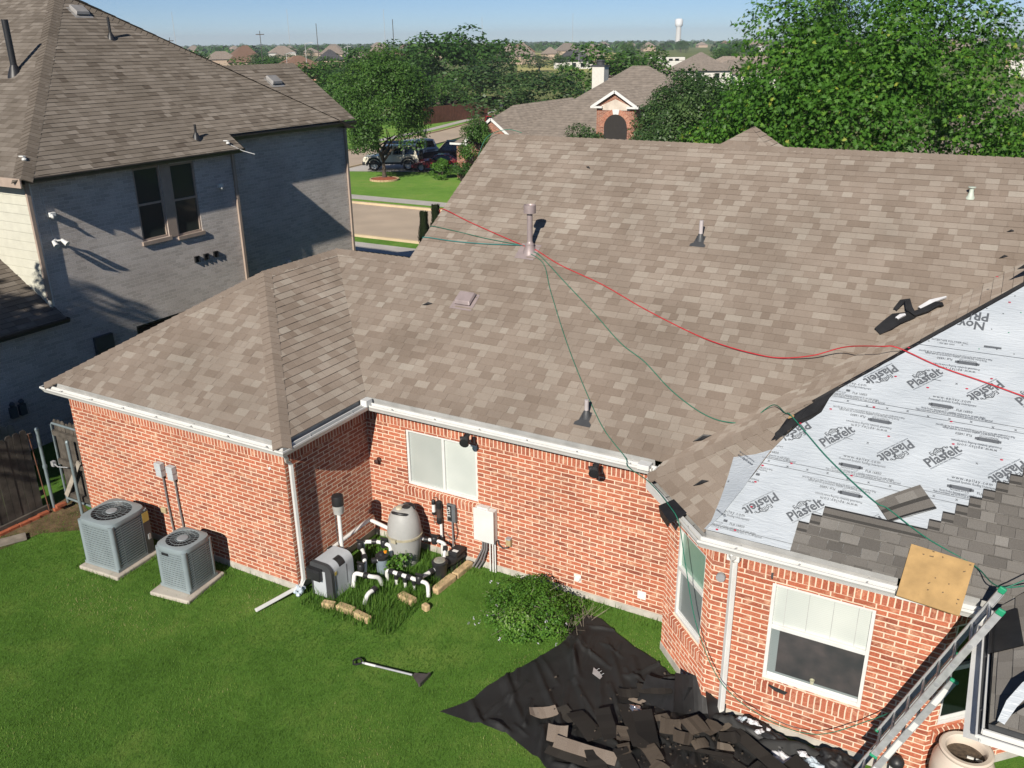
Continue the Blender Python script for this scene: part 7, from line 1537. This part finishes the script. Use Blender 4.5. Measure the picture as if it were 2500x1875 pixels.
m = MB(); m.tube([(-15.7, 48.2, 2.2), (-15.7, 48.2, 3.1)], .05, 8); part('vent_pipe', m, M_BLACK, orf)
bfn = thing('brown_fence', (-53.5, 86, FZ), 'tall brown stained board fence beside the pond', 'fence'); m = MB(); pickets(m, (-53.8, 82), (-53.0, 96), FZ, FZ + 2.0, w=.16, seed=4); part('boards', m, pbr('brown_stain', (.16, .065, .04), .8, var=.25, vs=3), bfn); m = MB(); m.bar((-53.85, 82, FZ + 1.7), (-53.05, 96, FZ + 1.7), .08, .1); part('rail', m, MATS['brown_stain'], bfn)
def far_house(px_, d, w, dp, eave, p, rz, rm_, wm_, label, wings=(), windows=(), cat='house', gable=False):
    x, y = polar(px_, d); t = thing('distant_house', (x, y, FZ), label, cat, None); BASE[t.name] = Vector(); m = MB(); wall_ring(m, -w / 2, -dp / 2, w / 2, dp / 2, 0, eave)
    for (wx, wy, ww, wd, we) in wings: wall_ring(m, wx - ww / 2, wy - wd / 2, wx + ww / 2, wy + wd / 2, 0, we)
    part('wall', m, wm_, t); m = MB(); hip_faces(m, -w / 2, -dp / 2, w / 2, dp / 2, eave, p, .5, gable)
    for (wx, wy, ww, wd, we) in wings: hip_faces(m, wx - ww / 2, wy - wd / 2, wx + ww / 2, wy + wd / 2, we, p, .4)
    part('roof', m, rm_, t)
    for (u, z, ww, hh) in windows:
        f = MB(); f.box((u - ww / 2 - .06, -dp / 2 - .05, z - .06), (u + ww / 2 + .06, -dp / 2 + .0, z + hh + .06)); q = part('window', f, M_FW, t); f = MB(); f.box((u - ww / 2, -dp / 2 - .06, z), (u + ww / 2, -dp / 2 - .051, z + hh)); part('pane', f, M_GLASSD, q)
    t.rotation_euler = (0, 0, rz); return t
A_ = lambda px_: -(math.atan((px_ - 1250) / 2144.) - .5115)
far_house(650, 360, 13, 11, 3, .95, A_(650), RM_BR, M_FT, 'steep brown-roofed house on the horizon, leftmost big roof', ((2, -3, 6, 8, 3),))
far_house(767, 250, 12, 10, 2.9, .62, A_(767) + .4, RM_BR, pbr('far_pink_brick', (.5, .3, .22), .85), 'wide brown-roofed house with a pinkish brick gable among the left trees', ((4, -4, 4, 6, 2.9),))
far_house(842, 380, 11, 10, 3, .7, A_(842), RM_DG, M_FT, 'dark-grey-roofed house on the horizon left of the tall pole')
far_house(950, 360, 12, 10, 3.2, .85, A_(950), RM_TN, M_FT, 'tan pointed-roof house on the horizon beside the tall pole', ((-3, -3, 5, 5, 2.8),))
far_house(992, 330, 8, 10, 3.4, .8, A_(992) + .5, RM_BR, M_FT, 'brown gabled house just right of the tall pole')
far_house(915, 420, 9, 8, 3, .6, A_(915), RM_TN, M_FT, 'small tan-roofed house between two poles on the horizon')
far_house(735, 520, 9, 8, 3, .7, A_(735), RM_TN, M_FT, 'small tan roof just above the wide brown house')
far_house(525, 420, 11, 9, 3, .6, A_(525), RM_TN, M_FT, 'low tan roof left on the horizon above the grey house')
far_house(1254, 420, 12, 11, 3.4, .8, A_(1254), RM_TN, M_FT, 'tan hip-roofed house on the horizon right of the tallest tree, left of two peaks')
far_house(1283, 400, 11, 11, 3.2, .95, A_(1283), RM_TN, M_FT, 'tan steep pyramid-roofed house on the horizon, right of two peaks')
far_house(1400, 330, 13, 9, 2.6, .72, A_(1400), RM_DG, M_FW, 'dark-roofed house with a white porch at the top of the pale field', ((-5, -3, 4, 5, 2.4),), ((-5, .4, 1.2, 1.6), (0, .6, 1.4, 1.4), (3, .6, 1.4, 1.4)))
far_house(1440, 400, 11, 10, 3, .85, A_(1440), RM_TN, M_FT, 'tan gabled house right of the dark-roofed one', ((2, -3, 5, 6, 3),))
far_house(1345, 480, 9, 8, 3, .7, A_(1345), RM_TN, M_FT, 'small tan house between the round tree and the pyramid roof')
far_house(1565, 165, 10, 15, 3.2, .55, A_(1565) + .3, RM_GB, M_FT, 'large grey-brown roof left of the white-walled two-storey house', ((-3, 6, 7, 10, 3.4),))
far_house(1690, 170, 10, 10, 4.2, .55, A_(1690) + .1, RM_GB, M_FW, 'two-storey white-walled house with paired windows and a hip roof', ((7.5, 4, 12, 8, 3.4),), ((-3.8, 2.6, .7, 1.1), (-2.9, 2.6, .7, 1.1), (-.6, 2.6, .8, 1.2), (2.5, 2.6, .8, 1.2)))
far_house(1790, 230, 18, 8, 3.4, .45, A_(1790), RM_TN, M_FT, 'long low tan roof right of the white-walled house')
far_house(2410, 60, 9, 10, 3.0, .75, A_(2410), RM_GB, M_FBRICK, 'grey-brown steep hip roof seen through the right side of the ash', ((3.5, -4, 6, 7, 2.6),))
far_house(2490, 48, 8, 9, 2.8, .6, A_(2490) + .3, RM_GB, M_FBRICK, 'grey-brown roof at the right edge below the ash branches')
far_house(2300, 46, 10, 8, 1.9, .4, A_(2300), RM_GB, M_FBRICK, 'low red brick house glimpsed behind the ash trunk')
far_house(2480, 260, 14, 9, 4.2, .6, A_(2480), RM_TN, M_FW, 'white-walled tan-roofed house on the horizon at the right edge')
far_house(2445, 320, 12, 9, 4, .6, A_(2445), RM_TN, M_FT, 'tan roof on the horizon left of the white-walled right-edge house')
hr = random.Random(23)
for i in range(46):
    px_ = hr.uniform(400, 2480); d = hr.uniform(430, 1100); far_house(px_, d, hr.uniform(9, 15), hr.uniform(8, 11), hr.uniform(2.8, 4.5), hr.uniform(.55, .9), A_(px_) + hr.uniform(-.6, .6), hr.choice((RM_TN, RM_GB, RM_BR, RM_TN)), hr.choice((M_FT, M_FT, M_FW)), 'one of the small distant house roofs scattered along the horizon')['group'] = 'small distant houses along the horizon'
# white motorhome
x, y = polar(1612, 195); t = thing('motorhome', (x, y, FZ), 'white motorhome parked behind the grey-brown roofs, with a row of dark windows', 'motorhome'); BASE[t.name] = Vector()
m = MB(); m.box((-4.2, -1.3, 3.0), (4.2, 1.3, 5.2)); m.box((-3.4, -1.3, 5.2), (3.6, 1.3, 5.9)); part('body', m, M_FW, t, bevel=.15)
m = MB(); m.box((-4.3, -1.2, .5), (4.3, 1.2, 3.2)); part('chassis', m, M_DGREY, t, bevel=.1)
for k in range(4): m = MB(); m.box((-2.4 + k * 1.3, -1.34, 5.25), (-1.6 + k * 1.3, -1.29, 5.65)); part('window', m, M_GLASSD, t)
for k in (-2.8, 2.9): m = MB(); m.tube([(k, -1.25, .5), (k, -.95, .5)], .5, 16); part('wheel', m, M_BLACK, t)
t.rotation_euler = (0, 0, A_(1612) + .2)
# water tower
x, y = polar(1636, 1500); t = thing('water_tower', (x, y, FZ), 'white water tower with a rounded tank on a thick column on the horizon', 'water tower'); BASE[t.name] = Vector()
m = MB(); m.lathe((0, 0, 0), [(5.0, 0), (4.2, 2), (4.0, 27)], 24); part('column', m, pbr('tower_grey', (.6, .6, .58), .7, var=.03), t, smooth=True)
m = MB(); m.lathe((0, 0, 0), [(4.1, 26.5), (6.0, 29.2), (6.2, 31), (6.2, 36), (5.8, 37.6), (4.2, 38.6), (.01, 39)], 28); part('tank', m, pbr('tower_white', (.82, .83, .83), .5, var=.02), t, smooth=True)
# poles
for i, (px_, d, h, r, lb, xb) in enumerate(((687, 240, 12.2, .16, 'utility pole with a crossarm, left of the wide brown roof', 1), (816, 330, 15.5, .2, 'tall slim pole right of the wide brown roof', 0), (989, 300, 16, .2, 'tallest dark utility pole right of the tan pointed roof', 0), (481, 260, 11, .15, 'utility pole at the left above the grey roof', 1), (494, 600, 27, .22, 'thin radio mast at the far left horizon', 0), (753, 700, 32, .22, 'thin radio mast above the wide brown roof', 0), (970, 650, 30, .22, 'thin pale mast left of the tallest pole', 0), (1191, 700, 26, .2, 'faint thin mast above the tallest tree', 0), (1396, 900, 33, .25, 'faint thin mast left of the water tower', 0), (742, 215, 7.2, .09, 'pale lamp post left of the wide brown roof', 2), (787, 240, 9.2, .12, 'pale lamp post before the pinkish gable', 2), (876, 300, 8, .12, 'short pale post right of the dark roof, left of two', 2), (883, 300, 8.6, .12, 'short pale post right of the dark roof, right of two', 0), (1411, 255, 6.3, .08, 'white street lamp in the pale field', 2), (1910, 420, 11, .14, 'pale post beside the long tan roof', 0))):
    x, y = polar(px_, d); t = thing('utility_pole' if xb != 2 else 'lamp_post', (x, y, FZ), lb, 'pole' if xb != 2 else 'lamp post'); BASE[t.name] = Vector(); mt = pbr('dark_pole', (.08, .07, .065), .9) if i in (0, 1, 2, 3) else pbr('pale_pole', (.5, .5, .5), .7)
    m = MB(); m.tube([(0, 0, 0), (0, 0, h)], [r * .7, r * .5], 6); part('shaft', m, mt, t)
    if xb == 1: m = MB(); m.box((-1.3, -.08, h - .9), (1.3, .08, h - .7)); part('crossarm', m, mt, t)
    if xb == 2: m = MB(); m.tube([(0, 0, h - .1), (1.0, 0, h + .2), (1.6, 0, h + .2)], .07, 6); m.box((1.3, -.12, h + .1), (2, .12, h + .25)); part('lamp_arm', m, mt, t); t.rotation_euler = (0, 0, A_(px_))

# ================================================================== VEHICLES
def vehicle(name, loc, rz, L, Wd, body, cabin, mats, wr, wx, label, cat, extras=None, glass_in=.06, roofmat=None):
    """body, cabin: side outlines (x forward, z up); cabin tapers inwards"""
    t = thing(name, loc, label, cat); BASE[t.name] = Vector(); hw = Wd / 2
    m = MB()
    def loft(pr, w0, w1, zlo, zhi):
        f = lambda x, z, s_: (x, s_ * (w0 + (w1 - w0) * max(0, min(1, (z - zlo) / (zhi - zlo)))), z)
        a = [f(x, z, -1) for x, z in pr]; b = [f(x, z, 1) for x, z in pr]; m.face(a); m.face(b[::-1]); n = len(pr)
        for i in range(n): m.face((a[(i + 1) % n], a[i], b[i], b[(i + 1) % n]))
    zs = [z for x, z in body]; loft(body, hw, hw * .95, min(zs), max(zs)); part('body', m, mats[0], t, bevel=.06, seg=3)
    zc = [z for x, z in cabin]; m = MB(); loft(cabin, hw * .9, hw * .74, min(zc), max(zc)); part('cabin', m, roofmat or mats[0], t, bevel=.05, seg=3)
    # glass: side panes, windscreen and rear window
    zl, zh = min(zc), max(zc); up = sorted([p for p in cabin if p[1] > zl + .7 * (zh - zl)]); lo = sorted([p for p in cabin if p[1] < zl + .3 * (zh - zl)])
    wz = lambda z: hw * .9 + (hw * .74 - hw * .9) * (z - zl) / (zh - zl)
    za, zb = zl + .14 * (zh - zl), zl + .86 * (zh - zl)
    xe = lambda z, e: lo[e][0] + (up[e][0] - lo[e][0]) * (z - zl) / (zh - zl)
    nwin = mats[3] if len(mats) > 3 else 2
    for s_ in (-1, 1):
        for k in range(nwin):
            q = []
            for f_, z in ((k / nwin + .03, za), ((k + 1) / nwin - .03, za), ((k + 1) / nwin - .03, zb), (k / nwin + .03, zb)):
                x0, x1 = xe(z, 0) + .1, xe(z, -1) - .1; q.append((x0 + (x1 - x0) * f_, s_ * (wz(z) + .012), z))
            g_ = MB(); g_.face(q if s_ < 0 else q[::-1]); part('side_window', g_, M_GLASSD, t)
    for e, sg in ((-1, 1), (0, -1)):
        q = [(xe(z, e) + sg * .015, y_ * wz(z) * .88, z) for y_, z in ((-1, za), (1, za), (1, zb), (-1, zb))]; g_ = MB(); g_.face(q if sg > 0 else q[::-1]); part('windscreen' if e == -1 else 'rear_window', g_, M_GLASSD, t)
    for x in wx:
        for s_ in (-1, 1):
            g_ = MB(); Mw = Matrix.Translation((x, s_ * (hw - .09), wr)) @ Matrix.Rotation(R_(90), 4, 'X'); g_.lathe((0, 0, 0), [(wr * .6, -.115), (wr * .93, -.11), (wr, -.07), (wr, .07), (wr * .93, .11), (wr * .6, .115)], 24, Mw); w = part('wheel', g_, mats[2], t, smooth=True)
            g_ = MB(); g_.lathe((0, 0, 0), [(wr * .62, -.10), (wr * .55, -.09), (.001, -.11)], 20, Mw); g_.lathe((0, 0, 0), [(.001, .11), (wr * .55, .09), (wr * .62, .10)], 20, Mw); part('rim', g_, mats[1], w, smooth=True)
    xf = max(x for x, z in body); zf = min(zs) + .55 * (max(zs) - min(zs))
    for s_ in (-1, 1):
        g_ = MB(); g_.lathe((xf - .02, s_ * hw * .68, zf), [(.11, 0), (.1, .03), (.001, .05)], 14, Matrix.Rotation(R_(90), 4, 'Y')); part('headlight', g_, M_ALU, t, smooth=True)
    if extras: extras(t, hw)
    t.rotation_euler = (0, 0, rz); return t
CP_RED = pbr('dark_red_paint', (.16, .012, .018), .25, var=.03, coat=.8); CP_WHT = pbr('cream_white_paint', (.68, .64, .52), .3, var=.03, coat=.6); CP_MAR = pbr('maroon_brown_paint', (.07, .03, .025), .3, var=.05, coat=.6); CP_SIL = pbr('white_car_paint', (.6, .62, .65), .3, var=.03, coat=.6); TYRE = pbr('tyre_rubber', (.018, .018, .018), .8)
hd = math.atan2(-.5, -.87)
def jeep_x(t, hw):
    m = MB(); m.box((1.95, -hw, .45), (2.2, hw, .72)); m.box((-2.2, -hw, .45), (-2.0, hw, .7)); part('bumper', m, M_BLACK, t, bevel=.04)
    for s_ in (-1, 1):
        m = MB(); m.box((-1.9, s_ * hw - .03, .5), (1.9, s_ * hw + .03, .66)); 
        for x in (1.28, -1.38): m.tube([(x + .56 * math.cos(a), s_ * (hw + .01), .42 + .56 * math.sin(a)) for a in [math.pi * i / 10 for i in range(11)]], .07, 6)
        part('flare', m, M_BLACK, t)
    m = MB(); m.tube([(-2.2, 0, 1.05), (-2.45, 0, 1.05)], .4, 20); part('spare_wheel', m, TYRE, t); m = MB(); m.box((-1.5, -.75, 2.02), (.5, .75, 2.1)); part('roof_rack', m, M_BLACK, t)
vehicle('off_road_car', (-33.6, 48.2, FZ + .016), hd, 4.5, 1.9, [(-2.15, .5), (2.1, .5), (2.15, .85), (2.05, 1.08), (.85, 1.15), (-2.1, 1.15), (-2.2, .8)], [(-2.05, 1.1), (.95, 1.1), (.6, 1.85), (-1.95, 1.9)], (CP_WHT, M_ALU, TYRE, 3), .42, (1.28, -1.38), 'boxy cream-white off-road car with black fenders behind the shade tree trunk', 'car', jeep_x)
def coupe_x(t, hw):
    for s_ in (-1, 1): m = MB(); m.box((.35, s_ * hw * .92 - .06, .88), (.55, s_ * hw * .92 + .12 * s_ + .02, 1.0)); part('mirror', m, CP_RED, t, bevel=.03)
    m = MB(); m.box((2.0, -.5, .3), (2.08, .5, .42)); part('grille', m, M_BLACK, t)
vehicle('sports_car', (-30.0, 49.3, FZ + .016), hd, 4.2, 1.74, [(-2.05, .3), (2.0, .28), (2.08, .42), (1.95, .62), (1.5, .74), (.7, .84), (-1.4, .90), (-2.0, .86), (-2.1, .6)], [(-1.45, .84), (.75, .80), (-.05, 1.24), (-.85, 1.24)], (CP_RED, M_ALU, TYRE, 1), .32, (1.25, -1.25), 'low dark red sports car parked on the driveway beside the garage', 'car', coupe_x)
vehicle('suv', (-31.2, 53.2, FZ + .016), hd, 4.7, 1.9, [(-2.3, .42), (2.3, .42), (2.35, .8), (2.2, 1.02), (1.1, 1.12), (-2.3, 1.12), (-2.38, .7)], [(-2.25, 1.06), (1.15, 1.06), (.4, 1.82), (-2.0, 1.84)], (CP_MAR, M_ALU, TYRE, 3), .38, (1.45, -1.45), 'dark maroon sport utility car parked behind the red sports car', 'car')
vehicle('suv', (-35.2, 52.9, FZ + .016), hd + .5, 4.6, 1.85, [(-2.3, .42), (2.25, .42), (2.3, .8), (2.1, 1.0), (1.1, 1.1), (-2.25, 1.1), (-2.35, .7)], [(-2.2, 1.04), (1.1, 1.04), (.4, 1.72), (-1.95, 1.74)], (CP_SIL, M_ALU, TYRE, 3), .36, (1.4, -1.4), 'white car half hidden behind the off-road car', 'car')
vehicle('hatchback', (-43.2, 80.2, FZ + .016), hd + 1.6, 4.2, 1.75, [(-2.0, .38), (2.05, .38), (2.1, .7), (1.9, .9), (1.0, 1.0), (-1.95, 1.0), (-2.05, .65)], [(-1.9, .95), (1.0, .95), (.3, 1.5), (-1.5, 1.5)], (pbr('bright_red_paint', (.3, .015, .02), .3, coat=.6), M_ALU, TYRE, 2), .33, (1.25, -1.25), 'red car on the side street, mostly hidden by the far garage roof', 'car')

# ================================================================== AIR
hz = MB(); hz.box((-3750, -350, -2.1), (750, 3750, 46)); hm = bpy.data.materials.new('haze_air'); hm.use_nodes = True; hn = hm.node_tree
hn.nodes.remove(hn.nodes['Principled BSDF']); pv = hn.nodes.new('ShaderNodeVolumePrincipled'); pv.inputs['Color'].default_value = (.82, .9, 1, 1); pv.inputs['Density'].default_value = .00022; pv.inputs['Anisotropy'].default_value = 0
hn.links.new(pv.outputs[0], hn.nodes['Material Output'].inputs['Volume']); ho = part('haze', hz, hm); tag(ho, kind='stuff', label='thin summer haze over the far houses', cat='haze')
